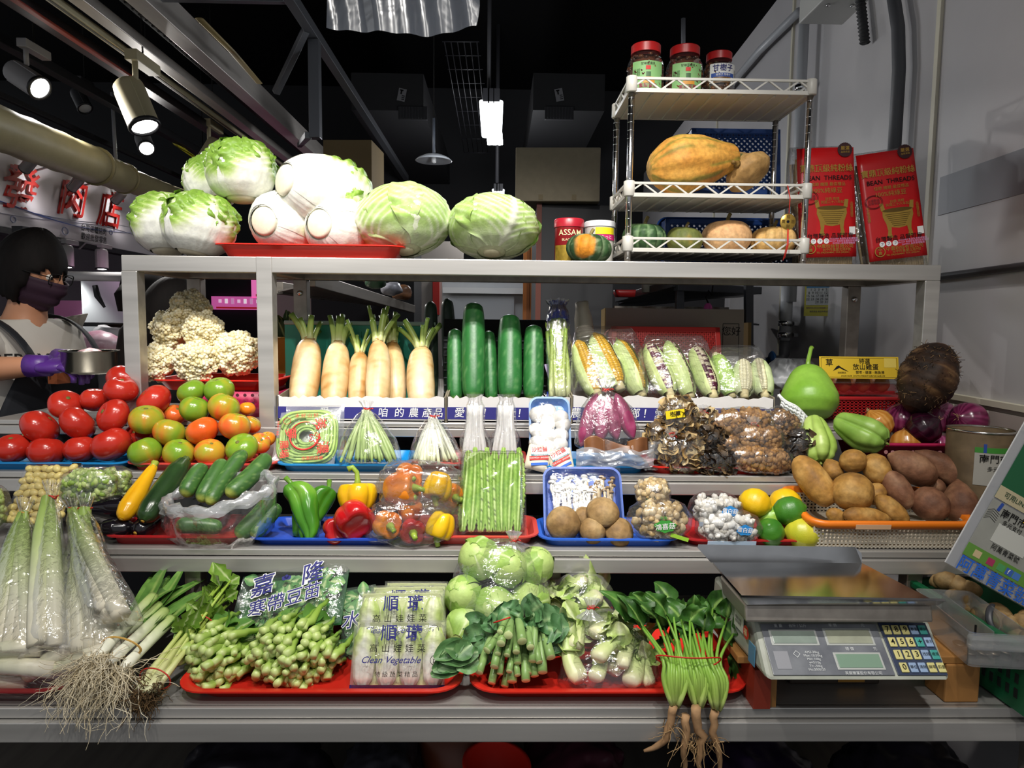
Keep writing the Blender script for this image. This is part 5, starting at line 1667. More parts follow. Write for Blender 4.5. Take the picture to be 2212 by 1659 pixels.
for k in range(9):
 a=k*2.4;r=.008+.014*(k%3)/2
 x0,y0=r*math.cos(a),r*math.sin(a)*.8
 pts=[(x0*(1+.3*q)+.006*math.sin(3*q+k),y0*(1+.3*q),.005+q*L*.74)for q in np.linspace(0,1,8)]
 MB().tube(pts,[.0105-.004*q for q in np.linspace(0,1,8)],8,col=lerpc([(0,'#dfe3b0'),(.4,'#bccf6a'),(1,'#8fb03c')],np.linspace(0,1,8)),flat=.75).build('stalk',V_STALK,ce_)
for k in range(14):
 a=rs.uniform(0,6.28)
 p0=(rs.uniform(-.02,.02),rs.uniform(-.015,.015),L*rs.uniform(.5,.8))
 p3=(p0[0]*1.5+rs.normal()*.006,p0[1]*1.4+rs.normal()*.006,p0[2]+.05)
 g_leaf(bez(p0,(p0[0],p0[1],p0[2]+.02),p3,p3,7),lambda t:.008*math.sin(PI*min(1,t+.08))+.001,k,[(0,'#8fae35'),(1,'#b4c85a')],up=(math.cos(a),math.sin(a),0)).build('leaf',V_LEAF,ce_)
bag_obj(ce_,[(-.004,.02,.016,0),(.02,.034,.026,0),(L*.4,.036,.03,.05),(L*.75,.034,.028,.1),(L*.95,.03,.024,.3),(L*1.04,.022,.018,.6),(L*1.10,.034,.022,.7)],5,BAGC,wr=.08)
bag_obj(ce_,[(L*.86,.0335,.0275,.1),(L*.95,.029,.023,.3),(L*1.03,.021,.017,.6),(L*1.08,.030,.02,.7)],6,film('navy_film',tint=(.12,.15,.5),haze=.5,gloss=.12,hazecol=(.05,.08,.35)),'blue_bag_top',wr=.08,cap=False)
X=np.array([[(-.034+.068*i/10,-.030-.004*math.sin(i*.9),z+.006*(i/10)*-1+.002*math.sin(i*1.7))for i in range(11)]for z in(.004,.020,.036)])
MB().grid(X).build('blue_band',M('band_blue','#1d3aa8',.35),ce_,solid=.001)
MB().box((.022,-.0315,.085),(.022,.001,.05),RY(.25)).build('label',M('label_mauve','#9a8ab0',.4),ce_,smooth=False)
lett(ce_,'1 CELERY',.019,WHITEINK,T(.002,-.0362,.020)@FRONT@RZ(-.08),.01)
tag(MB().lathe([(0,0),(.026,0),(.028,.10),(.026,.14),(.020,.165),(.020,.185),(.015,.188),(0,.188)],24).build('plastic_bottle',M('bottle_pale','#b9b0a0',.4),loc=P(1270,790,2.03),rot=(0,-.12,0)),'pale plastic bottle leaning behind the yellow corn','bottle')
bpy.data.objects['plastic_bottle'].location.z=1.325
hb=thing('open_carton','plain brown carton with a printed box, behind the red crate','carton',(P(1462,780,2.12).x,2.145,Z4+.012),(-.06,0,0))
w_=P(1610,700,2.12).x-P(1307,700,2.12).x
MB().box((0,0,.15),(w_,.008,.30)).build('front_flap',M('carton_pinkish','#8f8378',.8),hb,smooth=False)
MB().box((-w_/2,.04,.15),(.006,.08,.30)).build('side_flap',CARD,hb,smooth=False)
MB().box((w_/2+.012,.03,.13),(.012,.06,.26),RZ(.3)).build('corrugated_edge',M('corrugated','#7a6238',.8),hb,smooth=False)
for(x,z,sx,sz)in((.175,.255,.05,.0015),(.175,.155,.05,.0015),(.150,.205,.0015,.10),(.20,.205,.0015,.10)):
 MB().box((x,-.0046,z),(sx,.001,sz)).build('printed_frame',INK,hb,smooth=False)
lett(hb,'您好',.03,INK,T(.176,-.0046,.23)@FRONT)
MB().box((.17,-.0047,.12),(.06,.001,.07)).build('white_patch',WHITEINK,hb,smooth=False)
cr_=lbasket('red perforated plastic crate leaning behind the corn bags',P(1447,850,1.965),(-.30,0,0),P(1568,760,2.0).x-P(1330,760,2.0).x,.252,.06,M('crate_red','#c8261f',.35),.0125,.0055,'crate','red_crate')
cr_.location.z=Z4+.015
def corn(label,bx,by,tx,ty,y0,y1,R,seed,kern,husk,face=0.0,op=1.2,group='ears of corn'):
 A,B=P(bx,by,y0),P(tx,ty,y1)
 L=(B-A).length
 t=thing('corn_ear',label,'corn',(0,0,0),None,group)
 m0=axis_mat(A,B)
 w=m0 .to_3x3().inverted()@Vector((0,-1,.15))
 roll=math.atan2(w.y,w.x)+face
 put(t,A,B,roll)
 ker,lv,stk=g_corn(L,R,seed,kern,husk,op)
 ker.build('kernels',V_SHINY,t)
 for b in lv:
  b.build('husk_leaf',V_LEAF,t)
 stk.build('stalk',V_CREAM,t)
 return t
YH=('#dfe6b0','#a9c765')
corn('yellow corn ear at the left of its bag',1290,852,1248,738,1.855,1.95,.033,1,'#e8b52c',YH,.12,1.5)
corn('tallest yellow corn ear, in the middle of its bag',1338,835,1284,722,1.865,1.97,.034,2,'#ecb824',YH,.35,1.6)
corn('yellow corn ear at the right, kernels on its right edge',1385,850,1335,736,1.87,1.97,.034,3,'#e6b42a',YH,.75,1.5)
PH=('#dbe2a8','#9dbd5c')
corn('purple speckled corn ear at the left of its bag',1447,850,1400,745,1.85,1.95,.031,4,['#d9ccae','#6a3348'],PH,.05,1.4)
corn('purple speckled corn ear in the middle, mostly in husk',1490,853,1442,738,1.86,1.96,.029,5,['#d9ccae','#6a3348'],PH,.7,1.1)
corn('purple speckled corn ear at the right of its bag',1540,853,1500,750,1.855,1.95,.031,6,['#dccfb4','#5c2c40'],PH,.15,1.4)
WH=('#e4e8c6','#b4cc80')
corn('green husked corn ear at the left of the last bag',1580,852,1545,765,1.88,1.95,.027,7,'#e9e2b4',('#b4cf70','#86b244'),2.4,.7)
corn('pale corn ear in the middle of the last bag',1608,852,1605,780,1.86,1.93,.029,8,'#ece6c0',WH,0,1.9)
corn('pale corn ear at the right of the last bag, stalk out',1652,852,1638,778,1.86,1.93,.029,9,'#ece6c0',WH,-.3,1.2)
def flatbag(name,label,px0,px1,py0,py1,y0,y1,D,mat,seed,cat='bag',lean=None):
 """loose film wrapped round a row of things"""
 A,B=P((px0+px1)/2,py1,y0),P((px0+px1)/2,py0,y1)
 L=(B-A).length
 W=(px1-px0)/1500*y0
 t=thing(name,label,cat,(0,0,0))
 u=(B-A).normalized()
 m=frame_mat(A,(1,0,0),u)
 t.matrix_world=m@RX(-PI/2)
 t.rotation_mode='XYZ'
 prof=[(-.004,W*.42,D*.5,0),(.01,W*.49,D*.9,.0),(L*.3,W*.5,D,0),(L*.7,W*.48,D*.9,.05),(L*.92,W*.44,D*.6,.1),(L*1.03,W*.38,D*.25,.1)]
 bag_obj(t,prof,seed,mat,wr=.05,folds=7)
 return t
flatbag('corn_bag','clear bag round the three yellow corn ears',1232,1398,712,858,1.865,1.965,.042,BAGT,1)
flatbag('corn_bag','clear bag round the three purple speckled corn ears',1386,1556,728,862,1.862,1.955,.040,BAGT,2)
flatbag('corn_bag','clear bag round the pale corn ears by the gourd',1534,1672,752,862,1.87,1.94,.038,BAGT,3)
rb=thing('red_basket','dark red lattice basket under the egg box','basket',P(1850,890,1.98))
rb.location.z=Z4
w_=P(1950,870,1.93).x-P(1690,870,1.93).x
for y_ in(-.06,.12):
 for k in range(30):
  MB().box((-w_/2+w_*(k+.5)/30,y_,.030),(.0035,.004,.056)).build('bar',REDD,rb,smooth=False)
 for k in range(7):
  MB().box((0,y_,.006+k*.008),(w_,.004,.003)).build('bar',REDD,rb,smooth=False)
 MB().box((0,y_,.062),(w_+.01,.012,.010)).build('rim',REDD,rb,smooth=False,bevel=.003)
for sx in(-1,1):
 MB().box((sx*w_/2,.03,.032),(.004,.18,.062)).build('end_wall',REDD,rb,smooth=False)
MB().box((0,.03,.058),(w_,.18,.004)).build('cover',REDD,rb,smooth=False)
eg=thing('egg_box','clear box of brown eggs with a yellow printed label','egg box',(P(1828,845,1.96).x,1.985,Z4+.068),(-.05,0,.0))
EW=.285
for r in range(2):
 for k in range(5):
  X,Tt,Th=revolve(interp_prof([(0,.1),(.12,.62),(.4,1.0),(.7,.85),(.92,.45),(1,.1)]),.054,.0215,18,18)
  MB().grid(X,cv=True,col=solidcol(X,lc('#a9653a')),cap0=True,cap1=True).xform(T(-EW/2+.03+k*.056,r*.048-.01,.004)).build('egg',V_SATIN,eg)
secs=[(EW-.01,.115,.012,0),(EW,.125,.014,.03),(EW+.012,.135,.014,.032),(EW+.012,.135,.014,.036),(EW,.125,.014,.038),(EW-.02,.11,.014,.102)]
loft_rr(secs,4).xform(T(0,.012,0)).build('clear_case',BAGP,eg)
lm=T(.018,-.058,.077)@RX(PI/2-.12)
MB().box((0,0,0),(.225,.062,.001)).xform(lm).build('yellow_label',M('egg_label','#d8b42a',.5),eg,smooth=False)
for(x,y_,sx,sy)in((0,.027,.215,.0008),(0,-.027,.215,.0008),(-.1075,0,.0008,.054),(.1075,0,.0008,.054)):
 MB().box((x,y_,.0008),(sx,sy,.0004)).xform(lm).build('label_frame',INK,eg,smooth=False)
lett(eg,'特選',.016,INK,lm@T(.015,.017,.001),.01)
lett(eg,'放山雞蛋',.018,INK,lm@T(.018,.001,.001),.02,spacing=1.05)
lett(eg,'營養 · 健康 · 無負擔',.0095,INK,lm@T(.03,-.014,.001),.01)
lett(eg,'(02)28136238  台北市士林區延平北路六段156巷27弄',.0055,INK,lm@T(.01,-.0235,.001))
lett(eg,'草',.022,INK,lm@T(-.085,.012,.001),.02)
pk=[(-.075,-.010),(-.064,.003),(-.058,.006),(-.052,.001),(-.045,-.003),(-.030,-.012),(-.045,-.007),(-.056,-.001),(-.062,-.004)]
MB().add([(x,y_,0.0012)for x,y_ in pk],[tuple(range(len(pk)))]).xform(lm).build('mountain_mark',INK,eg,smooth=False)
lett(eg,'珈細農品',.006,INK,lm@T(-.05,-.015,.001))
MB().box((.088,.014,.0009),(.034,.026,.0004)).xform(lm).build('facts_panel',M('egg_label_pale','#e3c95e',.5),eg,smooth=False)
t=thing('bottle_gourd','smooth green bottle gourd with a long stem','gourd',(0,0,0))
A,B=P(1750,905,1.86),P(1745,800,1.92)
put(t,A,B)
L=(B-A).length
X,Tt,Th=revolve(interp_prof([(0,.3),(.06,.7),(.25,.98),(.42,1.0),(.65,.82),(.85,.62),(.95,.46),(1,.25)]),L+.012,.076,40,44,noise=.02,seed=5)
MB().grid(X,cv=True,col=lerpc([(0,'#79aa35'),(1,'#93c04c')],np.clip(.5+.5*nz(X/.06,3,4,2),0,1)),cap0=True,cap1=True).build('skin',V_SATIN,t)
MB().tube([(0,0,L),(-.003,-.004,L+.03),(-.013,-.01,L+.07),(-.016,-.012,L+.075)],[.009,.006,.0055,.007],8,col=lc('#7fa63c')).build('stem',V_STALK,t)
fn=MB()
def netp(r,c):
 p=P(1682+c*8.5+r*3.0,852+c*6.5+r*10+3*math.sin(c),1.80-.012*math.sin(c*.45))
 return p
for r in range(5):
 for c in range(8):
  a_=netp(r,c+.5*(r%2))
  for dc in(-.5,.5):
   if r<4:
    e_=netp(r+1,c+.5*(r%2)+dc)
    fn.tube([a_,a_.lerp(e_,.5)+Vector((0,-.002,0)),e_],.0030,6)
fn.tube([netp(0,k*.5)for k in range(16)],.0035,6);fn.tube([netp(4,k*.5)for k in range(16)],.0035,6)
tag(fn.build('foam_net',M('foam_white','#e8ebe8',.7)),'white foam fruit net between the gourd and the chayotes','net')
t=thing('taro_root','large dark brown hairy taro root leaning on the wall','taro',(0,0,0))
A,B=P(1972,885,1.735),P(2034,748,1.775)
put(t,A,B)
L=(B-A).length
X,Tt,Th=revolve(interp_prof([(0,.35),(.08,.6),(.3,.92),(.55,1.0),(.8,.85),(.93,.6),(1,.3)]),L,.066,60,44,noise=.12,nf=12,seed=12)
ring=.03*np.abs(np.sin(Tt*30))[...,None]*np.array([1,1,0])
X=X*(1+ring)
f=np.clip(.5+.6*nz(X*np.array([1,1,2.5])/.06,4,7,3),0,1)
MB().grid(X,cv=True,col=lerpc([(0,'#1d120c'),(.5,'#352317'),(.85,'#523824'),(1,'#785a3c')],f),cap0=True,cap1=True).build('skin',V_MATTE,t)
hr=MB()
rs=RS(5)
for k in range(420):
 a=rs.uniform(0,6.28);z=rs.uniform(.05,.95)*L
 r=.066*interp_prof([(0,.35),(.08,.6),(.3,.92),(.55,1.0),(.8,.85),(.93,.6),(1,.3)])(z/L)*1.0
 p=np.array([r*math.cos(a),r*math.sin(a),z])
 tng=np.array([-math.sin(a),math.cos(a),0])*rs.normal()*.6+np.array([math.cos(a),math.sin(a),0])*.25+np.array([0,0,rs.normal()*.5])
 tng/=np.linalg.norm(tng)
 l=rs.uniform(.005,.013)
 hr.tube([p,p+tng*l*.5+rs.normal(size=3)*.001,p+tng*l+rs.normal(size=3)*.003],.0007,3,col=lc(['#5a4028','#8b6b45','#3a2818'][rs.randint(3)]),caps=False)
o=hr.build('root_fibres',V_ROOT,t);o['kind']='stuff'
def onion(label,px,py,y,R,seed,kind,tip):
 t=thing('onion',label,'onion',P(px,py,y),None,'onions by the tiled wall')
 q=Vector((0,0,1)).rotation_difference(Vector(tip))
 t.rotation_euler=q.to_euler()
 X,Tt,Th=revolve(interp_prof([(0,.12),(.05,.5),(.18,.82),(.45,1.0),(.7,.9),(.86,.6),(.94,.25),(1,.1)]),R*1.9,R,34,44,noise=.025,seed=seed)
 X[...,2]-=R*.9
 st=np.clip(.5+.35*np.sin(Th*15+2*np.sin(Th*3+seed))+.3*nz(X/R,3,seed,2),0,1)
 stops={'red':[(0,'#4a1030'),(.5,'#6f1f48'),(1,'#8f3f66')],'dark':[(0,'#1a0612'),(.6,'#2b0a1c'),(1,'#431229')],'pink':[(0,'#7a2048'),(.5,'#a34474'),(1,'#b86a90')],'yellow':[(0,'#b06d26'),(.5,'#c98838'),(1,'#d9a258')]}[kind]
 MB().grid(X,cv=True,col=lerpc(stops,st),cap0=True,cap1=True).build('skin',V_SHINY,t)
 g_hairs(14,(0,0,R*.88),R*.3,.0012,seed,(0,0,1),.5,('#c9a878','#9a7a50'),.2,4,3,R*.06).build('neck_tuft',V_ROOT,t)
onion('red onion at the back left, below the taro',1948,905,1.80,.045,1,'red',(-.2,-.3,.9))
onion('almost black onion in front of the others',1995,925,1.73,.044,2,'dark',(.55,-.5,.6))
onion('pinkish onion at the back between taro and tiles',2028,900,1.82,.045,3,'pink',(-.35,-.6,.5))
onion('purple onion furthest right, tip turned left',2092,908,1.74,.047,4,'red',(-.85,-.4,.25))
onion('yellow onion beside the green chayote',1896,915,1.78,.040,5,'yellow',(-.5,.2,.8))
onion('yellow onion in the magenta basket under the dark onion',1958,958,1.745,.040,6,'yellow',(.1,.3,.9))
onion('small red onion peeking from the magenta basket',2028,965,1.76,.034,7,'pink',(.1,.3,.9))
mg=thing('magenta_basket','magenta perforated basket holding the onions','basket',(P(1990,980,1.72).x+.01,1.80,Z3+.0))
zr=P(1985,962,1.70).z-mg.location.z
loft_rr([(.26,.2,.03,0),(.30,.23,.035,zr),(.312,.242,.04,zr),(.312,.242,.04,zr+.008),(.294,.224,.035,zr+.008),(.255,.195,.03,.004)]).build('basket_wall',MAGP,mg)
for k in range(15):
 MB().lathe([(0,0),(.005,0)],10,cap0=False,cap1=False).xform(T(-.12+k*.017,-.1135,zr-.015)@RX(PI/2-.1)).build('hole',M('hole_pale','#c98a8a',.6),mg)
def chayote(label,A,B,R,seed,stops):
 A,B=Vector(A),Vector(B)
 L=(B-A).length
 t=thing('chayote',label,'chayote',(0,0,0),None,'two chayotes')
 put(t,A,B,.6+seed)
 X,Tt,Th=revolve(interp_prof([(0,.35),(.06,.72),(.22,.98),(.4,1.0),(.65,.82),(.85,.66),(.95,.5),(1,.25)]),L,R,44,64,lobes=5,lamp_=.26,lobepow=.5,noise=.08,nf=10,seed=seed)
 X[...,2]+=(Tt<.12)*.10*R*np.abs(np.cos(2.5*Th))*-1
 f=np.clip(.5+.5*nz(X/R,3,seed,3),0,1)
 MB().grid(X,cv=True,col=lerpc(stops,f),cap0=True,cap1=True).build('skin',V_SATIN,t)
 MB().tube([(0,0,-.002),(.003,0,-.012)],[.004,.003],6,col=lc('#7f8a3c')).build('stem',V_STALK,t)
chayote('pale yellow-green chayote standing upright by the gourd',P(1772,995,1.66),P(1757,900,1.73),.042,1,[(0,'#8fae48'),(.6,'#a9c463'),(1,'#bdd07a')])
chayote('deeper green chayote lying with its furrowed end to the right',P(1910,955,1.62),P(1805,905,1.70),.045,3,[(0,'#7aa23e'),(.6,'#8fb450'),(1,'#a0c060')])
gb=RS(3)
X=bag_surf([(0,.05,.04,0),(.02,.07,.05,.1),(.06,.065,.05,.1),(.09,.04,.04,.3)],9,wr=.25)
tag(MB().grid(X,cv=True,cap0=True,cap1=True).build('grey_bag',M('bag_grey','#8b8d90',.45),loc=(P(1700,830,2.08).x,2.06,Z4+.075)),'crumpled grey plastic bag behind the corn and gourd','bag')
t=thing('leaf_bundle','dark green leaf bundle in shade behind the left frame post','leaves',P(625,720,2.35))
rs=RS(8)
for k in range(14):
 a=rs.uniform(-.9,.9)
 g_leaf(bez((0,0,-.08),(.02*math.sin(a),0,-.02),(.06*math.sin(a),rs.uniform(-.02,.02),.04),(.09*math.sin(a),rs.uniform(-.04,.02),.07+rs.uniform(-.03,.03)),8),lambda q:.016*math.sin(PI*min(1,q*.9+.1))+.002,k,[(0,'#22391f'),(1,'#3a5a2c')],up=(0,-1,0)).build('leaf',V_LEAF,t)
zc_=P(608,728,2.3).z
tag(MB().box((0,0,0),(.12,.08,zc_)).build('yellow_crate',M('crate_yellow','#c98a1e',.45),smooth=False,bevel=.006,loc=(P(608,775,2.3).x,2.3,zc_/2)),'tall yellow plastic bin corner behind the left frame post','bin')
# ====== tier three
def tier_tray(label,px0,px1,y0,d,z,mat,h=.020,name='produce_tray'):
 x0=P(px0,1010,y0).x;x1=P(px1,1010,y0).x
 return tray(name,label,((x0+x1)/2,y0+d/2,z),x1-x0,d,h,mat,lip=.010,flare=.018,r=.03)
tier_tray('light blue tray under the red tomatoes',-70,268,1.63,.22,Z3,CYANP)
tier_tray('red tray under the half-green tomatoes',262,592,1.63,.22,Z3,REDS)
tier_tray('light blue tray under the bagged green beans',590,884,1.63,.20,Z3,CYANP)
tier_tray('red tray behind the bagged orange peppers',884,1140,1.66,.18,Z3,REDS)
tier_tray('blue tray under the purple sweet potatoes and mushrooms',1146,1408,1.63,.20,Z3,CYANP)
tier_tray('red tray under the bags of dried goods',1402,1714,1.63,.20,Z3,REDP)
K4=lambda x,y:(x/3.131,480+y/3.131)
def tomato(label,cx,cy,w,y,kind,seed,group):
 px,py=K4(cx,cy)
 R=w/3.131/1500*y/2
 t=thing('tomato',label,'tomato',P(px,py,y),None,group)
 rs=RS(seed)
 t.rotation_euler=(rs.uniform(-1.0,.5),rs.uniform(-.5,.5),rs.uniform(0,6))
 b,s=g_tomato(R,kind,seed)
 b.build('skin',V_SHINY,t)
 s.build('stem_scar',V_MATTE,t)
GR='red tomatoes on the blue tray'
for k,a_ in enumerate((('red tomato in the bottom row, cut by the left frame edge',85,1530,225,1.665),('red tomato in the bottom row, second from the left',315,1552,240,1.665),('red tomato in the bottom row, third from the left',545,1535,215,1.67),('large red tomato ending the bottom row at the right',750,1502,262,1.665),('large red tomato at the left end of the second row',270,1388,258,1.70),('broad red tomato in the middle of the second row',525,1360,250,1.705),('large red tomato third in the second row',765,1310,240,1.71),('red tomato sunk behind the row, next to the striped ones',935,1455,205,1.74),('ridged red tomato at the left of the third row',445,1235,218,1.76),('red tomato in the third row under the top pair',640,1200,185,1.78),('broad red tomato at the right of the third row, by the green ones',1040,1210,245,1.775),('red tomato just below the topmost one',820,1135,215,1.775),('topmost red tomato of the heap',848,1068,240,1.83))):
 tomato(a_[0],a_[1],a_[2],a_[3],a_[4],'red',100+k,GR)
GM='half-green tomatoes on the red tray'
for k,a_ in enumerate((('oval green tomato at the left of the bottom row',980,1556,225,1.66,'green'),('orange and green tomato second in the bottom row',1212,1562,220,1.665,'olive'),('orange tomato third in the bottom row',1420,1558,205,1.665,'mixed'),('green tomato at the right of the bottom row',1635,1528,220,1.665,'green'),('orange and olive tomato resting against the red heap',990,1335,232,1.70,'olive'),('olive tomato below it in the second row',1145,1422,215,1.69,'olive'),('orange-red tomato in the middle of the second row',1368,1410,222,1.69,'orange'),('orange tomato with green shoulders, right in the second row',1588,1378,212,1.695,'mixed'),('orange tomato at the right edge above the bottom row',1758,1495,150,1.70,'orange'),('yellow tomato at the extreme right edge of the heap',1808,1465,110,1.74,'yellow'),('olive tomato in the third row, left one',1315,1265,200,1.74,'green'),('olive tomato with a red cheek in the third row',1515,1252,215,1.735,'olive'),('orange tomato at the right of the third row',1700,1368,135,1.75,'orange'),('yellow tomato high at the right behind the post',1672,1262,110,1.79,'yellow'),('green tomato at the top left of the heap',1295,1147,192,1.79,'green'),('green and orange tomato at the top right of the heap',1482,1137,203,1.795,'green'),('orange tomato hidden in the gap behind the third row',1185,1300,150,1.79,'orange'))):
 tomato(a_[0],a_[1],a_[2],a_[3],a_[4],a_[5],150+k,GM)
t=thing('asparagus_bag','crumpled clear bag with asparagus tips behind the red tomatoes','bag',P(45,960,1.80))
for k in range(7):
 x=-.02+k*.012
 MB().tube([(x,0,-.04),(x+.01,0,.0),(x+.016+.004*k,0,.04)],[.006,.006,.003],8,col=lerpc([(0,'#9fb86a'),(1,'#8a9a5c')],np.linspace(0,1,3))).build('spear',V_STALK,t)
bag_obj(t,[(-.06,.05,.03,0),(-.03,.055,.035,.2),(.0,.05,.03,.3),(.02,.03,.02,.4)],3,BAGM,wr=.25)
def coil_pack(label,TLp,TRp,BRp,BLp,yt,yb,seed,group,full=True):
 TL,TR,BR,BL=P(*TLp,yt),P(*TRp,yt),P(*BRp,yb),P(*BLp,yb)
 ctr=(TL+TR+BR+BL)/4
 right=((TR-TL)+(BR-BL)).normalized();up=((TL-BL)+(TR-BR)).normalized()
 m=frame_mat(ctr,right,up)
 t=thing('bean_packet',label,'packet',(0,0,0),None,group)
 t.matrix_world=m
 inv=m.inverted()
 w=((TR-TL).length+(BR-BL).length)/4;h=((TL-BL).length+(TR-BR).length)/4
 rs=RS(seed)
 for k in range(30 if full else 14):
  q=(k+1)/30
  rx,ry=w*(.22+.74*q),h*(.22+.74*q)
  a0=rs.uniform(0,6.28);la=rs.uniform(2.6,5.6)
  p=2.0+1.6*q
  pts=[]
  for a in np.linspace(a0,a0+la,26):
   c,s=math.cos(a),math.sin(a)
   rr=(abs(c)**p+abs(s)**p)**(-1/p)
   pts.append((rx*c*rr,ry*s*rr,rs.uniform(-.0008,.0008)+.004*math.sin(k*1.7)+.002))
  g=rs.uniform(0,1)
  MB().tube(pts,.0034,6,col=lc('#b7cf7e')*(1-g)+lc('#8fb452')*g).build('bean_pod',V_STALK,t)
 X,_,_=revolve(ell,.026,1.0,14,40)
 n=20
 U,V_=np.meshgrid(np.linspace(-1,1,n),np.linspace(-1,1,n),indexing='ij')
 zz=.013*(1-np.abs(U)**3)**.6*(1-np.abs(V_)**3)**.6
 for sg in(1,-1):
  Z=sg*zz*(1+.25*nz(np.stack([U*3,V_*3,U*0],-1),2,seed,2))+.001*sg
  Xq=np.zeros((n,n,3))
  for i in range(n):
   for j in range(n):
    u,v=(U[i,j]+1)/2,(V_[i,j]+1)/2
    pt=(BL*(1-u)+BR*u)*(1-v)+(TL*(1-u)+TR*u)*v
    l=inv@pt
    Xq[i,j]=(l.x,l.y,Z[i,j])
  MB().grid(Xq).build('bag_film',BAG if sg>0 else BAGM,t)
 if full:
  ft=lambda x,y,a=0:T(x,y,.0145)@RZ(a)
  R90=-PI/2
  for s_,x,y,sz in(('美',.45,.42,.030),('濃',.55,-.45,.032),('農',-.68,-.30,.024),('場',-.66,-.62,.024),('夢',-.50,.08,.030)):
   lett(t,s_,sz,REDINK,ft(x*w,y*h,R90+.1),.02)
  lett(t,'水 好 山 好',.012,REDINK,ft(.0,.72*h,0),.01)
  lett(t,'水庫的故鄉',.0105,REDINK,ft(.02,-.82*h,0),.01)
  lett(t,'營養成分 重量',.006,REDINK,ft(-.9*w,.3*h,R90))
  th=np.linspace(.4,2*PI+.1,34)
  MB().tube([(w*.47*math.cos(a)-.002,h*.50*math.sin(a),.0145)for a in th],[.0010+.0016*abs(math.sin(a/2+2.4))for a in th],5,flat=.3).build('printed_ring',REDINK,t)
  th=np.linspace(0,2*PI,41)
  MB().tube([(w*.30+.010*(1+.45*math.cos(5*a))*math.cos(a),-h*.10+.010*(1+.45*math.cos(5*a))*math.sin(a),.0146)for a in th],.0009,5,caps=False).build('printed_flower',REDINK,t)
  MB().tube([(-w*.62+.009*math.cos(a),h*.55+.008*math.sin(a),.0146)for a in th],.0006,5,caps=False).build('printed_mark',REDINK,t)
 return t
coil_pack('flat printed bag of coiled long beans with a red ring and characters',(608,892),(738,880),(722,1006),(584,1003),1.725,1.665,3,'coiled bean packets')
coil_pack('second coiled bean bag peeking out behind the printed one',(618,878),(744,874),(742,985),(620,985),1.755,1.70,8,'coiled bean packets',False)
def fan_bag(name,label,tiepx,tiey,bottom,yb,n,r,stops,seed,cat,pod='bean_pod',matc=V_STALK,film_m=BAG,tmat=RUBBERR,curve=.3,wide=1.0,depth=.03,top=.02,roundend=False,endcol=None,film=True):
 """stalks gathered at a tie and fanning out below inside a clear bag. bottom: (px0, px1, py)"""
 Tp=P(*tiepx,tiey)
 B0,B1=P(bottom[0],bottom[2],yb),P(bottom[1],bottom[2],yb)
 t=thing(name,label,cat,tuple((B0+B1)/2))
 o=t.location
 rs=RS(seed)
 for k in range(n):
  f=(k+.5)/n+rs.uniform(-.3,.3)/n
  e=B0 .lerp(B1,f)+Vector((0,rs.uniform(-depth,depth),rs.uniform(-.004,.012)))
  s=Tp+Vector((rs.normal()*.004,rs.normal()*.004,0))
  mid=s.lerp(e,.5)+Vector((rs.normal()*.004+(f-.5)*curve*.05,-abs(rs.normal())*depth*.4,0))
  pts=bez(s,s.lerp(mid,.7),mid.lerp(e,.4),e,9)-np.array(o)
  rr=np.interp(np.linspace(0,1,9),[0,.25,.8,1],[.45,.9,1.0,.75 if roundend else 1.0])*r*rs.uniform(.85,1.12)
  c=lerpc(stops,np.clip(np.linspace(0,1,9)+rs.uniform(-.08,.08),0,1))*rs.uniform(.92,1.05)
  MB().tube(pts,rr,8,col=c).build(pod,matc,t)
 if film:
  A=(B0+B1)/2
  up=(Tp-A)
  L=up.length
  rr_=(B1-B0).normalized();nn_=up.normalized().cross(rr_).normalized()
  m=Matrix((rr_,nn_,up/L)).transposed().to_4x4()
  m.translation=A-o
  W=(B1-B0).length/2+.012
  D=depth+.022
  bag_obj(t,[(-.010,W*.9,D*.7,.0),(.004,W*1.02,D,0),(L*.35,W*.84+.004,D*.95,.03),(L*.65,W*.58+.004,D*.75,.08),(L*.88,W*.26+.008,D*.45,.25),(L*.98,.008,.008,.4),(L+.008,.011,.010,.5),(L+top,.020,.015,.6)],seed+5,film_m,m=m,folds=9,wr=.05)
  tie(t,L*.985,.0075,tmat,m)
 return t
GB=[(0,'#cfdcae'),(.4,'#b5cb86'),(1,'#a3bf6d')]
fan_bag('green_bean_bag','clear tied bag of pale green beans beside the printed packet',(792,884),1.70,(742,858,996),1.66,70,.0046,GB,11,'bean bag',roundend=True,depth=.035)
WC=[(0,'#f0f0e6'),(.6,'#eef0dc'),(1,'#e2e8b8')]
fan_bag('chive_bag','clear bag of white chive stems with a red tie',(935,900),1.72,(892,990,1000),1.68,60,.0044,WC,12,'chive bag',depth=.03)
for k,(px,lb)in enumerate(((1026,'white stem bundle in clear wrap, left of the two tall ones'),(1092,'white stem bundle in clear wrap, right of the two tall ones'))):
 t=thing('white_bundle',lb,'vegetable bundle',(P(px,975,1.70).x,1.70,Z3+.022),None,'tall white bundles')
 rs=RS(20+k)
 for j in range(46):
  a=rs.uniform(0,6.28);r0=.032*math.sqrt(rs.uniform());r1=.018*math.sqrt(rs.uniform())
  MB().tube(bez((r0*math.cos(a),r0*math.sin(a)*.7,0),(r0*math.cos(a),r0*.7*math.sin(a),.05),(r1*math.cos(a),r1*math.sin(a),.07),(r1*math.cos(a),r1*math.sin(a),.135),8),[.0055,.0055,.005,.0048,.0045,.004,.004,.004],6,col=lc('#f6f4f0')).build('stem',V_CREAM,t)
 bag_obj(t,[(-.004,.030,.022,0),(.006,.040,.03,0),(.05,.038,.028,.05),(.075,.026,.022,.1),(.13,.023,.02,.15),(.148,.016,.012,.4),(.162,.022,.010,.5)],30+k,BAGC,wr=.08)
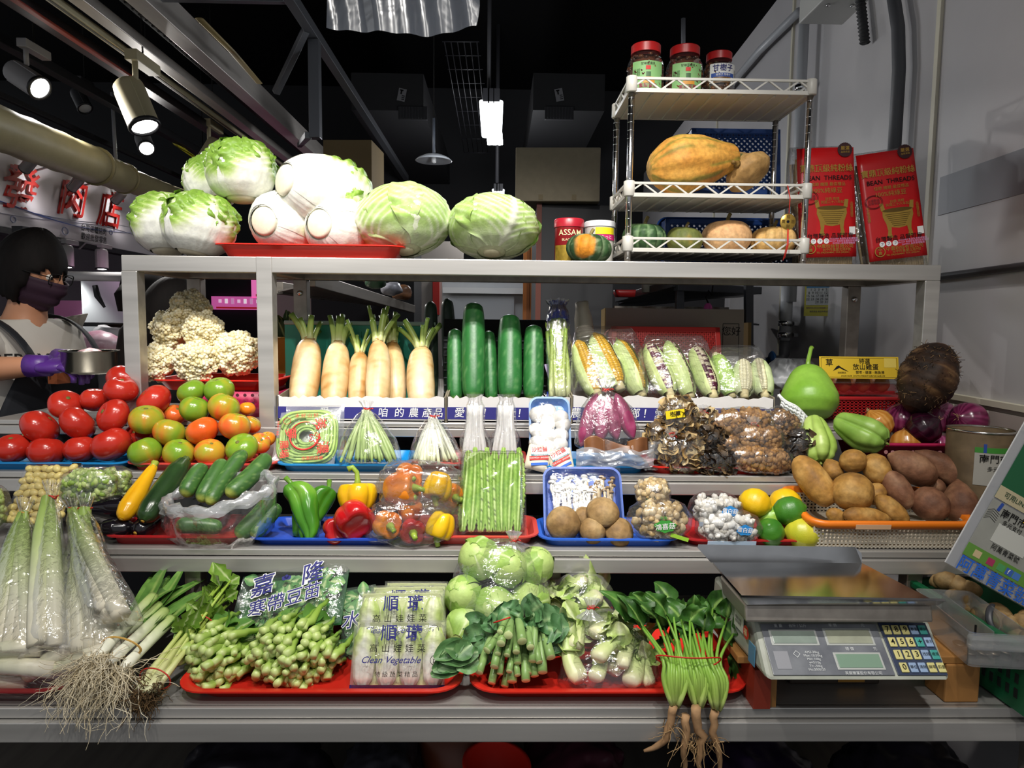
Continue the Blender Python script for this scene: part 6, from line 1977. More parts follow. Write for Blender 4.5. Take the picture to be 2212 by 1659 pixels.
def g_button(R,seed,stem=True):
 b=MB().lathe([(0,R*.62),(R*.3,R*.58),(R*.6,R*.44),(R*.86,R*.15),(R,-.12*R),(R*.93,-.30*R),(R*.6,-.36*R),(R*.3,-.30*R)],20,col=lc('#efece6'),cap0=False)
 if stem:
  b.tube([(0,0,-R*.25),(0,0,-R*.9)],[R*.34,R*.40],12,col=lc('#e9e4da'))
 b.v=[v*(1+.06*nz(v/R,2,seed,2))[:,None]for v in b.v]
 return b
def lean_tray(name,label,TLp,BRp,yt,yb,depth,mat,cat='tray',r=.02):
 TL,BR=P(*TLp,yt),P(*BRp,yb)
 BL=Vector((TL.x,BR.y,BR.z));
 w=BR.x-TL.x
 up=Vector((0,TL.y-BR.y,TL.z-BR.z));h=up.length
 m=frame_mat((TL+BR)/2,(1,0,0),up)
 t=thing(name,label,cat)
 t.matrix_world=m
 secs=[(w-.02,h-.02,r,-depth),(w-.008,h-.008,r,-.003),(w,h,r+.004,-.002),(w,h,r+.004,0.001),(w-.010,h-.010,r,.001),(w-.024,h-.024,r,-depth+.0025)]
 loft_rr(secs,6).build('tray_shell',mat,t,sharp=50)
 return t,w,h,m
mt,w,h,m=lean_tray('mushroom_tray','pale blue tray of white button mushrooms leaning upright',(1142,857),(1236,1010),1.75,1.66,.024,SKYP)
for k,(x,y)in enumerate(((230,1115),(140,1150),(305,1170),(212,1222),(325,1235),(132,1282),(302,1322),(210,1335),(130,1390),(300,1405),(222,1440))):
 px,py=1120+x/3.318,540+y/3.318
 q=P(px,py,1.695)
 o=g_button(.0205,k).build('button_mushroom',V_CREAM)
 mm=Matrix.Translation(m@(m.inverted()@q*1.0))
 l=m.inverted()@q;l.z=.004+.006*((k*7)%3)/3
 mw=m@Matrix.Translation(l)@RX(.25*math.sin(k*2.1))@RY(.3*math.cos(k*1.3))
 o.location=mw.to_translation();o.rotation_euler=mw.to_euler()
 rows_=['top','upper left','upper right','centre above the middle','right of the middle','left of the middle','lower right','centre below the middle','lower left','bottom right','bottom centre']
 tag(o,'white button mushroom, %s of the leaning pale blue tray'%rows_[k],'mushroom','white button mushrooms')
n=18
U,V_=np.meshgrid(np.linspace(-1,1,n),np.linspace(-1,1,n),indexing='ij')
X=np.stack([U*w*.5,V_*h*.5,.003+.022*(1-U**4)**.5*(1-V_**4)**.5*(1+.15*nz(np.stack([U*4,V_*4,U],-1),2,3,2))],-1)
MB().grid(X).build('cling_film',BAGT,mt)
def printed_pouch(label,px,py,y,w,h,rot,seed):
 t=thing('mayonnaise_pouch',label,'pouch',P(px,py,y),rot,'small printed pouches')
 n=16
 U,V_=np.meshgrid(np.linspace(-1,1,n),np.linspace(-1,1,n),indexing='ij')
 zz=.012*(1-U**4)**.6*(1-V_**4)**.6
 col=np.zeros((n,n,3))+lc('#e8dfc8')
 b=MB()
 for sg in(1,-1):
  b.grid(np.stack([U*w/2,V_*h/2,sg*zz],-1))
 b.build('pouch_film',M('pouch_cream','#e6ddc6',.3),t)
 MB().box((0,-.002,.0125),(w*.8,h*.16,.001),RZ(.3)).build('red_stripe',REDINK,t,smooth=False)
 MB().box((.004,-.016,.0118),(w*.7,h*.10,.001),RZ(.3)).build('blue_stripe',BLUEINK,t,smooth=False)
 MB().box((0,.014,.0118),(w*.8,h*.30,.001),RZ(.3)).build('white_panel',WHITEINK,t,smooth=False)
 lett(t,'沙拉醬',.013,REDINK,T(-.003,.018,.0128)@RZ(.3),.02)
 lett(t,'Mayonnaise',.009,M('teal_ink','#3a8a9a',.5),T(0,.006,.0128)@RZ(.3),.01)
 lett(t,'QUE PIGA • JAGUNG',.005,WHITEINK,T(0,-.002,.0136)@RZ(.3),.01)
printed_pouch('small white, red and blue pouch at the left foot of the mushroom tray',1163,990,1.645,.058,.062,(PI/2-.45,.25,0),1)
printed_pouch('small white, red and blue pouch at the right foot of the mushroom tray',1212,996,1.64,.056,.058,(PI/2-.45,-.2,0),2)
def tuber(name,label,A,B,R,seed,stops,cat,group,mat=V_MATTE,prof=None,noise=.10,bend=0.0):
 A,B=Vector(A),Vector(B)
 L=(B-A).length
 prof=prof or[(0,.12),(.05,.4),(.2,.85),(.45,1.0),(.7,.92),(.9,.55),(.97,.25),(1,.1)]
 o=g_blob(L,R,seed,stops,interp_prof(prof),noise,bend=bend,n=34,m=30).build(name,mat)
 put(o,A,B,seed)
 return tag(o,label,cat,group)
PUR=[(0,'#7a2a4c'),(.5,'#96385f'),(1,'#ad4f78')]
for k,(x0,y0,x1,y1,lb)in enumerate(((1255,965,1290,850,'purple sweet potato at the left of the tied bag'),(1297,955,1300,862,'purple sweet potato second from the left in the tied bag'),(1332,950,1312,855,'purple sweet potato third from the left in the tied bag'),(1368,948,1330,850,'purple sweet potato at the right of the tied bag'))):
 tuber('purple_sweet_potato',lb,P(x0,y0,1.655),P(x1,y1,1.70),.0205,40+k,PUR,'sweet potato','purple sweet potatoes in a bag',V_SATIN)
def tied_bag(name,label,px0,px1,pyb,pyt,yb,yt,D,mat,seed,tmat=RUBBERR,cat='bag',wr=.06,neck=.9,folds=10,top=.03):
 A,B=P((px0+px1)/2,pyb,yb),P((px0+px1)/2,pyt,yt)
 L=(B-A).length;W=(px1-px0)/1500*yb/2
 t=thing(name,label,cat)
 m=frame_mat(A,(1,0,0),(B-A))@RX(-PI/2)
 t.matrix_world=m
 bag_obj(t,[(-.006,W*.7,D*.6,0),(.006,W*.98,D,0),(L*.3,W,D,.03),(L*.6,W*.86,D*.9,.06),(L*.82,W*.5,D*.6,.25),(L*neck,.010,.009,.45),(L*neck+.008,.012,.010,.5),(L*neck+top,.026,.016,.6)],seed,mat,wr=wr,folds=folds)
 tie(t,L*neck,.008,tmat)
 return t
tied_bag('sweet_potato_bag','clear tied bag over the purple sweet potatoes',1240,1380,968,830,1.665,1.70,.032,BAGC,5)
t=thing('dried_bark_bag','brown dried sheets with a crumpled clear bag in front of the sweet potatoes','dried food',P(1325,990,1.64))
rs=RS(6)
for k,(x0,x1,z0,z1)in enumerate(((-.072,-.025,.015,.055),(-.035,.04,.02,.05),(.0,.06,.018,.045),(.03,.082,.015,.055))):
 n=12
 U,V_=np.meshgrid(np.linspace(0,1,n),np.linspace(0,1,n),indexing='ij')
 X=np.stack([x0+(x1-x0)*U,-.02+.012*np.sin(U*4+k)+.01*V_,z0+(z1-z0)*V_*(.75+.25*np.sin(U*3+k*2))],-1)
 MB().grid(X,col=lerpc([(0,'#5e3820'),(1,'#8f5f3a')],np.clip(.5+.5*nz(X/.03,2,k,2),0,1))).build('dried_sheet',V_SATIN,t,solid=.002)
n=26
U,V_=np.meshgrid(np.linspace(-1,1,n),np.linspace(-1,1,n),indexing='ij')
for sg in(1,-1):
 zz=.016*(1-np.abs(U)**2.5)**.5*(1-np.abs(V_)**2.5)**.5
 X=np.stack([U*.092,-.022-sg*zz+.006*nz(np.stack([U*6,V_*3,U*0],-1),3,4+sg,2),.005+V_*.022+.004*np.sin(U*7)],-1)
 MB().grid(X).build('bag_film',BAGM,t)
tag(MB().grid(np.stack([U*.030,.004*nz(np.stack([U*4,V_*4,U],-1),3,8,2),V_*.035],-1)).build('loose_film',BAGM,loc=P(1418,985,1.65)),'loose milky film between the crumpled bag and dried mushrooms','film')
def g_bits(W,D,H,n,seed,kind):
 rs=RS(seed)
 b=MB()
 cols={'mush':['#b08f5a','#8a6a3c','#c9ac78','#5e4a30','#d2bd90'],'bean':['#a07a48','#8a6436','#b48c58','#6d4c28'],'curd':['#a37846','#b58a55','#8e6638'],'dark':['#3a2d22','#55432f','#2a2018','#6d573a'],'green':['#b5c77a','#9cb65a','#cbd49a','#84a244'],'tan':['#c9b084','#b59a6c','#d6c29c'],'white':['#e8e4dc','#f0eee8','#dcd6ca']}[kind]
 v,f=ICO1
 for k in range(n):
  u=rs.normal(size=3);u/=np.linalg.norm(u)
  if u[1]>.35:u[1]=-u[1]
  sc=.82*(1+rs.uniform(-.12,.08))
  p=np.sign(u)*np.abs(u)**.75*np.array([W,D,H])*sc
  c=lc(cols[rs.randint(len(cols))])
  if kind=='mush' or kind=='dark':
   s=rs.uniform(.010,.019)
   q=Euler(rs.uniform(0,6,3)).to_matrix()
   g=5
   Ug,Vg=np.meshgrid(np.linspace(-1,1,g),np.linspace(-1,1,g),indexing='ij')
   S=np.stack([Ug*s,Vg*s*.7,s*.55*(Ug**2)-s*.3*Vg**2],-1).reshape(-1,3)@np.array(q).T+p
   b.grid(S.reshape(g,g,3),col=c)
  else:
   s={'bean':.0055,'curd':rs.uniform(.006,.010),'green':.0095,'tan':.010,'white':.009}[kind]
   q=np.array(Euler(rs.uniform(0,6,3)).to_matrix())
   b.add((v*np.array([s*1.25,s,s*.8]))@q.T+p,f,c)
 core=v*np.array([W,D,H])*.74
 b.add(core,f,lc(cols[1])*.7)
 return b
def bits_bag(label,px,py,w,h,y,D,kind,n,seed,rot=0.0,tied=True,mat=BAGC,tag_text=None,name='dried_goods_bag',cat='bag',group='bags of dried goods',tmat=RUBBERR,knot=(0,0,1)):
 W,H=w/1500*y/2,h/1500*y/2
 t=thing(name,label,cat,P(px,py,y),(0,rot,0),group)
 o=g_bits(W*.94,D*.94,H*.94,n,seed,kind).build('contents',V_MATTE if kind not in('green','white','tan')else V_CREAM,t)
 o['kind']='stuff'
 th=np.linspace(0,2*PI,48,endpoint=False);ph=np.linspace(.02,PI-.02,30)
 Dd=np.stack([np.sin(ph)[:,None]*np.cos(th),np.sin(ph)[:,None]*np.sin(th),np.cos(ph)[:,None]*np.ones_like(th)],-1)
 r=1+.05*nz(Dd,5,seed,3)+.05*np.abs(nz(Dd,9,seed+1,2))
 X=np.sign(Dd)*np.abs(Dd)**.8*r[...,None]*np.array([W,D,H])
 MB().grid(X,cv=True,cap0=True,cap1=True).build('bag_film',mat,t)
 if tied:
  kx,ky,kz=knot
  k0=Vector((kx*W,ky*D,kz*H))*.93
  kd=Vector((kx,ky-.25,kz)).normalized()
  m=axis_mat(k0,k0+kd)
  bag_obj(t,[(-.004,.016,.014,.4),(.004,.006,.006,.5),(.010,.009,.008,.5),(.022,.017,.012,.6)],seed+9,BAGM,'bag_neck',m=m,cap=False)
  tie(t,.004,.006,tmat,m)
 if tag_text:
  mm=T(-W*.28,-D*1.05,H*.30)@RX(PI/2)@RZ(.15)
  MB().box((0,0,0),(W*.95,H*.36,.001)).xform(mm).build('price_tag',M('tag_yellow','#e6cf1c',.5),t,smooth=False)
  lett(t,tag_text,H*.24,INK,mm,.02,lift=.001)
 return t
bits_bag('tall clear bag of dried mushrooms with a yellow handwritten tag',1462,905,86,100,1.70,.035,'mush',150,1,0,False,tag_text='樹蕈')
bits_bag('large clear bag of dried mushrooms in front, tied in red',1468,975,118,92,1.66,.04,'mush',220,2,.1,True,knot=(-.45,-.5,.8))
bits_bag('small bag of dried mushrooms at the left edge of the tray',1422,950,60,80,1.69,.03,'mush',90,3,-.2,False)
bits_bag('bag of dark dried slices in the middle of the tray',1532,950,75,60,1.69,.03,'dark',120,4,.2,False)
bits_bag('bag of dark dried slices at the front of the tray',1545,995,105,55,1.655,.032,'dark',150,5,.1,False)
bits_bag('small clear bag of dried mushrooms behind the middle ones',1525,915,70,55,1.73,.03,'mush',90,6,-.1,True,knot=(-.2,-.3,.9))
bits_bag('long brown bag of fried bean curd bits on top of the pile',1600,913,150,70,1.71,.04,'curd',330,7,-.05,False)
bits_bag('rounded brown bag with a red tie on the right of the pile',1638,950,112,78,1.675,.04,'curd',300,8,.1,True,knot=(-.35,-.3,.85))
bits_bag('brown bag lying lowest at the front right of the pile',1642,992,150,66,1.65,.04,'curd',330,9,.08,False)
bits_bag('small brown bag in the gap of the pile',1575,965,72,58,1.69,.03,'curd',130,10,0,False)
bits_bag('bag of small round dried beans next to the foam net',1688,922,90,82,1.72,.035,'bean',330,11,.5,False)
bits_bag('black bag of dark dried seaweed below the chayote',1722,970,66,90,1.69,.03,'dark',100,12,.3,False)
# ====== tier two
tier_tray('red tray under the courgettes and aubergines',205,520,1.435,.17,Z2,REDD,.022)
tier_tray('royal blue tray under the bell peppers',524,862,1.435,.17,Z2,BLUEP,.018)
tier_tray('salmon red tray under the bagged peppers and winged beans',846,1168,1.44,.17,Z2+.001,REDS,.022)
tier_tray('blue tray under the shiitake mushrooms',1166,1482,1.435,.17,Z2,BLUE2,.020)
tier_tray('red tray under the lemons and limes',1484,1792,1.44,.17,Z2,REDD,.018)
TL,BR=P(38,1012,1.58),P(150,1125,1.50)
t=thing('ginkgo_packet','flat clear pack of pale yellow ginkgo nuts','packet')
m=frame_mat((TL+BR)/2,(1,-.1,0),(-.14,TL.y-BR.y,TL.z-BR.z))
t.matrix_world=m
w,h=.125,.135
v,f=ICO2
rs=RS(3)
nutme=None
i=0
for r in range(9):
 for c in range(7):
  x=-w/2+.010+c*.0175+(r%2)*.008;y=-h/2+.008+r*.0145
  if abs(x)>w/2:continue
  if nutme is None:
   nutme=MB().add(v*np.array([.0115,.0088,.008]),f,lc('#dfcb7e')).mesh('ginkgo_nut',V_SATIN)
  o=bpy.data.objects.new('ginkgo_nut',nutme);C.objects.link(o);o.parent=t
  o.location=(x+rs.normal()*.0022,y+rs.normal()*.0022,.004+rs.normal()*.0015);o.rotation_euler=(0,0,rs.uniform(-.9,.9))
MB().box((0,0,-.003),(w,h,.002)).build('backing',M('nut_back','#c9b05a',.5),t,smooth=False)
n=16
U,V_=np.meshgrid(np.linspace(-1,1,n),np.linspace(-1,1,n),indexing='ij')
MB().grid(np.stack([U*(w/2+.006),V_*(h/2+.006),.013*(1-U**6)**.5*(1-V_**6)**.5+.0006*nz(np.stack([U*9,V_*9,U],-1),4,2,1)],-1)).build('film',BAGT,t)
MB().box((w/2-.01,h/2+.004,.001),(.022,.008,.001)).build('black_label',INK,t,smooth=False)
bits_bag('clear bag of shelled green beans, front one',195,1052,128,84,1.52,.03,'green',230,21,0,False,name='green_bean_bag',group='bags of shelled beans')
bits_bag('clear bag of shelled green beans, partly hidden behind',250,1045,70,76,1.56,.028,'green',130,22,0,False,name='green_bean_bag',group='bags of shelled beans')
bits_bag('pale green bag cut off by the left frame edge',-6,1095,40,90,1.50,.03,'green',60,23,0,False,name='leaf_bag',group=None)
def courgette(name,label,A,B,R,seed,stops,mat,cat,stemc,prof,bend=0.0):
 A,B=Vector(A),Vector(B)
 L=(B-A).length
 t=thing(name,label,cat)
 put(t,A,B,seed)
 X,Tt,Th=revolve(interp_prof(prof),L,R,40,36,lobes=5,lamp_=.03,noise=.02,seed=seed,bend=bend)
 f=np.clip(.5+.5*nz(np.stack([np.cos(Th)*2,np.sin(Th)*2,Tt*3],-1),4,seed,3),0,1)
 MB().grid(X,cv=True,col=lerpc(stops,f),cap0=True,cap1=True).build('skin',mat,t)
 MB().lathe([(0,-.0015),(.004,-.001),(.0055,.002),(.003,.005)],10,col=lc('#c9a03c'),cap0=False,cap1=False).build('blossom_scar',V_MATTE,t)
 MB().tube([(0,0,L-.006),(.001,0,L+.004),(.002,0,L+.012)],[.011,.008,.009],6,col=lc(stemc)).build('stem',V_STALK,t)
PC=[(0,.3),(.05,.72),(.2,1.0),(.45,.94),(.7,.72),(.9,.58),(1,.42)]
courgette('yellow_courgette','bright yellow courgette leaning on the dark green one',P(262,1122,1.46),P(332,1008,1.57),.0215,1,[(0,'#d99a12'),(1,'#e6b01e')],V_SHINY,'courgette','#9aa63c',PC)
courgette('green_courgette','large dark green courgette beside the yellow one',P(308,1126,1.455),P(398,998,1.60),.0265,2,[(0,'#1d2f1c'),(.7,'#27401f'),(1,'#3f5a30')],V_SHINY,'courgette','#4a5a2c',[(0,.3),(.05,.75),(.2,1.0),(.6,.98),(.85,.88),(1,.6)])
AU=[(0,'#0b090c'),(1,'#17131a')]
courgette('aubergine','black aubergine lying behind the water bamboo bags',P(300,1095,1.52),P(190,1098,1.50),.029,3,AU,V_BLACK,'aubergine','#8a6a4a',[(0,.35),(.08,.75),(.3,1.0),(.6,.9),(.85,.6),(1,.4)])
courgette('aubergine','black aubergine below the green courgette, orange tip showing',P(292,1152,1.455),P(350,1112,1.53),.024,4,AU,V_BLACK,'aubergine','#8a6a4a',[(0,.4),(.1,.8),(.4,1.0),(.8,.8),(1,.4)])
courgette('aubergine','black aubergine lowest in the red tray',P(215,1145,1.46),P(290,1140,1.48),.024,5,AU,V_BLACK,'aubergine','#8a6a4a',[(0,.4),(.1,.8),(.4,1.0),(.8,.8),(1,.4)])
def cucumber(label,A,B,R,seed,bend=.03):
 A,B=Vector(A),Vector(B)
 o=g_cuke((B-A).length,R,seed,'#4f7a34','#33592a','#9bb56a',bend,.8).build('cucumber',V_SATIN)
 put(o,A,B,seed)
 tag(o,label,'cucumber','cucumbers in the open bag')
cucumber('cucumber at the left in the open bag, pale tip forward',P(398,1070,1.47),P(440,1005,1.54),.0185,1)
cucumber('cucumber second from the left in the open bag',P(432,1082,1.465),P(484,995,1.56),.018,2)
cucumber('long cucumber third from the left in the open bag',P(450,1088,1.46),P(528,975,1.59),.0185,3,-.03)
cucumber('cucumber on the right of the open bag, highest up',P(492,1070,1.465),P(580,985,1.58),.0205,4)
cucumber('cucumber seen through the film at the lower right of the bag',P(512,1160,1.445),P(590,1075,1.50),.019,5)
cucumber('cucumber seen through the film at the right edge of the bag',P(545,1160,1.45),P(602,1090,1.50),.018,6)
cucumber('cucumber lying low inside the open bag',P(380,1135,1.46),P(480,1140,1.48),.018,7)
t=thing('open_bag','milky plastic bag rolled open around the cucumbers','bag',P(478,1165,1.475))
X=[]
rs=RS(3)
for i,(z,rx,ry)in enumerate(((-.002,.085,.055),(.012,.108,.065),(.040,.118,.070),(.064,.120,.072),(.078,.122,.074),(.088,.118,.072),(.090,.108,.066),(.080,.104,.062),(.066,.106,.064))):
 row=[]
 for a in np.linspace(0,2*PI,64,endpoint=False):
  ca,sa=math.cos(a),math.sin(a)
  tilt=.035*max(0,ca)+.04*max(0,sa)
  wv=1+.04*math.sin(9*a+i)+.03*math.sin(17*a+2*i)
  row.append((rx*ca*wv,ry*sa*wv,z+(tilt if i>2 else tilt*i/3)+.004*math.sin(13*a+i)))
 X.append(row)
X=np.array(X)
MB().grid(X[:4],cv=True,cap0=True).build('bag_body',BAG,t)
MB().grid(X[3:],cv=True).build('rolled_rim',film('rim_film',haze=.45,gloss=.15,rough=.2,wr=(40,.9),stretch=(.5,.5,2)),t)
GP=[(0,'#2f6414'),(.6,'#478420'),(1,'#6fa034')]
def lpep(label,A,B,R,seed,stops,bend=.12,group='long green peppers',roll=0.0):
 A,B=Vector(A),Vector(B)
 L=(B-A).length
 t=thing('pepper',label,'pepper',(0,0,0),None,group)
 put(t,A,B,roll)
 g_longpepper(L,R,seed,stops,bend).build('skin',V_SHINY,t)
 MB().tube([(0,0,L-.010),(.004,0,L+.004),(.012,0,L+.018)],[.009,.005,.006],8,col=lc('#5f8a2c')).build('stem',V_STALK,t)
lpep('twisted long green pepper on the left of the blue tray',P(668,1168,1.455),P(632,1045,1.52),.0345,4,GP,-.13)
lpep('long green pepper with yellowish side, right one',P(655,1165,1.47),P(712,1055,1.54),.031,7,GP,.08)
lpep('long green pepper tucked low between the other two',P(640,1160,1.50),P(668,1090,1.54),.028,9,GP,.05)
def bell(label,px,py,y,R,H,seed,stops,rot,stem=None,group='bell peppers'):
 t=thing('bell_pepper',label,'pepper',P(px,py,y),rot,group)
 g_bell(R,H,seed,stops).build('skin',V_SHINY,t)
 if stem:
  pts=[(0,0,H*.28),(0,0,H*.50),(-.002,0,H*.72),(-.012,0,H*.86),(-.022,0,H*.80)]if stem=='long' else[(0,0,H*.28),(.003,0,H*.5),(.008,0,H*.62)]
  MB().tube(pts,[.012,.006,.0055,.006,.007][:len(pts)],8,col=lc('#8fa83c')).build('stem',V_STALK,t)
YP=[(0,'#dba008'),(1,'#ecc01c')];RP=[(0,'#8e0f14'),(.6,'#b3161a'),(1,'#c42a26')];OP=[(0,'#d06a10'),(.6,'#e0841c'),(1,'#e89a30')]
bell('yellow bell pepper with a long curved stem',772,1075,1.52,.046,.078,2,YP,(-.25,.05,.3),'long')
bell('red bell pepper in front of the yellow one',764,1120,1.465,.047,.080,3,RP,(1.9,.1,.5))
bell('red bell pepper low at the left of the front one',728,1145,1.47,.034,.058,4,RP,(1.2,.4,.2))
bag1=((882,1030,1.53,.036,5,OP,(1.2,.9,0),'orange pepper at the top of the upper bag'),(868,1056,1.50,.044,6,OP,(.9,1.3,.5),'large orange pepper at the left of the upper bag'),(945,1050,1.495,.034,7,YP,(2.6,.2,0),'yellow-orange pepper at the right of the upper bag'),(975,1070,1.53,.030,8,OP,(1.6,.2,.5),'orange pepper behind the winged bean box'))
for px,py,y,R,sd,st_,rot,lb in bag1:
 bell(lb,px,py,y,R,R*2.1,sd,st_,rot,'short','bagged peppers')
bag2=((835,1132,1.46,.033,9,OP,(1.4,1.2,.3),'orange pepper at the left of the lower bag'),(885,1105,1.49,.030,10,OP,(.3,.2,0),'orange pepper at the top of the lower bag'),(892,1148,1.455,.031,11,RP,(1.4,1.0,0),'dull red pepper in the middle of the lower bag'),(952,1135,1.45,.032,12,YP,(2.9,.3,0),'yellow pepper at the right of the lower bag'))
for px,py,y,R,sd,st_,rot,lb in bag2:
 bell(lb,px,py,y,R,R*2.2,sd,st_,rot,'short','bagged peppers')
def pillow(name,label,px,py,w,h,y,D,mat,seed,rot=0.0,cat='bag',wr=.10,corner=.72):
 W,H=w/1500*y/2,h/1500*y/2
 th=np.linspace(0,2*PI,60,endpoint=False);ph=np.linspace(.02,PI-.02,34)
 Dd=np.stack([np.sin(ph)[:,None]*np.cos(th),np.sin(ph)[:,None]*np.sin(th),np.cos(ph)[:,None]*np.ones_like(th)],-1)
 r=1+wr*nz(Dd,4,seed,3)+wr*.6*np.abs(nz(Dd,9,seed+1,2))
 X=np.sign(Dd)*np.abs(Dd)**corner*r[...,None]*np.array([W,D,H])
 o=MB().grid(X,cv=True,cap0=True,cap1=True).build(name,mat,loc=P(px,py,y),rot=(0,rot,0))
 return tag(o,label,cat)
pillow('pepper_bag','clear bag round the upper group of orange peppers',908,1052,180,108,1.51,.055,BAGC,3,.1,wr=.15)
pillow('pepper_bag','clear bag round the lower group of orange and red peppers',888,1128,195,105,1.475,.052,BAGC,4,-.05,wr=.15)
TL,BR=P(992,972,1.60),P(1138,1168,1.46)
up=Vector((0,TL.y-BR.y,TL.z-BR.z));h=up.length;w=BR.x-TL.x
m=frame_mat((TL+BR)/2,(1,0,0),up)
cl=thing('clamshell_box','clear ribbed clamshell box of winged beans','clamshell')
cl.matrix_world=m
secs=[(w-.02,h-.02,.015,-.018),(w-.006,h-.006,.015,-.002),(w,h,.018,-.001),(w,h,.018,.001),(w-.010,h-.010,.014,.002),(w-.028,h-.028,.014,.022)]
loft_rr(secs,5).build('clear_shell',BAGP,cl,sharp=60)
for sx in(-1,1):
 for k in range(34):
  MB().box((sx*(w/2-.009),-h/2+.025+k*(h-.05)/33,.008),(.007,.0018,.012)).build('shell_rib',BAGP,cl,smooth=False)
for k in range(8):
 rs=RS(60+k)
 x=-w/2+.018+k*(w-.036)/7
 n=40;z=np.linspace(-h/2+.018,h/2-.006+.010*(k%2),n)
 th=np.linspace(0,2*PI,16,endpoint=False)
 Zz,Th=np.meshgrid(z,th,indexing='ij')
 wing=np.abs(np.cos(2*Th))**2.0
 env=np.clip(np.sin(PI*np.clip((Zz+h/2-.012)/(h-.01),0.02,.98))**.35,.2,1)
 rr=env*(.0062+.0078*wing*(1+.25*np.sin(Zz*700+Th*2+k)))
 X=np.stack([x+.004*np.sin(Zz*14+k)+rr*np.cos(Th),Zz,.004+rr*np.sin(Th)],-1)
 col=lerpc([(0,'#6f9a38'),(.6,'#9cc05a'),(1,'#bcd584')],np.clip(wing*.7+.3*nz(X/.01,1.2,k,2)+.2,0,1))
 dk=((np.abs(wing-1)<.12)&(np.sin(Zz*500+k*3)>.75)&(k in(2,3,4)))[...,None]
 col=np.where(dk,lc('#3a4a26'),col)
 o=MB().grid(X,cv=True,col=col,cap0=True,cap1=True).build('winged_bean',V_LEAF)
 o.matrix_world=m
 tag(o,'winged bean %s in the clear clamshell box'%('at the left edge','second from the left','third from the left','fourth from the left','fourth from the right','third from the right','second from the right','at the right edge')[k],'bean','winged beans')
bt,w,h,m=lean_tray('mushroom_tray','bright blue tray of upright thin-stemmed mushrooms under film',(1172,1008),(1352,1165),1.58,1.49,.03,BLUE2,r=.022)
def g_shimeji(L,r,cap,seed,cs,cc):
 rs=RS(seed)
 b=MB()
 pts=[(rs.normal()*.002,L*k/6,rs.normal()*.0015)for k in range(7)]
 b.tube(pts,[r*1.25,r*1.15,r,r,r*.95,r*.9,r*.85],8,col=lc(cs))
 X=MB().lathe([(r*.6,-cap*.25),(cap*.85,-cap*.30),(cap,-.05*cap),(cap*.85,cap*.4),(cap*.4,cap*.62),(0,cap*.68)],14,col=lc(cc),cap0=False,cap1=False).xform(T(pts[-1][0],pts[-1][1],pts[-1][2])@RX(-PI/2))
 b.merge(X)
 return b
k=0
ORD=['first','second','third','fourth','fifth','sixth','seventh','eighth']
for row in range(3):
 for i in range(13):
  x=-w/2+.024+i*(w-.048)/12+.003*math.sin(i*3+row)
  tan=i>=8
  L=(.098-row*.016)+.006*math.sin(i*2.3+row)
  o=g_shimeji(L,.0036,.0085 if not tan else.0068,k,'#eae6de' if not tan else '#cdb893','#f1efe9' if not tan else '#a08258').build('thin_mushroom',V_CREAM)
  l=Matrix.Translation((x,-h/2+.045,-.014+row*.010))@RZ(.10*math.sin(i*1.9+row*2))
  mw=m@l
  o.location=mw.to_translation();o.rotation_euler=mw.to_euler()
  tag(o,'thin %s mushroom, %s in the %s row of the bright blue tray'%('tan' if tan else 'white',ORD[i-8 if tan else i]+' from the left' if i not in(0,8)else 'leftmost',('back','middle','front')[row]),'mushroom','thin mushrooms in the blue tray')
  k+=1
n=18
U,V_=np.meshgrid(np.linspace(-1,1,n),np.linspace(-1,1,n),indexing='ij')
MB().grid(np.stack([U*w*.49,V_*h*.49,.004+.014*(1-U**4)**.5*(1-V_**4)**.5],-1)).build('cling_film',BAGT,bt)
def shiitake(label,px,py,w,h,y,seed,tilt):
 R=w/1500*y/2
 t=thing('shiitake',label,'mushroom',P(px,py,y),tilt,'shiitake mushrooms')
 X=MB().lathe([(0,R*.50),(R*.35,R*.46),(R*.7,R*.28),(R*.93,0),(R,-.18*R),(R*.93,-.30*R),(R*.6,-.26*R),(R*.25,-.2*R)],30,cap0=False)
 v=X.v[0];v=v*(1+.05*nz(v/R,2.2,seed,2))[:,None]
 X.v=[v];X.hascol=True
 X.c=[lerpc([(0,'#7a5c38'),(.5,'#9a7a4e'),(1,'#b5986a')],np.clip(.5+.5*nz(v/R,3,seed,3),0,1))]
 X.build('cap',V_MATTE,t)
 MB().tube([(0,0,-.18*R),(0,0,-.75*R)],[R*.26,R*.22],12,col=lc('#d3c09a')).build('stem',V_CREAM,t)
shiitake('largest shiitake mushroom, at the front left',1219,1132,78,80,1.46,1,(1.25,0,.1))
shiitake('shiitake mushroom on top of the others, lying flat',1304,1103,74,48,1.475,2,(.75,.05,0))
shiitake('shiitake mushroom at the front in the middle',1281,1146,60,54,1.455,3,(1.2,0,0))
shiitake('dark shiitake mushroom at the front right',1339,1148,66,50,1.46,4,(1.0,.25,0))
shiitake('shiitake mushroom hidden between the largest and the top one',1262,1115,50,40,1.50,5,(.9,0,0))
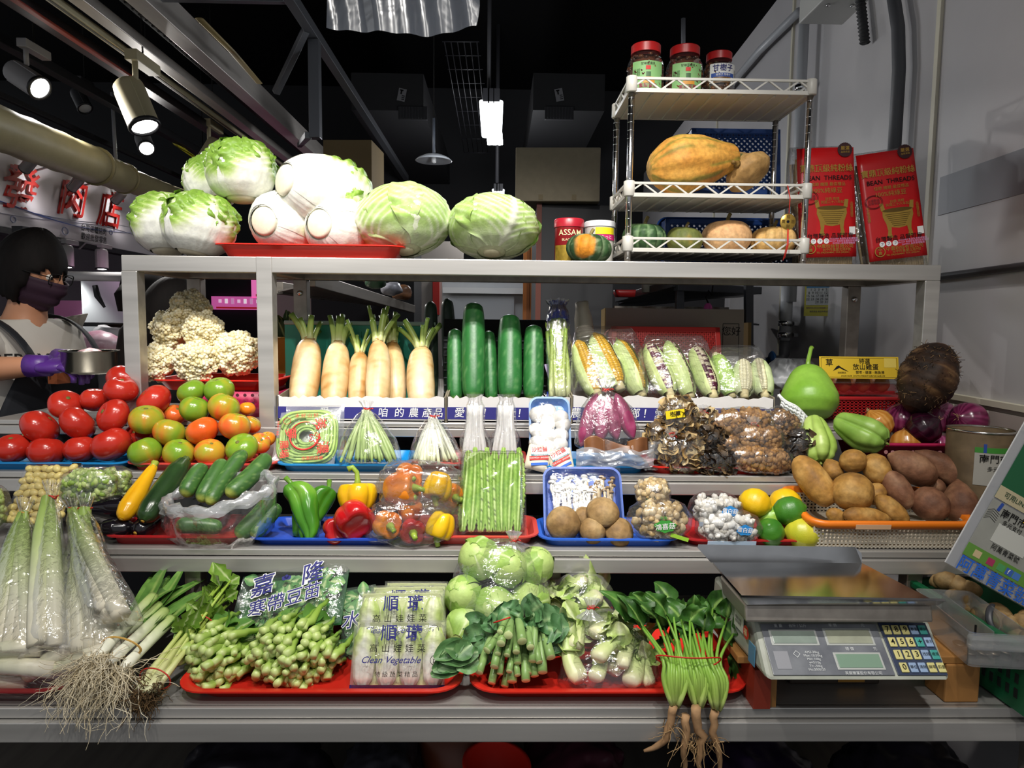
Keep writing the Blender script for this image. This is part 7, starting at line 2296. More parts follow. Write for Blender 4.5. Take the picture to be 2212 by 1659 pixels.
def mush_bag(label,px,py,w,h,y,kind,seed,lt,lab):
 t=bits_bag(label,px,py,w,h,y,.036,kind,90,seed,0,False,BAGC,name='mushroom_bag',group='bags of small mushrooms')
 W,H=w/1500*y/2,h/1500*y/2
 if lab=='green':
  pts=[(.016*(1+.12*math.sin(5*a))*math.cos(a)*1.4,.012*(1+.1*math.sin(7*a))*math.sin(a)*1.1)for a in np.linspace(0,2*PI,28,endpoint=False)]
  MB().add([(x+.004,-.0385,z-.004)for x,z in pts],[tuple(range(28))]).build('green_print',M('print_green','#3f9a3c',.5),t,smooth=False,solid=.0004)
  lett(t,lt,.0145,WHITEINK,T(.004,-.0392,-.005)@FRONT@RZ(.1),.02)
  lett(t,'有機',.008,M('print_green'),T(.0,-.0388,.014)@FRONT,.01)
  MB().box((W*.55,-.034,-H*.65),(W*.6,.001,.008),RY(.3)).build('lime_corner',M('print_lime','#9ac83c',.5),t,smooth=False)
 elif lab=='blue':
  pts=[(.017*(1+.10*math.sin(6*a))*math.cos(a),.011*(1+.12*math.sin(5*a))*math.sin(a))for a in np.linspace(0,2*PI,28,endpoint=False)]
  MB().add([(x+W*.35,-.0375,z+H*.1)for x,z in pts],[tuple(range(28))]).build('blue_print',M('print_blue','#2f8ad0',.5),t,smooth=False,solid=.0004)
  lett(t,lt,.0115,WHITEINK,T(W*.35,-.0382,H*.1)@FRONT@RZ(-.1),.02)
  MB().box((0,-.030,-H*.78),(W*1.5,.001,.010),RX(.2)).build('pale_blue_base',M('print_pale','#b9cfe6',.5),t,smooth=False)
 else:
  lett(t,lt,.016,M('dark_green_ink','#24442c',.6),T(-W*.3,-.034,-H*.1)@FRONT@RZ(.5),.02)
 return t
mush_bag('printed bag of tan mushrooms leaning behind the front one',1410,1066,76,70,1.50,'tan',31,'No','plain')
mush_bag('printed bag of tan beech mushrooms with a green patch',1424,1122,136,92,1.465,'tan',32,'鴻喜菇','green')
mush_bag('printed bag of white mushrooms with a blue patch, upper one',1545,1098,116,70,1.49,'white',33,'雪白菇','blue')
mush_bag('printed bag of white mushrooms with a blue patch, lower one',1572,1138,142,72,1.46,'white',34,'雪白菇','blue')
def citrus(label,px,py,w,y,seed,stops,tipdir,nip=.5):
 R=w/1500*y/2
 X,Tt,Th=revolve(interp_prof([(0,.08),(.03,.22),(.10,.58),(.28,.9),(.5,1.0),(.72,.9),(.9,.55),(.96,.25),(1,.12)]),R*2.25,R,34,34,noise=.03,seed=seed)
 X[...,2]-=R*1.12
 o=MB().grid(X,cv=True,col=lerpc(stops,np.clip(.5+.5*nz(X/R,2,seed,2),0,1)),cap0=True,cap1=True).build('lemon' if nip>.4 else 'lime',M('citrus_skin',vc=True,rough=.35,noise=(90,.05),bump=(350,.3,.001)))
 q=Vector((0,0,1)).rotation_difference(Vector(tipdir))
 o.location=P(px,py,y);o.rotation_euler=q.to_euler()
 tag(o,label,'lemon' if nip>.4 else 'lime','lemons and limes')
LY=[(0,'#d8a80a'),(1,'#e6c01e')];LG=[(0,'#2f6a1c'),(1,'#4f8a2a')];LL=[(0,'#7aa83a'),(1,'#a4c04a')];LM=[(0,'#b4b82a'),(1,'#d0c63a')]
citrus('yellow lemon at the left, nipple to the right',1631,1086,64,1.51,1,LY,(.8,-.5,-.2))
citrus('yellow lemon behind the dark green lime',1696,1088,68,1.55,2,LY,(.9,.2,.1))
citrus('dark green lime at the upper right',1705,1104,66,1.49,3,LG,(.8,-.2,.3),0)
citrus('pale green lime in the gap between lemon and lime',1660,1120,56,1.51,4,LL,(.2,-.6,.5),0)
citrus('dark green lime at the bottom left',1664,1150,62,1.465,5,LG,(-.3,-.5,.6),0)
citrus('yellow-green lemon at the bottom right',1735,1152,74,1.465,6,LM,(.9,-.2,.0))
bk=thing('tuber_basket','white lattice basket with an orange rim full of sweet potatoes','basket')
x0,x1=P(1752,1140,1.43).x,P(2105,1140,1.43).x
by0,by1=1.435,1.615
tilt=.16
bk.location=((x0+x1)/2,by0,Z2+.002)
bk.rotation_euler=(tilt,0,0)
BW,BD,BH=x1-x0,by1-by0,.052
for y_,wd in((.004,BW-.02),(BD-.004,BW-.02)):
 for k in range(38):
  MB().box((-wd/2+wd*(k+.5)/38,y_,BH/2),(.0036,.003,BH)).build('bar',CREAMP,bk,smooth=False)
 for k in range(7):
  MB().box((0,y_,.004+k*BH/6.4),(wd,.003,.0034)).build('bar',CREAMP,bk,smooth=False)
for sx in(-1,1):
 for k in range(22):
  MB().box((sx*(BW/2-.008),BD*(k+.5)/22,BH/2),(.003,.0034,BH)).build('bar',CREAMP,bk,smooth=False)
 for k in range(7):
  MB().box((sx*(BW/2-.008),BD/2,.004+k*BH/6.4),(.003,BD-.01,.0034)).build('bar',CREAMP,bk,smooth=False)
MB().box((0,BD/2,.002),(BW-.02,BD-.01,.003)).build('floor',CREAMP,bk,smooth=False)
loft_rr([(BW-.012,BD-.004,.03,BH-.004),(BW+.012,BD+.016,.04,BH-.002),(BW+.018,BD+.02,.042,BH+.010),(BW+.008,BD+.012,.036,BH+.015),(BW-.016,BD-.008,.03,BH+.012),(BW-.018,BD-.010,.03,BH-.002)],7,False,False).xform(T(0,BD/2,0)).build('orange_rim',ORANP,bk)
MB().box((-.05,-.0105,BH+.004),(.075,.001,.010)).build('tape',M('tape_pale','#d9b08a',.4),bk,smooth=False)
TY=[(0,'#8a6232'),(.5,'#b0823f'),(1,'#c49a58')];TP=[(0,'#6a4634'),(.5,'#8a5f46'),(1,'#a27a5c')]
SPF=[(0,.15),(.04,.45),(.18,.85),(.42,1.0),(.68,.9),(.88,.55),(.96,.25),(1,.1)]
RND=[(0,.3),(.06,.6),(.25,.93),(.5,1.0),(.75,.93),(.94,.6),(1,.3)]
def tub_(lb,x0,y0,x1,y1,ya,yb,w,seed,st_,prof=RND):
 tuber('sweet_potato',lb,P(x0,y0,ya),P(x1,y1,yb),w/1500*(ya+yb)/2/2,seed,st_,'sweet potato','tubers in the orange basket',V_MATTE,prof,.09)
tub_('long tan tuber leaning over the left rim of the basket',1795,1090,1722,988,1.50,1.57,66,1,TY)
tub_('small tan tuber standing upright at the top',1846,1020,1840,972,1.55,1.57,56,2,TY)
tub_('egg-shaped tan tuber beside the small upright one',1912,1045,1876,984,1.53,1.57,58,3,TY)
tub_('pointed tan tuber hidden behind the upright one',1812,1038,1786,992,1.57,1.60,42,4,TY,SPF)
tub_('round tan tuber with a root tip in the middle',1838,1100,1846,1026,1.47,1.51,86,5,TY)
tub_('cut tan tuber with a flat end slanting to the right',1960,1130,1893,1072,1.465,1.49,46,6,TY)
tub_('flat tan tuber lying along the front rim',1822,1112,1925,1122,1.455,1.46,44,7,TY,SPF)
tub_('dim tan tuber behind the front rim at the left',1788,1105,1825,1125,1.48,1.48,34,8,TY)
tub_('pinkish sweet potato at the top, pointed to the left',2022,1038,1918,982,1.53,1.56,68,9,TP,SPF)
tub_('long brown sweet potato at the top right, pointing right',2125,1060,1975,975,1.54,1.60,62,10,TP,SPF)
tub_('rosy sweet potato slanting in the centre',1965,1098,1915,1020,1.49,1.53,54,11,TP)
tub_('plump rosy sweet potato with a dark crack',2042,1118,1978,1060,1.465,1.50,72,12,TP)
tub_('brown sweet potato at the right, tip upwards',2078,1128,2068,1035,1.475,1.52,70,13,TP,[(0,.4),(.1,.75),(.35,1.0),(.6,.9),(.85,.5),(.95,.2),(1,.08)])
tub_('brown sweet potato in the shade behind the centre',2040,1065,2000,1040,1.54,1.56,40,14,TP)
tub_('tan tuber below the round one, in shade',1880,1085,1905,1050,1.51,1.53,40,15,TY)
tn=thing('wrapped_tin','round tin wrapped in brown tape with a market payment sticker','tin',(P(2118,1060,1.52).x+.02,1.56,.98))
Rr=.068
zt2=P(2110,935,1.52).z-.98
MB().lathe([(0,0),(Rr,0),(Rr,zt2),(Rr*.97,zt2),(Rr*.95,zt2-.02),(0,zt2-.02)],40).build('can',M('tape_wrap','#7d6a50',.5,noise=(25,.35),bump=(30,.3,.003)),tn,sharp=40)
MB().lathe([(Rr*.96,zt2-.001),(Rr*1.02,zt2),(Rr*1.02,zt2+.004),(Rr*.96,zt2+.004)],40,cap0=False,cap1=False).build('metal_rim',CHROME,tn)
cyl_patch(Rr,.095,zt2-.115,zt2-.030,-PI/2-.05,lift=.001).build('sticker',M('sticker_grey','#a9a79f',.5),tn)
for k,(cl_,a)in enumerate((('#3f8a34',.0),('#2a4a9a',-.42),('#d07a24',.38))):
 cyl_patch(Rr,.095 if k==0 else.006,zt2-.042,zt2-.030 if k==0 else zt2-.022,-PI/2-.05+a,lift=.0014).build('sticker_colour',M('stk%d'%k,cl_,.5),tn)
lett(tn,'南門市場',.020,INK,None,.02,warp=cyl_warp(Rr+.0015,zt2-.056,-PI/2-.05))
lett(tn,'多元支付',.012,INK,None,.01,warp=cyl_warp(Rr+.0015,zt2-.078,-PI/2-.05))
# ====== tier one
tray('produce_tray','long red tray under the flowering cabbage bundles and printed packets',(P(692,1505,1.19).x,1.295,Z1),P(1006,1505,1.17).x-P(380,1505,1.17).x,.27,.026,REDP,r=.045,lip=.011)
tray('produce_tray','long red tray under the kale stems and mustard greens',(P(1318,1505,1.18).x,1.295,Z1),P(1626,1505,1.17).x-P(1012,1505,1.17).x,.27,.026,REDP,r=.045,lip=.011)
tray('produce_tray','red tray at the lower left corner under the water bamboo',(P(-30,1505,1.18).x-.02,1.295,Z1),.34,.27,.026,REDD,r=.045,lip=.011)
WB=[(0,'#9ab85a'),(.25,'#b4c97c'),(.5,'#d5dcae'),(.7,'#e6e4cc'),(1,'#e4dcc4')]
def bamboo(label,tiepx,bottom,n,seed,tm,r=.0170):
 return fan_bag('water_bamboo_bag',label,tiepx,1.40,bottom,1.20,n,r,WB,seed,'water bamboo bag','water_bamboo',V_STALK,BAGV,tm,.2,depth=.014,top=.035)
bamboo('bag of white water bamboo tied with a tan band, furthest left',(52,1108),(-36,84,1408),5,1,RUBBERT)
bamboo('bag of water bamboo with the highest red tie',(112,1072),(84,142,1392),3,2,RUBBERR)
bamboo('wide bag of water bamboo fanning towards the leeks',(185,1098),(128,262,1408),5,3,RUBBERR)
bamboo('half hidden water bamboo bag behind the wide one, second red tie',(156,1100),(200,292,1330),3,4,RUBBERR,.015)
lb_=thing('lying_bamboo_bag','clear bag of water bamboo lying flat under the upright bags','water bamboo bag',P(100,1470,1.19))
o_=lb_.location
for k,(x0,y0,x1,y1,r)in enumerate(((-60,1435,118,1446,.0165),(60,1460,150,1400,.015),(70,1445,255,1428,.0165),(110,1450,230,1405,.015),(-40,1410,90,1400,.015),(-60,1470,60,1475,.016))):
 a,b=P(x0,y0,1.19+.01*(k%2)),P(x1,y1,1.185+.012*(k%3))
 MB().tube([a-o_,a.lerp(b,.5)-o_+Vector((0,0,.003)),b-o_],[r*.85,r,r*.95],14,col=lerpc([(0,'#d9dcb4'),(1,'#e2d9c4')],np.linspace(0,1,3))).build('water_bamboo',V_STALK,lb_)
pl=pillow('x','x',95,1445,350,110,1.195,.045,BAGT,14,0,wr=.05)
pl.name='bag_film';pl.parent=lb_;pl.location=pl.location-o_
for k_ in('label','category'):
 del pl[k_]
def strip_leaf(parent,pts,w,seed,stops,name='leaf',rib='#9ab060',up=(0,-.6,1)):
 return g_leaf(pts,lambda q:w*np.interp(q,[0,.15,.6,.9,1],[.6,1,.95,.55,.15]),seed,stops,cup=.35,ruffle=.05,nv=7,rib=rib,up=up).build(name,V_LEAF,parent)
lk=thing('leek_bunch','bunch of leeks with long pale roots hanging over the front rail','leeks',P(220,1440,1.16))
o_=lk.location
LKC=[(0,'#efeee0'),(.25,'#e9ecd0'),(.55,'#b9cc80'),(.8,'#86a64a'),(1,'#6b9240')]
leeks=[((178,1440,1.155),(330,1318,1.30),(405,1262,1.42)),((205,1425,1.15),(318,1300,1.30),(398,1245,1.44)),((235,1432,1.145),(345,1330,1.29),(412,1285,1.40)),((262,1448,1.15),(362,1345,1.28),(410,1310,1.38)),((192,1432,1.18),(300,1330,1.33),(372,1258,1.45))]
for k,(a,b,c)in enumerate(leeks):
 A,B,Cc=P(*a),P(*b),P(*c)
 pts=bez(A,A.lerp(B,.5),B,B.lerp(Cc,.15),12)-np.array(o_)
 MB().tube(pts,np.interp(np.linspace(0,1,12),[0,.06,.2,1],[.006,.0105,.0095,.0115]),12,col=lerpc(LKC,np.linspace(0,.72,12))).build('stalk',V_STALK,lk)
 rs=RS(k+70)
 for j in range(4):
  e=Cc+Vector((rs.uniform(-.05,.03),rs.uniform(-.03,.04),rs.uniform(-.05,.035)))
  s=B+Vector((rs.normal()*.004,rs.normal()*.004,rs.normal()*.004))
  mid=s.lerp(e,.55)+Vector((0,0,.03*rs.uniform(-.3,1)))
  strip_leaf(lk,bez(A.lerp(B,.75),s,mid,e,12)-np.array(o_),.0135,k*7+j,[(0,'#3f6a26'),(.6,'#5a8636'),(1,'#7aa24a')])
 d=(A-B).normalized()
 hr=g_hairs(110,np.array(A-o_),.115,.00095,k+5,(d.x*.25-.12,-.10,-.75),.42,('#f2e8ce','#dccba6'),.30,3,10,.007).build('root_hairs',V_ROOT,lk)
 hr['kind']='stuff'
th=np.linspace(0,2*PI,25)
c_=P(258,1400,1.185)-o_
ax=(P(330,1318,1.30)-P(205,1425,1.15)).normalized()
mm=axis_mat(c_,c_+ax)
for rr in(.030,.0315):
 MB().tube([mm@Vector((rr*1.25*math.cos(a),rr*.62*math.sin(a),.002*math.sin(2*a)+rr*.1))for a in th],.0013,5,caps=False).build('rubber_band',RUBBERT,lk)
MB().tube([P(205,1400,1.2)-o_,P(240,1395,1.22)-o_],.0013,5).build('rubber_band',RUBBERT,lk)
cy=thing('celery_bunch','bunch of thin Chinese celery with a brown root ball','celery',P(310,1500,1.15))
o_=cy.location
rs=RS(9)
for k in range(16):
 a=P(312+rs.uniform(-14,22),1492+rs.uniform(-10,10),1.15+rs.uniform(-.01,.012))
 b=P(395+rs.uniform(-22,26),1385+rs.uniform(-14,14),1.25+rs.uniform(-.01,.015))
 c=P(480+rs.uniform(-24,22),1275+rs.uniform(-22,30),1.37+rs.uniform(-.02,.02))
 pts=bez(a,a.lerp(b,.6),b,c,12)-np.array(o_)
 MB().tube(pts,np.interp(np.linspace(0,1,12),[0,.15,.5,1],[.0062,.0068,.0046,.0022]),7,col=lerpc([(0,'#e2e2b4'),(.35,'#d2d88c'),(.7,'#b4c85a'),(1,'#8aaa3c')],np.linspace(0,1,12))*rs.uniform(.9,1.06)).build('stalk',V_STALK,cy)
 for j in range(3):
  s=Vector(pts[-1-j*2])
  d=Vector((rs.uniform(-.03,.03),rs.uniform(-.02,.02),rs.uniform(.005,.045)))
  g_leaf(bez(s,s+d*.3,s+d*.7,s+d,7),lambda q:.012*math.sin(PI*min(1,q*.92+.06))*(1+.3*math.sin(q*22))+.001,k*3+j,[(0,'#5f8a2c'),(1,'#8aae44')],up=(rs.normal(),-1,rs.normal()*.4)).build('leaf',V_LEAF,cy)
c_=P(312,1500,1.15)-o_
o=g_hairs(230,np.array(c_),.045,.0011,4,(-.15,-.25,-.6),.8,('#7a5c34','#4b3820'),.55,3,7,.010).build('root_ball',V_ROOT,cy);o['kind']='stuff'
v,f=ICO2
MB().add(v*np.array([.022,.018,.02])*(1+.2*nz(v,4,2,2))[:,None]+np.array(c_)+np.array([-.004,0,-.012]),f,lc('#4b3a22')).build('root_core',V_ROOT,cy)
ax=(P(395,1385,1.25)-P(312,1492,1.15)).normalized()
mm=axis_mat(P(335,1466,1.172)-o_,P(335,1466,1.172)-o_+ax)
MB().tube([mm@Vector((.030*math.cos(a),.021*math.sin(a),.004*math.sin(a)))for a in th],.0013,5,caps=False).build('rubber_band',RUBBERR,cy)
mm=axis_mat(P(435,1345,1.30)-o_,P(435,1345,1.30)-o_+ax)
MB().tube([mm@Vector((.026*math.cos(a),.020*math.sin(a),.0))for a in th],.0013,5,caps=False).build('rubber_band',RUBBERR,cy)
def g_choy(L,r,seed):
 rs=RS(seed)
 pts=[(rs.normal()*.002,rs.normal()*.002,z)for z in np.linspace(0,L,8)]
 prof=np.interp(np.linspace(0,1,8),[0,.1,.3,.6,1],[.86,.98,.92,.62,.5])*r
 return MB().tube(pts,prof,9,col=lerpc([(0,'#c3d488'),(.12,'#a3bf5c'),(.5,'#86a83e'),(1,'#6a9032')],np.linspace(0,1,8)),flat=.85)
CH=[g_choy(.10,.0092,k).mesh('stem',V_STALK)for k in range(5)]
CHS=[g_choy(.085,.0068,20+k).mesh('stem',V_STALK)for k in range(4)]
def choy(label,px,py,rx,ry,y,n,ax,seed):
 t=thing('flowering_cabbage_bundle',label,'greens',P(px,py,y),None,'bundles of flowering cabbage')
 rs=RS(seed)
 for k in range(n):
  q=math.sqrt((k+.5)/n);a=k*2.39996
  x=q*math.cos(a)*rx/1500*y+rs.normal()*.002;z=q*math.sin(a)*ry/1500*y+rs.normal()*.002
  big=(k*7)%3!=0
  o=bpy.data.objects.new('stem',(CH[rs.randint(5)]if big else CHS[rs.randint(4)]));C.objects.link(o);o.parent=t
  d=Vector(ax).normalized()+Vector((x*2.5,0,z*2.0))+Vector(rs.normal(size=3)*.14)
  p=Vector((x,-.03+.045*q*q-rs.uniform(0,.035),z))
  mm=axis_mat(p,p-d,rs.uniform(0,6))
  o.location=mm.to_translation();o.rotation_euler=mm.to_euler()
 for k in range(6):
  a=rs.uniform(.3,2.9)
  s=Vector((math.cos(a)*rx/1500*y*.75,.03,math.sin(a)*ry/1500*y*.75))
  e=s+Vector((math.cos(a)*.02+rs.normal()*.012,.05+rs.uniform(-.02,.02),.004))
  g_leaf(bez(s,s.lerp(e,.3)+Vector((0,0,.008)),s.lerp(e,.7),e,8),lambda q:.022*math.sin(PI*min(1,q*.9+.08))+.002,k+seed,[(0,'#3a6a24'),(1,'#5f8c3a')],up=(rs.normal()*.4,-.8,.6),ruffle=.2).build('leaf',V_LEAF,t)
 o=MB().tube([(-.02,-.02,-ry/1500*y),(-.024,-.05,-ry/1500*y-.018),(-.022,-.06,-ry/1500*y-.045)],[.006,.0065,.007],8,col=lc('#b9cc86')).build('stem',V_STALK,t)
 return t
choy('bundle of flowering cabbage with stem ends forward, left one',462,1432,68,84,1.25,96,(-.28,-.95,.05),3)
choy('bundle of flowering cabbage with stem ends forward, right one',632,1420,100,84,1.25,130,(-.12,-.97,.05),8)
def leaf_packet(label,TLp,TRp,BRp,BLp,yt,yb,seed,texts,tint='#2f6a34',group=None,name='pea_shoot_packet'):
 TL,TR,BR,BL=P(*TLp,yt),P(*TRp,yt),P(*BRp,yb),P(*BLp,yb)
 ctr=(TL+TR+BR+BL)/4
 m=frame_mat(ctr,(TR-TL)+(BR-BL),(TL-BL)+(TR-BR))
 inv=m.inverted()
 t=thing(name,label,'packet',(0,0,0),None,group)
 t.matrix_world=m
 n=22
 U,V_=np.meshgrid(np.linspace(0,1,n),np.linspace(0,1,n),indexing='ij')
 c4=[np.array(inv@q)for q in(BL,BR,TL,TR)]
 flat=(c4[0]*(1-U)[...,None]+c4[1]*U[...,None])*(1-V_)[...,None]+(c4[2]*(1-U)[...,None]+c4[3]*U[...,None])*V_[...,None]
 puff=.018*(1-np.abs(2*U-1)**3)**.5*(1-np.abs(2*V_-1)**3)**.5*(1+.25*nz(np.stack([U*5,V_*5,U*0],-1),2.5,seed,2))
 for sg in(1,-1):
  X=flat.copy();X[...,2]=sg*puff
  MB().grid(X).build('bag_film',BAG if sg>0 else film('green_film',tint=(.5,.75,.55),haze=.25,gloss=.08,hazecol=(.25,.5,.3)),t)
 rs=RS(seed)
 for k in range(95):
  u,v_=rs.uniform(.14,.86,2)
  p=(c4[0]*(1-u)+c4[1]*u)*(1-v_)+(c4[2]*(1-u)+c4[3]*u)*v_
  a=rs.uniform(0,6.28);l=rs.uniform(.018,.034)
  s=Vector((p[0],p[1],rs.uniform(-.006,.007)));e=s+Vector((math.cos(a)*l,math.sin(a)*l,rs.uniform(-.004,.004)))
  g_leaf(bez(s,s.lerp(e,.33),s.lerp(e,.66),e,6),lambda q:l*.38*math.sin(PI*min(1,q*.9+.07))+.001,k,[(0,'#2f6a30'),(.5,'#4b8a42'),(1,'#7fb06a')],up=(0,0,1),nv=5,cup=.1,ruffle=.06).build('leaf',V_LEAF,t)
 X=flat.copy();X[...,2]=-.012
 MB().grid(X*.97,col=lc(tint)).build('leaf_mass',V_LEAF,t)
 for s_,x,y_,sz,mat,bold,a in texts:
  if mat is NAVYINK:
   lett(t,s_,sz,WHITEINK,T(x,y_,.0195)@RZ(a),bold+.085,shear=.2,name='lettering_outline')
  lett(t,s_,sz,mat,T(x,y_,.0203)@RZ(a),bold,shear=.2)
 return t
lp=leaf_packet('green pea shoot packet with large navy brush lettering',(528,1248),(757,1202),(738,1348),(488,1372),1.43,1.33,4,[('嘉',-.056,.022,.048,NAVYINK,.02,.18),('隆',.046,.034,.048,NAVYINK,.02,.18),('寒帶豆苗',-.006,-.016,.037,NAVYINK,.015,.18),('烹調方法:置於冷水中約15-30分鐘,快炒加以調味',-.01,-.045,.0085,INK,.0,.16)])
for k in range(3):
 a=PI/2+(k-1)*.9
 pts=[(-.006+.012*math.cos(a)*q+.005*math.sin(a)*s*math.sin(PI*q),.030+.012*math.sin(a)*q-.005*math.cos(a)*s*math.sin(PI*q),.0205)for s,qs in((1,np.linspace(0,1,7)),(-1,np.linspace(1,0,7)))for q in qs]
 MB().add(pts,[tuple(range(14))]).build('leaf_emblem',NAVYINK,lp,smooth=False)
leaf_packet('green leafy packet half hidden behind the printed cabbage packets',(738,1272),(812,1262),(812,1420),(735,1430),1.40,1.32,6,[('水',-.012,.0,.036,NAVYINK,.02,0)])
def baby_packet(label,px0,px1,py0,py1,y0,y1,seed,last,rot=0.0):
 """packet of baby napa cabbages with printed film"""
 A,B=P((px0+px1)/2,py1,y0),P((px0+px1)/2,py0,y1)
 w,h=(px1-px0)/1500*(y0+y1)/2,(B-A).length
 m=frame_mat((A+B)/2,(1,0,rot),(B-A))
 t=thing('cabbage_packet',label,'packet',(0,0,0),None,'printed baby cabbage packets')
 t.matrix_world=m
 rs=RS(seed)
 for k in range(4):
  x=-w/2+w*(k+.5)/4
  R=w/8*.98
  n=26
  U,V_=np.meshgrid(np.linspace(0,1,n),np.linspace(-1,1,17),indexing='ij')
  rr=R*np.interp(U,[0,.1,.4,.8,1],[.55,.85,1,.95,.5])
  X=np.stack([x+rr*np.sin(V_*1.5),-h/2+.008+U*(h-.02),rr*np.cos(V_*1.5)*.9-.008+.0012*np.sin(U*40+V_*6)*U+.0012*np.cos(V_*14)],-1)
  rib=np.exp(-((V_-.3*math.sin(k*2))/(.55-.35*U))**2)
  g=np.clip(smooth(U,.25,.8)*.9-rib*.6+.35*nz(X/.012,2.2,seed+k,2),0,1)
  MB().grid(X,col=lerpc([(0,'#eff0e2'),(.4,'#e3e9b8'),(1,'#b9cf6c')],g)).build('baby_cabbage',V_LEAF,t)
 MB().box((0,0,-.014),(w*.95,h*.95,.004)).build('leaf_mass',M('pale_leaf_mass','#d5dda0',.6,noise=(40,.2)),t,smooth=False)
 U,V_=np.meshgrid(np.linspace(-1,1,20),np.linspace(-1,1,20),indexing='ij')
 pf=.020*(1-U**6)**.4*(1-V_**6)**.4
 MB().grid(np.stack([U*w/2,V_*h/2,pf*(1+.06*nz(np.stack([U*6,V_*6,U],-1),3,seed,2))],-1)).build('bag_film',BAG,t)
 MB().grid(np.stack([U*w/2,V_*h/2,-pf],-1)).build('back_film',BAGM,t)
 z=.0225
 lett(t,'順 瓏',.030,NAVYINK,T(.006,h*.30,z),.035,spacing=1.25)
 lett(t,'高 山 娃 娃 菜',.0155,INK,T(.0,h*.085,z),.005,spacing=1.12)
 lett(t,'Clean Vegetable',.0165,NAVYINK,T(-.012,-h*.075,z),.02,shear=.45)
 lett(t,last,.0165,INK,T(w*.40,-h*.075,z),.0)
 MB().tube([(w*.40+.0085*math.cos(a),-h*.075+.0085*math.sin(a),z+.0006)for a in np.linspace(0,2*PI,21)],.0005,4,caps=False).build('printed_ring',INK,t)
 lett(t,'特 級 蔬 菜 精 品',.0105,INK,T(0,-h*.28,z),.005)
 MB().grid(np.stack([U*w/2,-h/2+(V_+1)/2*h*.07,.0032+0*U+.006*(1-U**6)**.4*(V_+1)/2],-1)).build('navy_band',NAVYINK,t)
 return t
baby_packet('front printed baby cabbage packet, whole print visible',757,966,1340,1490,1.212,1.262,1,'n')
baby_packet('second printed baby cabbage packet, just behind the front one',770,962,1277,1425,1.252,1.302,2,'e',.015)
baby_packet('third printed baby cabbage packet, only its top showing',796,966,1264,1410,1.292,1.342,3,'e',.02)
baby_packet('rearmost printed baby cabbage packet',826,968,1256,1400,1.33,1.38,4,'e',.0)
def sphere_dirs_(n,m):
 th=np.linspace(0,2*PI,m,endpoint=False);ph=np.linspace(.03,PI-.03,n)
 return np.stack([np.sin(ph)[:,None]*np.cos(th),np.sin(ph)[:,None]*np.sin(th),np.cos(ph)[:,None]*np.ones_like(th)],-1)
def g_head(R,seed,stops,n=9,H=None):
 """loose lettuce/mustard head, z=0 base"""
 rs=RS(seed)
 out=[]
 H=H or R*1.9
 for i in range(n):
  a0=i*2.399
  nu,nv=16,15
  U,V_=np.meshgrid(np.linspace(.02,1,nu),np.linspace(-1,1,nv),indexing='ij')
  lay=.55+.45*(i+1)/n
  rad=R*lay*np.sin(PI*np.clip(U*.90+.05,0,1))**.65
  A=a0+V_*np.interp(U,[0,.3,1],[.5,1.15,.95])
  ed=smooth(np.abs(V_),.5,1)+smooth(U,.7,1)*.7
  rad=rad*(1+.05*ed*np.sin(V_*9+U*14+i)+.05*nz(np.stack([U*5,V_*3,U*0+i],-1),3,seed+i,2))
  X=np.stack([rad*np.cos(A),rad*np.sin(A),U*H*(.8+.2*lay)],-1)
  rib=np.exp(-(V_/(.30-.22*U))**2)
  veins=.35*np.clip(np.sin(U*26+np.abs(V_)*9),0,1)**3
  g=np.clip(.25+.75*smooth(U,.05,.5)-rib*.65-veins*.3+.3*nz(X/R,3,seed+i,2),0,1)
  out.append(MB().grid(X,col=lerpc(stops,g)))
 return out
LET=[(0,'#e2e8c2'),(.35,'#c9da98'),(.7,'#a9c56e'),(1,'#8fb252')]
def lettuce(label,px,py,y,R,seed,d,group='lettuces in the big bag',stops=LET,name='lettuce',cat='lettuce',H=None):
 t=thing(name,label,cat,(0,0,0),None,group)
 p=P(px,py,y)
 dv=Vector(d).normalized()
 put(t,p-dv*R*.8,p,seed)
 MB().grid(sphere_dirs_(16,22)*np.array([R*.86,R*.86,R*.92])+np.array([0,0,R*1.0]),cv=True,col=lc('#b4cc78'),cap0=True,cap1=True).build('heart',V_LEAF,t)
 for b in g_head(R,seed,stops,H=H):
  b.build('leaf',V_LEAF,t)
 MB().tube([(0,0,-.004),(0,0,.01)],[R*.22,R*.28],12,col=lc('#e6e4c8')).build('stump',V_CREAM,t)
for a_ in(('lettuce half at the top left of the big bag',1035,1210,1.38,.046,1,(-.2,-.6,.6)),('lettuce half cupped open at the top centre of the big bag',1095,1228,1.36,.044,2,(.3,-.7,.5)),('lettuce at the top right of the big bag',1155,1225,1.38,.042,3,(.3,-.5,.7)),('lettuce at the middle left of the big bag',1005,1285,1.34,.042,4,(-.4,-.8,.3)),('lettuce in the middle of the big bag',1070,1310,1.33,.046,5,(.1,-.9,.1)),('lettuce at the middle right of the big bag',1140,1300,1.35,.044,6,(.2,-.8,.3)),('lettuce at the lower left of the big bag',1000,1350,1.31,.040,7,(-.2,-.8,-.2))):
 lettuce(*a_)
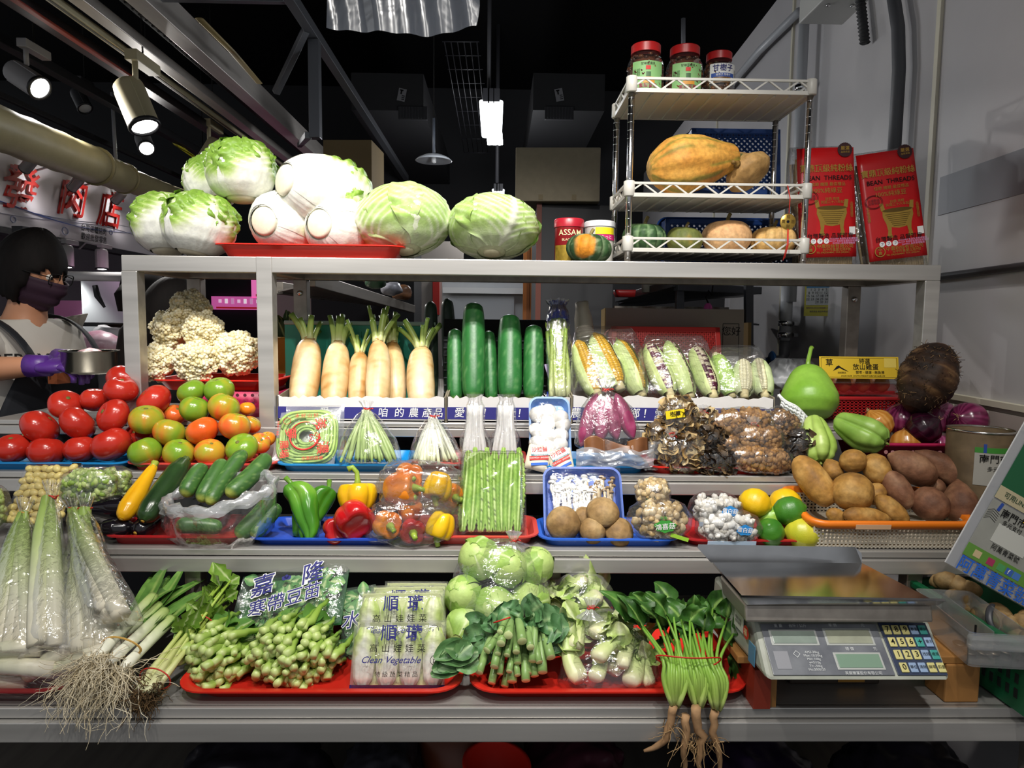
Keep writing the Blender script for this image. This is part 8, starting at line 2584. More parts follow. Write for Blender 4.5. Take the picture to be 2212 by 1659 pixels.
def soft_bag(name,label,px0,px1,pyb,pyt,yb,yt,D,mat,seed,tiepos=None,cat='bag',shape=None):
 A,B=P((px0+px1)/2,pyb,yb),P((px0+px1)/2,pyt,yt)
 L=(B-A).length;W=(px1-px0)/1500*(yb+yt)/2/2
 t=thing(name,label,cat)
 m=frame_mat(A,(1,0,0),(B-A))@RX(-PI/2)
 t.matrix_world=m
 s=shape or[.75,.97,1.0,.96,.88,.70,.35]
 zs=[-.004,.015,L*.3,L*.6,L*.8,L*.94,L]
 bag_obj(t,[(z,W*k,D*(k**.8),.02+.03*i/6)for i,(z,k)in enumerate(zip(zs,s))],seed,mat,wr=.05,folds=6)
 if tiepos:
  q=m.inverted()@P(*tiepos)
  mm=axis_mat(q,q+Vector((.1,-.5,1)))
  bag_obj(t,[(-.015,.030,.022,.3),(-.004,.012,.010,.5),(.004,.0065,.0065,.5),(.012,.011,.010,.5),(.022,.018,.012,.6)],seed+3,BAGM,'bag_neck',m=mm,cap=False)
  tie(t,.004,.0065,RUBBERR,mm)
 return t
soft_bag('lettuce_bag','big clear bag of pale green lettuces with a red tie on top',968,1192,1405,1168,1.30,1.40,.062,BAGT,3,(1108,1172,1.375))
MU=[(0,'#d9dfae'),(.35,'#bfd084'),(.7,'#a2bc62'),(1,'#86a848')]
def mustard(label,A,B,r,seed,group):
 A,B=P(*A),P(*B)
 t=thing('mustard_green',label,'greens',tuple(A),None,group)
 o_=t.location
 L=(B-A).length
 rs=RS(seed)
 side=Vector((rs.normal(),rs.normal()*.5,rs.normal())).normalized()
 pts=bez(A,A.lerp(B,.33)+side*L*.15,A.lerp(B,.7)+side*L*.12,B,9)-np.array(o_)
 MB().tube(pts,np.interp(np.linspace(0,1,9),[0,.08,.35,1],[.75,1,.95,.45])*r,12,col=lerpc([(0,'#dcd8b4'),(.3,'#cbd596'),(1,'#a9c270')],np.linspace(0,1,9)),flat=.75).build('stem',V_STALK,t)
 for j in range(4):
  s=Vector(pts[4+j%3]);e=Vector(pts[-1])+Vector(rs.normal(size=3)*.018)
  g_leaf(bez(s,s.lerp(e,.4)+Vector(rs.normal(size=3)*.008),s.lerp(e,.8),e+(e-s)*.3,9),lambda q:r*1.3*math.sin(PI*min(1,q*.85+.1))+.002,seed+j,MU,up=(rs.normal(),-1,rs.normal()),ruffle=.2,rib='#eef0d4').build('leaf',V_LEAF,t)
gm='mustard greens in the front bag'
for k,a_ in enumerate(((('mustard green at the lower left of the front bag, thick and curved'),(1255,1470,1.20),(1225,1365,1.26),.020),('mustard green pointing right across the front bag',(1290,1425,1.20),(1345,1375,1.25),.017),('mustard green with a round cut end in the front bag',(1345,1440,1.195),(1375,1385,1.27),.014),('mustard green at the bottom centre of the front bag',(1285,1465,1.19),(1310,1400,1.25),.016),('mustard green near the bottom right of the front bag',(1360,1475,1.19),(1385,1390,1.26),.019),('mustard green at the right end of the front bag',(1405,1480,1.20),(1400,1400,1.26),.014),('mustard green in the middle top of the front bag',(1280,1370,1.25),(1330,1330,1.28),.018),('mustard green at the top left of the front bag',(1240,1400,1.24),(1255,1345,1.29),.018),('mustard green behind the middle of the front bag',(1320,1455,1.23),(1335,1380,1.28),.018))):
 mustard(a_[0],a_[1],a_[2],a_[3],30+k,gm)
soft_bag('mustard_bag','clear bag of mustard greens lying in front, red tie',1202,1442,1492,1318,1.215,1.30,.055,BAGT,5,(1276,1318,1.27),shape=[.8,.98,.92,.72,.52,.35,.16])
gm='mustard greens in the rear bag'
for k,a_ in enumerate((('mustard green at the upper left of the rear bag',(1205,1335,1.36),(1220,1265,1.40),.018),('mustard green stem lying across the top of the rear bag',(1265,1250,1.39),(1225,1290,1.37),.015),('mustard green in the centre of the rear bag',(1295,1285,1.37),(1230,1310,1.37),.020),('mustard green at the right of the rear bag',(1310,1330,1.36),(1280,1270,1.40),.018),('mustard green low in the rear bag',(1225,1350,1.34),(1290,1325,1.36),.018))):
 mustard(a_[0],a_[1],a_[2],a_[3],50+k,gm)
soft_bag('mustard_bag','clear bag of mustard greens standing behind, by the lettuces',1186,1340,1400,1236,1.35,1.41,.05,BAGT,6,shape=[.85,.98,1.0,.95,.85,.62,.3])
ka=thing('kale_bunch','bunch of Chinese kale with round cut stems facing forward','greens',P(1112,1400,1.22))
o_=ka.location
rs=RS(12)
ends=[(1035,1452),(1068,1440),(1052,1405),(1080,1365),(1082,1390),(1098,1372),(1128,1385),(1146,1398),(1062,1475),(1080,1455),(1100,1450),(1118,1458),(1115,1408),(1150,1428),(1090,1482),(1106,1472),(1136,1470),(1172,1452),(1165,1430),(1190,1420),(1140,1455),(1075,1412),(1118,1432),(1155,1460),(1095,1415)]
for k,(ex,ey)in enumerate(ends):
 e=P(ex,ey,1.192+rs.uniform(-.006,.012))
 s=P(1118+(ex-1112)*.55+rs.normal()*8,1345+(ey-1420)*.22+rs.normal()*8,1.28)
 r=.0078*rs.uniform(.75,1.2)
 pts=bez(e,e.lerp(s,.4)+Vector((0,0,.006)),e.lerp(s,.75)+Vector((0,0,.010)),s,9)-np.array(o_)
 st=MB().tube(pts,np.interp(np.linspace(0,1,9),[0,.3,1],[1.0,.95,.6])*r,10,col=lerpc([(0,'#7fa05a'),(.5,'#8aa868'),(1,'#5f8a4a')],np.linspace(0,1,9)),caps=True).build('stem',V_STALK,ka)
 d=(Vector(pts[0])-Vector(pts[1])).normalized()
 MB().lathe([(0,.0012),(r*.75,.001),(r*.97,.0)],12,col=lc('#cfdd9a'),cap0=False,cap1=False).xform(axis_mat(Vector(pts[0])+d*.0004,Vector(pts[0])+d)).build('cut_end',V_CREAM,st)
for k in range(26):
 a=rs.uniform(-.3,PI+.3)
 s=P(1115+62*math.cos(a),1372-30*math.sin(a)+rs.normal()*10,1.25+rs.uniform(0,.05))-o_
 e=s+Vector((math.cos(a)*.05+rs.normal()*.012,rs.uniform(-.03,.02),.035*math.sin(a)+rs.normal()*.012-.01))
 g_leaf(bez(s,s.lerp(e,.3)+Vector((0,-.008,.01)),s.lerp(e,.7),e,10),lambda q:.026*math.sin(PI*min(1,q*.86+.1))+.002,k,[(0,'#3a6636'),(.6,'#558150'),(1,'#7a9f6c')],up=(rs.normal()*.3,-.9,.5),ruffle=.22,rib='#a9c48c',nv=11).build('leaf',V_LEAF,ka)
for k in range(9):
 s=P(1010+rs.normal()*14,1410+rs.normal()*14,1.20)-o_
 e=s+Vector((-.04+rs.normal()*.012,-.02,rs.normal()*.015-.008))
 g_leaf(bez(s,s.lerp(e,.3),s.lerp(e,.7),e,9),lambda q:.016*math.sin(PI*min(1,q*.86+.1))+.002,40+k,[(0,'#3a6636'),(1,'#6a9458')],up=(0,-.9,.5),ruffle=.2,rib='#a9c48c').build('leaf',V_LEAF,ka)
MB().tube(bez(P(1066,1345,1.215)-o_,P(1085,1340,1.205)-o_,P(1095,1335,1.205)-o_,P(1102,1334,1.21)-o_,8),.0014,5).build('rubber_band',RUBBERR,ka)
sp=thing('spinach_bunch','bunch of spinach with thick pink-brown roots hanging down','spinach',P(1500,1520,1.15))
o_=sp.location
rs=RS(15)
SG=[(0,'#b9c47a'),(.15,'#a3bf5a'),(.5,'#8db84a'),(1,'#6f9e3c')]
plants=[(1458,1528,10),(1508,1530,12),(1548,1535,9)]
for bi,(bx,by,n)in enumerate(plants):
 for k in range(n):
  f=(k+.5)/n-.5
  b=P(bx+f*16,by-rs.uniform(0,6),1.135+rs.uniform(-.008,.012))
  bulge=P(bx+f*64,by-62,1.128+abs(f)*.03)
  mid=P(1490+(bx-1500)*.75+f*40,1425,1.155+rs.uniform(-.008,.015))
  top=P(1475+(bx-1500)*1.1+f*90+rs.normal()*14,1345+rs.normal()*14,1.25+rs.uniform(-.03,.03))
  pts=np.concatenate([bez(b,b.lerp(bulge,.6),bulge,bulge.lerp(mid,.4),7),bez(bulge.lerp(mid,.4),mid,mid.lerp(top,.3),top,8)[1:]])-np.array(o_)
  N=len(pts)
  MB().tube(pts,np.interp(np.linspace(0,1,N),[0,.12,.4,1],[.005,.0068,.0052,.0030]),7,col=lerpc(SG,np.linspace(0,1,N))*rs.uniform(.9,1.08),flat=.7).build('stalk',V_STALK,sp)
  s=Vector(pts[-1])
  e=s+Vector((f*.05+(bx-1500)/1500*.5+rs.normal()*.03-.01,rs.uniform(-.02,.06),rs.uniform(.005,.055)))
  g_leaf(bez(s,s.lerp(e,.3)+Vector((0,0,.012)),s.lerp(e,.7)+Vector((0,-.006,.01)),e,12),lambda q:.023*np.interp(q,[0,.08,.2,.55,1],[.1,.9,1.0,.6,.02]),k+20*bi,[(0,'#234818'),(.6,'#376322'),(1,'#538434')],up=(rs.normal()*.5,-.7,.7),ruffle=.30,rib='#8fb45c',nv=11,rp=2).build('leaf',V_LEAF,sp)
for k in range(16):
 s=P(1400+rs.uniform(-20,180),1335+rs.uniform(-25,50),1.27+rs.uniform(-.02,.06))-o_
 e=s+Vector((rs.uniform(-.06,.05),rs.uniform(-.03,.03),rs.uniform(-.015,.04)))
 g_leaf(bez(s,s.lerp(e,.3)+Vector((0,0,.012)),s.lerp(e,.7)+Vector((0,0,.01)),e,12),lambda q:.026*np.interp(q,[0,.08,.2,.55,1],[.2,.9,1.0,.6,.02]),90+k,[(0,'#214416'),(.6,'#335c20'),(1,'#4c7a2e')],up=(rs.normal()*.5,-.7,.7),ruffle=.32,rib='#8fb45c',nv=11,rp=2).build('leaf',V_LEAF,sp)
for k in range(7):
 s=P(1575+rs.normal()*10,1330+k*22,1.24)-o_
 e=s+Vector((.02+rs.normal()*.01,.0,-.045))
 g_leaf(bez(s,s.lerp(e,.3)+Vector((.015,-.01,0)),s.lerp(e,.7)+Vector((.012,-.01,0)),e,12),lambda q:.028*np.interp(q,[0,.12,.4,.7,1],[.2,.8,1.0,.7,.05]),120+k,[(0,'#264a1c'),(1,'#4a7a30')],up=(.6,-.8,.2),ruffle=.16,rib='#7fa452',nv=11,rp=2).build('leaf',V_LEAF,sp)
RT=lerpc([(0,'#b08a62'),(.4,'#a37d56'),(1,'#8a6a48')],np.linspace(0,1,10))
def root(pix,r,y):
 pts=[P(x,y_,y)-o_ for x,y_ in pix]
 q=np.array([list(p)for p in pts])
 tt=np.linspace(0,len(q)-1,10)
 q=np.stack([np.interp(tt,range(len(q)),q[:,j])for j in range(3)],-1)+rs.normal(size=(10,3))*.0012
 MB().tube(q,np.interp(np.linspace(0,1,10),[0,.15,.7,1],[1.0,.95,.7,.3])*r,8,col=RT).build('root',V_ROOT,sp)
root([(1456,1525),(1448,1560),(1435,1600),(1412,1618),(1392,1622)],.0075,1.13)
root([(1504,1528),(1508,1570),(1518,1600),(1508,1640),(1512,1680)],.0085,1.125)
root([(1482,1545),(1480,1590),(1476,1630),(1480,1690)],.0075,1.13)
root([(1546,1535),(1540,1580),(1552,1620),(1556,1690)],.0075,1.13)
for k,(x,y_)in enumerate(((1450,1565),(1505,1590),(1480,1600),(1545,1600))):
 o=g_hairs(16,np.array(P(x,y_,1.13)-o_),.055,.0009,60+k,(rs.normal()*.4,-.1,-.6),.7,('#b59468','#8f7048'),.3,4,8,.006).build('fine_roots',V_ROOT,sp);o['kind']='stuff'
mm=axis_mat(P(1488,1428,1.152)-o_,P(1480,1380,1.19)-o_)
MB().tube([mm@Vector((.056*math.cos(a),.018*math.sin(a),.006*math.cos(2*a)))for a in th],.0014,5,caps=False).build('rubber_band',RUBBERR,sp)
# ====== weighing scale
sc=thing('weighing_scale','old digital price scale with a steel pan and keypad','scale',P(1857,1472,1.08))
o_=sc.location
BL,BR=P(1657,1466,1.08),P(2057,1479,1.08)
TL,TR=P(1627,1332,1.16),P(2007,1348,1.16)
zb=.5*(BL.z+BR.z);ztp=.5*(TL.z+TR.z)
yb_=1.345
SCG=M('scale_housing','#b9bdb0',.45,noise=(8,.12),col2='#8f9184')
def V3(v):return np.array(list(v))-np.array(list(o_))
b=MB()
fl_=Vector((BL.x,1.08,zb));fr_=Vector((BR.x,1.08,zb));tl_=Vector((TL.x,1.16,ztp));tr_=Vector((TR.x,1.16,ztp))
bl2=Vector((BL.x-.012,yb_,zb));br2=Vector((BR.x+.015,yb_,zb));tl2=Vector((TL.x-.012,yb_,ztp+.012));tr2=Vector((TR.x+.01,yb_,ztp+.012))
b.hexa([V3(fl_),V3(fr_),V3(br2),V3(bl2),V3(tl_),V3(tr_),V3(tr2),V3(tl2)])
b.build('housing',SCG,sc,smooth=False,bevel=.008)
right=(fr_-fl_);up=(tl_+tr_)/2-(fl_+fr_)/2
W_,H_=((fr_-fl_).length+(tr_-tl_).length)/2,up.length
pm=frame_mat(Vector(V3((fl_+fr_)/2)),right,up)@T(0,0,.0008)
def pan_(nm,u0,u1,v0,v1,mat,z=.001,th=.0015,bev=.001):
 x0,x1=(u0-.5)*W_,(u1-.5)*W_
 return MB().box(((x0+x1)/2,(v0+v1)/2*H_,z),(x1-x0,(v1-v0)*H_,th)).xform(pm).build(nm,mat,sc,smooth=False,bevel=bev)
PANEL=M('scale_panel','#5b5e66',.3,noise=(10,.2),col2='#8c8f94')
LCD=M('lcd','#8f9c92',.2,noise=(30,.15));LCDY=M('lcd_pale','#a9ac98',.2,noise=(20,.25));LCDG=M('lcd_green','#7f9a86',.2)
pan_('display_panel',.045,.70,.09,.93,PANEL,.001)
pan_('keypad_panel',.715,.985,.09,.95,M('keypad_navy','#333d55',.4),.001)
for u0,u1,v0,v1,mt_ in((.08,.345,.56,.83,LCD),(.385,.655,.56,.85,LCDY),(.40,.66,.17,.45,LCDG)):
 pan_('lcd_frame',u0,u1,v0,v1,M('lcd_frame','#b3b6b2',.35),.002)
 pan_('lcd_window',u0+.012,u1-.012,v0+.03,v1-.03,mt_,.003)
def pt(s,u,v,sz,mat=M('panel_ink','#d5d8d8',.6),bold=.0):
 lett(sc,s,sz,mat,pm@T((u-.5)*W_,v*H_,.0026),bold)
pt('重 量      台斤 / 公斤',.21,.885,.0065);pt('單 價',.45,.895,.0065);pt('元',.62,.895,.0065);pt('總 價',.50,.50,.0065);pt('元',.64,.50,.0065)
pt('AM3-30kg\nMax: 15/30kg\nMin: 100g\ne=5/10g\nT= -30kg\nNo.3000/20',.285,.31,.0058)
pt('英展實業股份有限公司',.53,.115,.0062)
pan_('worn_patch',.075,.155,.18,.47,M('worn_grey','#8f9096',.5),.002)
MB().lathe([(.005,0),(.0062,0)],4,cap0=False,cap1=False).xform(pm@T(-.30*W_,.42*H_,.003)).build('approval_mark',M('panel_ink'),sc)
KY,KB,KT=M('key_yellow','#cfc682',.45),M('key_blue','#8fa6c6',.45),M('key_teal','#3f9a90',.45)
keys=[[('7',KY),('8',KY),('9',KY),('數量',KB),('累計',KT)],[('4',KY),('5',KY),('6',KY),('+',KT),('重示',KB)],[('1',KY),('2',KY),('3',KY),('找錢',KB),('總清',KT)],[('0',KY),('單位',KB),('清除',KB),('歸零',KY),('扣重',KY)]]
for r in range(4):
 for c in range(5):
  u=.748+c*.0505+r*.004;v=.82-r*.205
  k=MB().box(((u-.5)*W_,v*H_,.003),(.0125,H_*.155,.003)).xform(pm).build('key',keys[r][c][1],sc,smooth=False,bevel=.001)
  s=keys[r][c][0]
  lett(k,s,.0135 if len(s)==1 else.0062,INK,pm@T((u-.5)*W_,v*H_,.0048),.01 if len(s)==1 else.0)
sm=frame_mat(Vector(V3((fl_+bl2+tl_+tl2)/4))+Vector((-.002,0,0)),Vector(V3(fl_))-Vector(V3(bl2)),(0,0,1))
MB().lathe([(0,0),(.012,0)],20,cap0=False,cap1=False).xform(sm@T(.070,.008,.004)).build('red_sticker',REDINK,sc)
lett(sc,'福',.014,M('cream_ink'),sm@T(.070,.008,.0046),.01)
MB().box((.095,-.018,.003),(.026,.036,.001)).xform(sm).build('blue_sticker',M('sticker_blue','#4f86a8',.5),sc,smooth=False)
MB().box((.035,.014,.003),(.04,.03,.001)).xform(sm).build('white_sticker',M('sticker_white','#c9c6bc',.5),sc,smooth=False)
lett(sc,'檢定合格\n有效期限',.007,INK,sm@T(.035,.014,.0036))
zp=ztp+.050
PB0,PB1=P(1540,1217,1.31),P(1862,1217,1.31)
PF0,PF1=P(1612,1290,1.125),P(2020,1290,1.125)
for q in(PB0,PB1,PF0,PF1):q.z=zp
PANM=M('pan_steel','#c2c2c2',.14,1.0,noise=(20,.12))
x=lambda v,dz=0,dy=0,dx=0:V3(Vector((v.x+dx,v.y+dy,v.z+dz)))
MB().hexa([x(PF0,-.004),x(PF1,-.004),x(PB1,-.004),x(PB0,-.004),x(PF0),x(PF1),x(PB1),x(PB0)]).build('pan_plate',PANM,sc,smooth=False)
rl=[x(PB0,0,0,-.004),x(PB1,0,0),x(PB1,.018,.003),x(PB1,.030,.006,-.012),x(PB0,.034,.006,-.028),x(PB0,.028,.005,-.03)]
MB().add(rl,[tuple(range(6))]).build('rear_lip',PANM,sc,smooth=False,solid=.0015)
MB().hexa([x(PF0,-.006,-.004),x(PF1,-.006,-.004,.004),x(PF1,-.004,.0),x(PF0,-.004,0),x(PF0,.010,-.012,-.014),x(PF1,.006,-.014,.010),x(PF1,.008,-.010,.008),x(PF0,.012,-.008,-.012)]).build('front_lip',PANM,sc,smooth=False)
MB().hexa([x(PF0,-.038,-.002),x(PF1,-.038,-.002),x(PF1,-.038,.12,-.03),x(PF0,-.038,.12),x(PF0,-.008,.006),x(PF1,-.008,.006),x(PF1,-.008,.14,-.03),x(PF0,-.008,.14)]).build('pan_support',STEELD,sc,smooth=False,bevel=.004)
ws=thing('wooden_stand','low pine plank stand under the scale with red-painted foot','stand',(P(1880,1500,1.12).x,1.20,Z1))
zt3=zb-Z1-.003
xa,xb=P(1560,1450,1.25).x-ws.location.x,P(2170,1450,1.15).x-ws.location.x
MB().box(((xa+xb)/2,.015,zt3-.007),(xb-xa,.085,.014)).build('plank',WOOD,ws,smooth=False,bevel=.002)
MB().box(((xa+xb)/2,.125,zt3-.007),(xb-xa,.085,.014)).build('plank',WOOD,ws,smooth=False,bevel=.002)
MB().box((P(1652,1490,1.14).x-ws.location.x,.05,(zt3-.014)/2),(.03,.20,zt3-.014)).build('foot',WOODR,ws,smooth=False)
MB().box((P(1672,1490,1.13).x-ws.location.x+.006,-.028,(zt3-.014)/2),(.02,.03,zt3-.014)).build('foot_block',WOOD,ws,smooth=False)
MB().box((P(2105,1490,1.14).x-ws.location.x,.0,(zt3-.014)/2),(.062,.06,zt3-.014)).build('foot_block',WOOD,ws,smooth=False,bevel=.003)
t=carton('cardboard_box','flat dark printed box pushed under the scale',(P(1790,1510,1.25).x,1.30,Z1+.001),(.17,.14,.03),.0,M('box_dark','#3a3128',.7))
MB().box((.03,-.0712,.016),(.05,.001,.02)).build('print_patch',M('patch_ochre','#a8792c',.6),t,smooth=False)
cb_=thing('clear_drawer','clear plastic drawer with coins beside the scale','drawer',(P(2100,1430,1.2).x,1.215,zb+.002),(0,0,-.12))
DW,DD,DH=.105,.20,.062
CLRP=film('drawer_plastic',haze=.22,gloss=.10,rough=.15,wr=(8,.1),hazecol=(.75,.78,.78))
loft_rr([(DW-.01,DD-.01,.008,0),(DW,DD,.01,DH),(DW-.004,DD-.004,.009,DH),(DW-.014,DD-.014,.007,.003)],3).build('box',CLRP,cb_,sharp=40)
MB().box((0,-DD/2-.008,DH-.012),(DW+.012,.018,.024)).build('handle_lip',CLRP,cb_,smooth=False,bevel=.005)
MB().box((0,.01,DH*.5),(.002,DD-.03,DH*.8)).build('divider',CLRP,cb_,smooth=False)
MB().box((-.005,-.03,DH*.6),(.003,.002,.02)).build('slot',INK,cb_,smooth=False)
for k in range(8):
 tag(MB().lathe([(0,0),(.010,0),(.0105,.001),(.010,.002),(0,.002)],20).build('coin',M('coin_metal','#8d8070',.35,.9),loc=(cb_.location.x-.03+(k%4)*.021,cb_.location.y-.05+(k//4)*.03,cb_.location.z+.006+.0005*k),rot=(.1*(k%3),.12*(k%2),0)),'dull coin, %s in the %s row of the clear drawer'%(('leftmost','second','third','rightmost')[k%4],('front','back')[k//4]),'coin','coins in the clear drawer')
gc=thing('ginger_crate','dark green plastic crate of ginger at the right front','crate')
g0,g1=P(1968,1243,1.45),P(2225,1410,1.12)
gz=(g0 .z+g1 .z)/2
g0 .z=gz;g1 .z=gz
gd=(g1-g0);gl=gd.length
gm_=frame_mat(g0,gd,(0,0,1))
gc.matrix_world=gm_
ht=gz-Z1-.004
MB().box((gl/2,-ht/2,0),(gl,ht,.005)).build('side_wall',GREENP,gc,smooth=False)
MB().box((gl/2,-.006,.004),(gl+.02,.014,.016)).build('rim',GREENP,gc,smooth=False,bevel=.003)
MB().box((0,-ht/2,-.16),(.005,ht,.32)).build('end_wall',GREENP,gc,smooth=False)
MB().box((0,-.006,-.16),(.016,.014,.32)).build('rim',GREENP,gc,smooth=False,bevel=.003)
MB().box((gl/2,-ht+.004,-.16),(gl,.004,.32)).build('floor',GREENP,gc,smooth=False)
for k in range(16):
 for r in range(3):
  MB().box((.02+k*(gl-.04)/15,-ht*(.3+.22*r),.0032),(.008,ht*.14,.001)).build('slot',M('slot_black','#07130c',.8),gc,smooth=False)
def ginger(label,px,py,y,s,seed,rot):
 t=thing('ginger_root',label,'ginger',P(px,py,y),rot,'ginger roots in the green crate')
 rs=RS(seed)
 b=MB()
 p=np.zeros(3);d=np.array([1.0,0,0])
 for k in range(6):
  R=s*rs.uniform(.75,1.15)
  v,f=ICO3
  vv=v*np.array([R*1.25,R,R*.95])
  vv=vv*(1+.10*nz(vv/R,2.4,seed*9+k,2)+.03*np.sin(vv[:,0]/R*9))[:,None]
  q=np.array(Euler((rs.uniform(-.4,.4),rs.uniform(-.6,.6),rs.uniform(-.9,.9))).to_matrix())
  vv=vv@q.T+p
  b.add(vv,f,lerpc([(0,'#8a6a42'),(.5,'#a88a5c'),(1,'#bda274')],np.clip(.5+.5*nz(vv/R,3,seed+k,3),0,1)))
  p=p+np.array([rs.uniform(.8,1.3)*s,rs.uniform(-.6,.6)*s,rs.uniform(-.5,.6)*s])if k!=3 else np.array([s*.5,-s*.9,s*.6])
 b.build('rhizome',V_MATTE,t)
 MB().lathe([(0,.001),(s*.45,0)],12,col=lc('#d2bb88'),cap0=False,cap1=False).xform(T(p[0]-s*.2,p[1],p[2])@RY(1.2)).build('cut_face',V_CREAM,t)
ginger('ginger root at the back of the crate, under the payment sign',2030,1255,1.40,.017,1,(0,.2,-.5))
ginger('ginger root standing near the crate rim',2062,1290,1.34,.017,2,(0,.4,-.6))
ginger('ginger root in the middle of the crate',2110,1320,1.30,.018,3,(.3,.3,-.4))
ginger('ginger root at the front right of the crate',2160,1345,1.25,.018,4,(0,.3,-.3))
ginger('ginger root cut by the right frame edge',2195,1375,1.22,.018,5,(.2,.3,-.2))
kn=MB().tube(bez(P(2145,1305,1.24),P(2125,1330,1.22),P(2140,1360,1.21),P(2165,1375,1.20),10),[.004,.006,.006,.006,.006,.005,.005,.004,.004,.003],8,flat=.4)
tag(kn.build('black_strip',M('strip_black','#33353a',.4)),'curved black plastic strip lying on the ginger','strip')
pm0=P(2043,1215,1.25)
ps=thing('payment_sign','tilted white payment sign with green posters and blue handwriting','sign')
u_=(P(2043+174.4,1215+98,1.25)-pm0).normalized()
v_=(P(2043+96.2,1215-175.4,1.26)-pm0).normalized()
sm_=frame_mat(pm0,u_,v_)
ps.matrix_world=sm_
k_=1.25/1500
SW,SH=.30,.42
MB().box((SW/2,SH/2,-.002),(SW,SH,.004)).build('board',M('sign_board_white','#d6d8dc',.35),ps,smooth=False)
MB().box((SW/2,SH/2,.0012),(SW+.004,SH+.004,.0006)).build('clear_sleeve',BAGP,ps,smooth=False)
def q_(nm,u0,u1,v0,v1,mat,z=.0022):
 return MB().box(((u0+u1)/2*k_,(v0+v1)/2*k_,z),((u1-u0)*k_,(v1-v0)*k_,.0006)).build(nm,mat,ps,smooth=False)
q_('lower_poster',21,330,36,178,M('poster_grey','#9a9a92',.5,noise=(20,.15)))
q_('poster_green_strip',21,330,36,66,M('poster_green','#5f8f3a',.5),.0027)
q_('upper_poster',21,330,182,420,M('poster_dark_green','#1c5a38',.5))
q_('points_strip',21,330,182,212,M('poster_beige','#b9ad8c',.5),.0027)
q_('phone_print',78,200,235,330,M('phone_grey','#a9b0b4',.5),.0027)
def qt(s,u,v,sz,mat,bold=.0,al='LEFT'):
 lett(ps,s,sz*k_,mat,T(u*k_,v*k_,.0032),bold,al)
qt('可用LINE POINTS 1',38,197,15,M('dark_green_ink'),.02)
qt('阿萬青菜號',70,82,15,INK,.01)
qt('南門市場',52,158,22,INK,.03);qt('多元支付',66,140,13,INK,.02)
qt('阿萬青菜號',20,15,38,BLUEINK,.03)
for k,(u,v,cl_)in enumerate(((52,51,'#c9b48a'),(88,50,'#a8345c'),(116,50,'#4f9a5c'),(138,50,'#3a62b0'),(158,50,'#4a7ac0'))):
 q_('app_icon',u-9,u+9,v-8,v+8,M('icon%d'%k,cl_,.5),.0031)
qt('f',134,50,15,WHITEINK,.03)
for a,b_,cl_ in((45,168,'#2a4a9a'),(112,172,'#d8b42a'),(124,165,'#d07a24')):
 MB().box((a*k_,b_*k_,.0031),(7*k_,20*k_,.0006),RZ(-.15)).build('brush_mark',M('brush_'+cl_[1:4],cl_,.5),ps,smooth=False)
for k in range(5):
 MB().tube([((22+6*j)*k_,(150-k*5+(4*j if j<3 else 12-2*j))*k_,.003)for j in range(6)],.0004,4).build('roof_line',INK,ps)
q_('blank_code_card',62,150,92,136,M('code_blank','#c4c4bc',.5),.003)
# ====== under the counter
sbox('lower_shelf',(-.1,1.5,.40),(2.3,.7,.012),STEELD)
def lump(name,label,px,py,w,h,y,D,mat,seed,cat='bag'):
 o=pillow(name,label,px,py,w,h,y,D,mat,seed,0,cat,.18,.85)
 return o
DKB=M('dark_bag','#2a2630',.3,noise=(14,.5));DKM=M('dark_maroon_bag','#4a2030',.3,noise=(14,.4));DKV=M('dark_violet_bag','#2a1c38',.3,noise=(14,.4))
lump('storage_bag','dark plastic bag on the lower shelf behind the left leg',560,1680,330,170,1.40,.11,DKB,1)
lump('storage_bag','grey crumpled bag on the lower shelf below the packets',830,1670,180,160,1.38,.10,M('dark_grey_bag','#3c3c44',.3,noise=(14,.4)),2)
lump('storage_bag','maroon plastic bag on the lower shelf right of the basin',1240,1680,230,170,1.38,.11,DKM,3)
lump('storage_bag','violet plastic bag on the lower shelf below the spinach roots',1620,1690,260,170,1.42,.11,DKV,4)
lump('storage_bag','dark bag on the lower shelf at the far right',1960,1690,300,180,1.40,.11,DKB,5)
bs=thing('red_basin','red plastic basin on the lower shelf under the front rail','basin',(P(1065,1660,1.28).x,1.30,P(1065,1735,1.28).z),(.1,.1,0))
MB().lathe([(0,0),(.045,0),(.062,.07),(.068,.072),(.068,.076),(.060,.075),(.042,.006),(0,.006)],40).build('bowl',REDP,bs)
tag(MB().lathe([(0,0),(.09,0),(.10,.2),(0,.2)],28).build('brown_bucket',M('bucket_brown','#5a2a14',.5),loc=P(1000,1720,1.45)),'brown bucket in the dark behind the red basin','bucket')
# ====== people
def skin_mesh(J,E,root,sub=2):
 """J: {name: (Vector, radius)}; E: edges -> vertices, faces of one continuous skinned surface"""
 names=list(J)
 me=bpy.data.meshes.new('tmp_skin')
 me.from_pydata([tuple(J[n][0])for n in names],[(names.index(a),names.index(b))for a,b in E],[])
 ob=bpy.data.objects.new('tmp_skin',me);C.objects.link(ob)
 sk=ob.modifiers.new('s','SKIN');sk.use_smooth_shade=True
 ss=ob.modifiers.new('u','SUBSURF');ss.levels=sub;ss.render_levels=sub
 lay=me.skin_vertices[0].data
 for i,n in enumerate(names):
  r=J[n][1]
  lay[i].radius=r if isinstance(r,tuple)else(r,r)
  lay[i].use_root=(n==root)
 dg=bpy.context.evaluated_depsgraph_get()
 m2=bpy.data.meshes.new_from_object(ob.evaluated_get(dg))
 V=np.zeros(len(m2 .vertices)*3);m2 .vertices.foreach_get('co',V)
 f=[list(p.vertices)for p in m2 .polygons]
 bpy.data.objects.remove(ob,do_unlink=True);bpy.data.meshes.remove(me);bpy.data.meshes.remove(m2)
 return V.reshape(-1,3),f
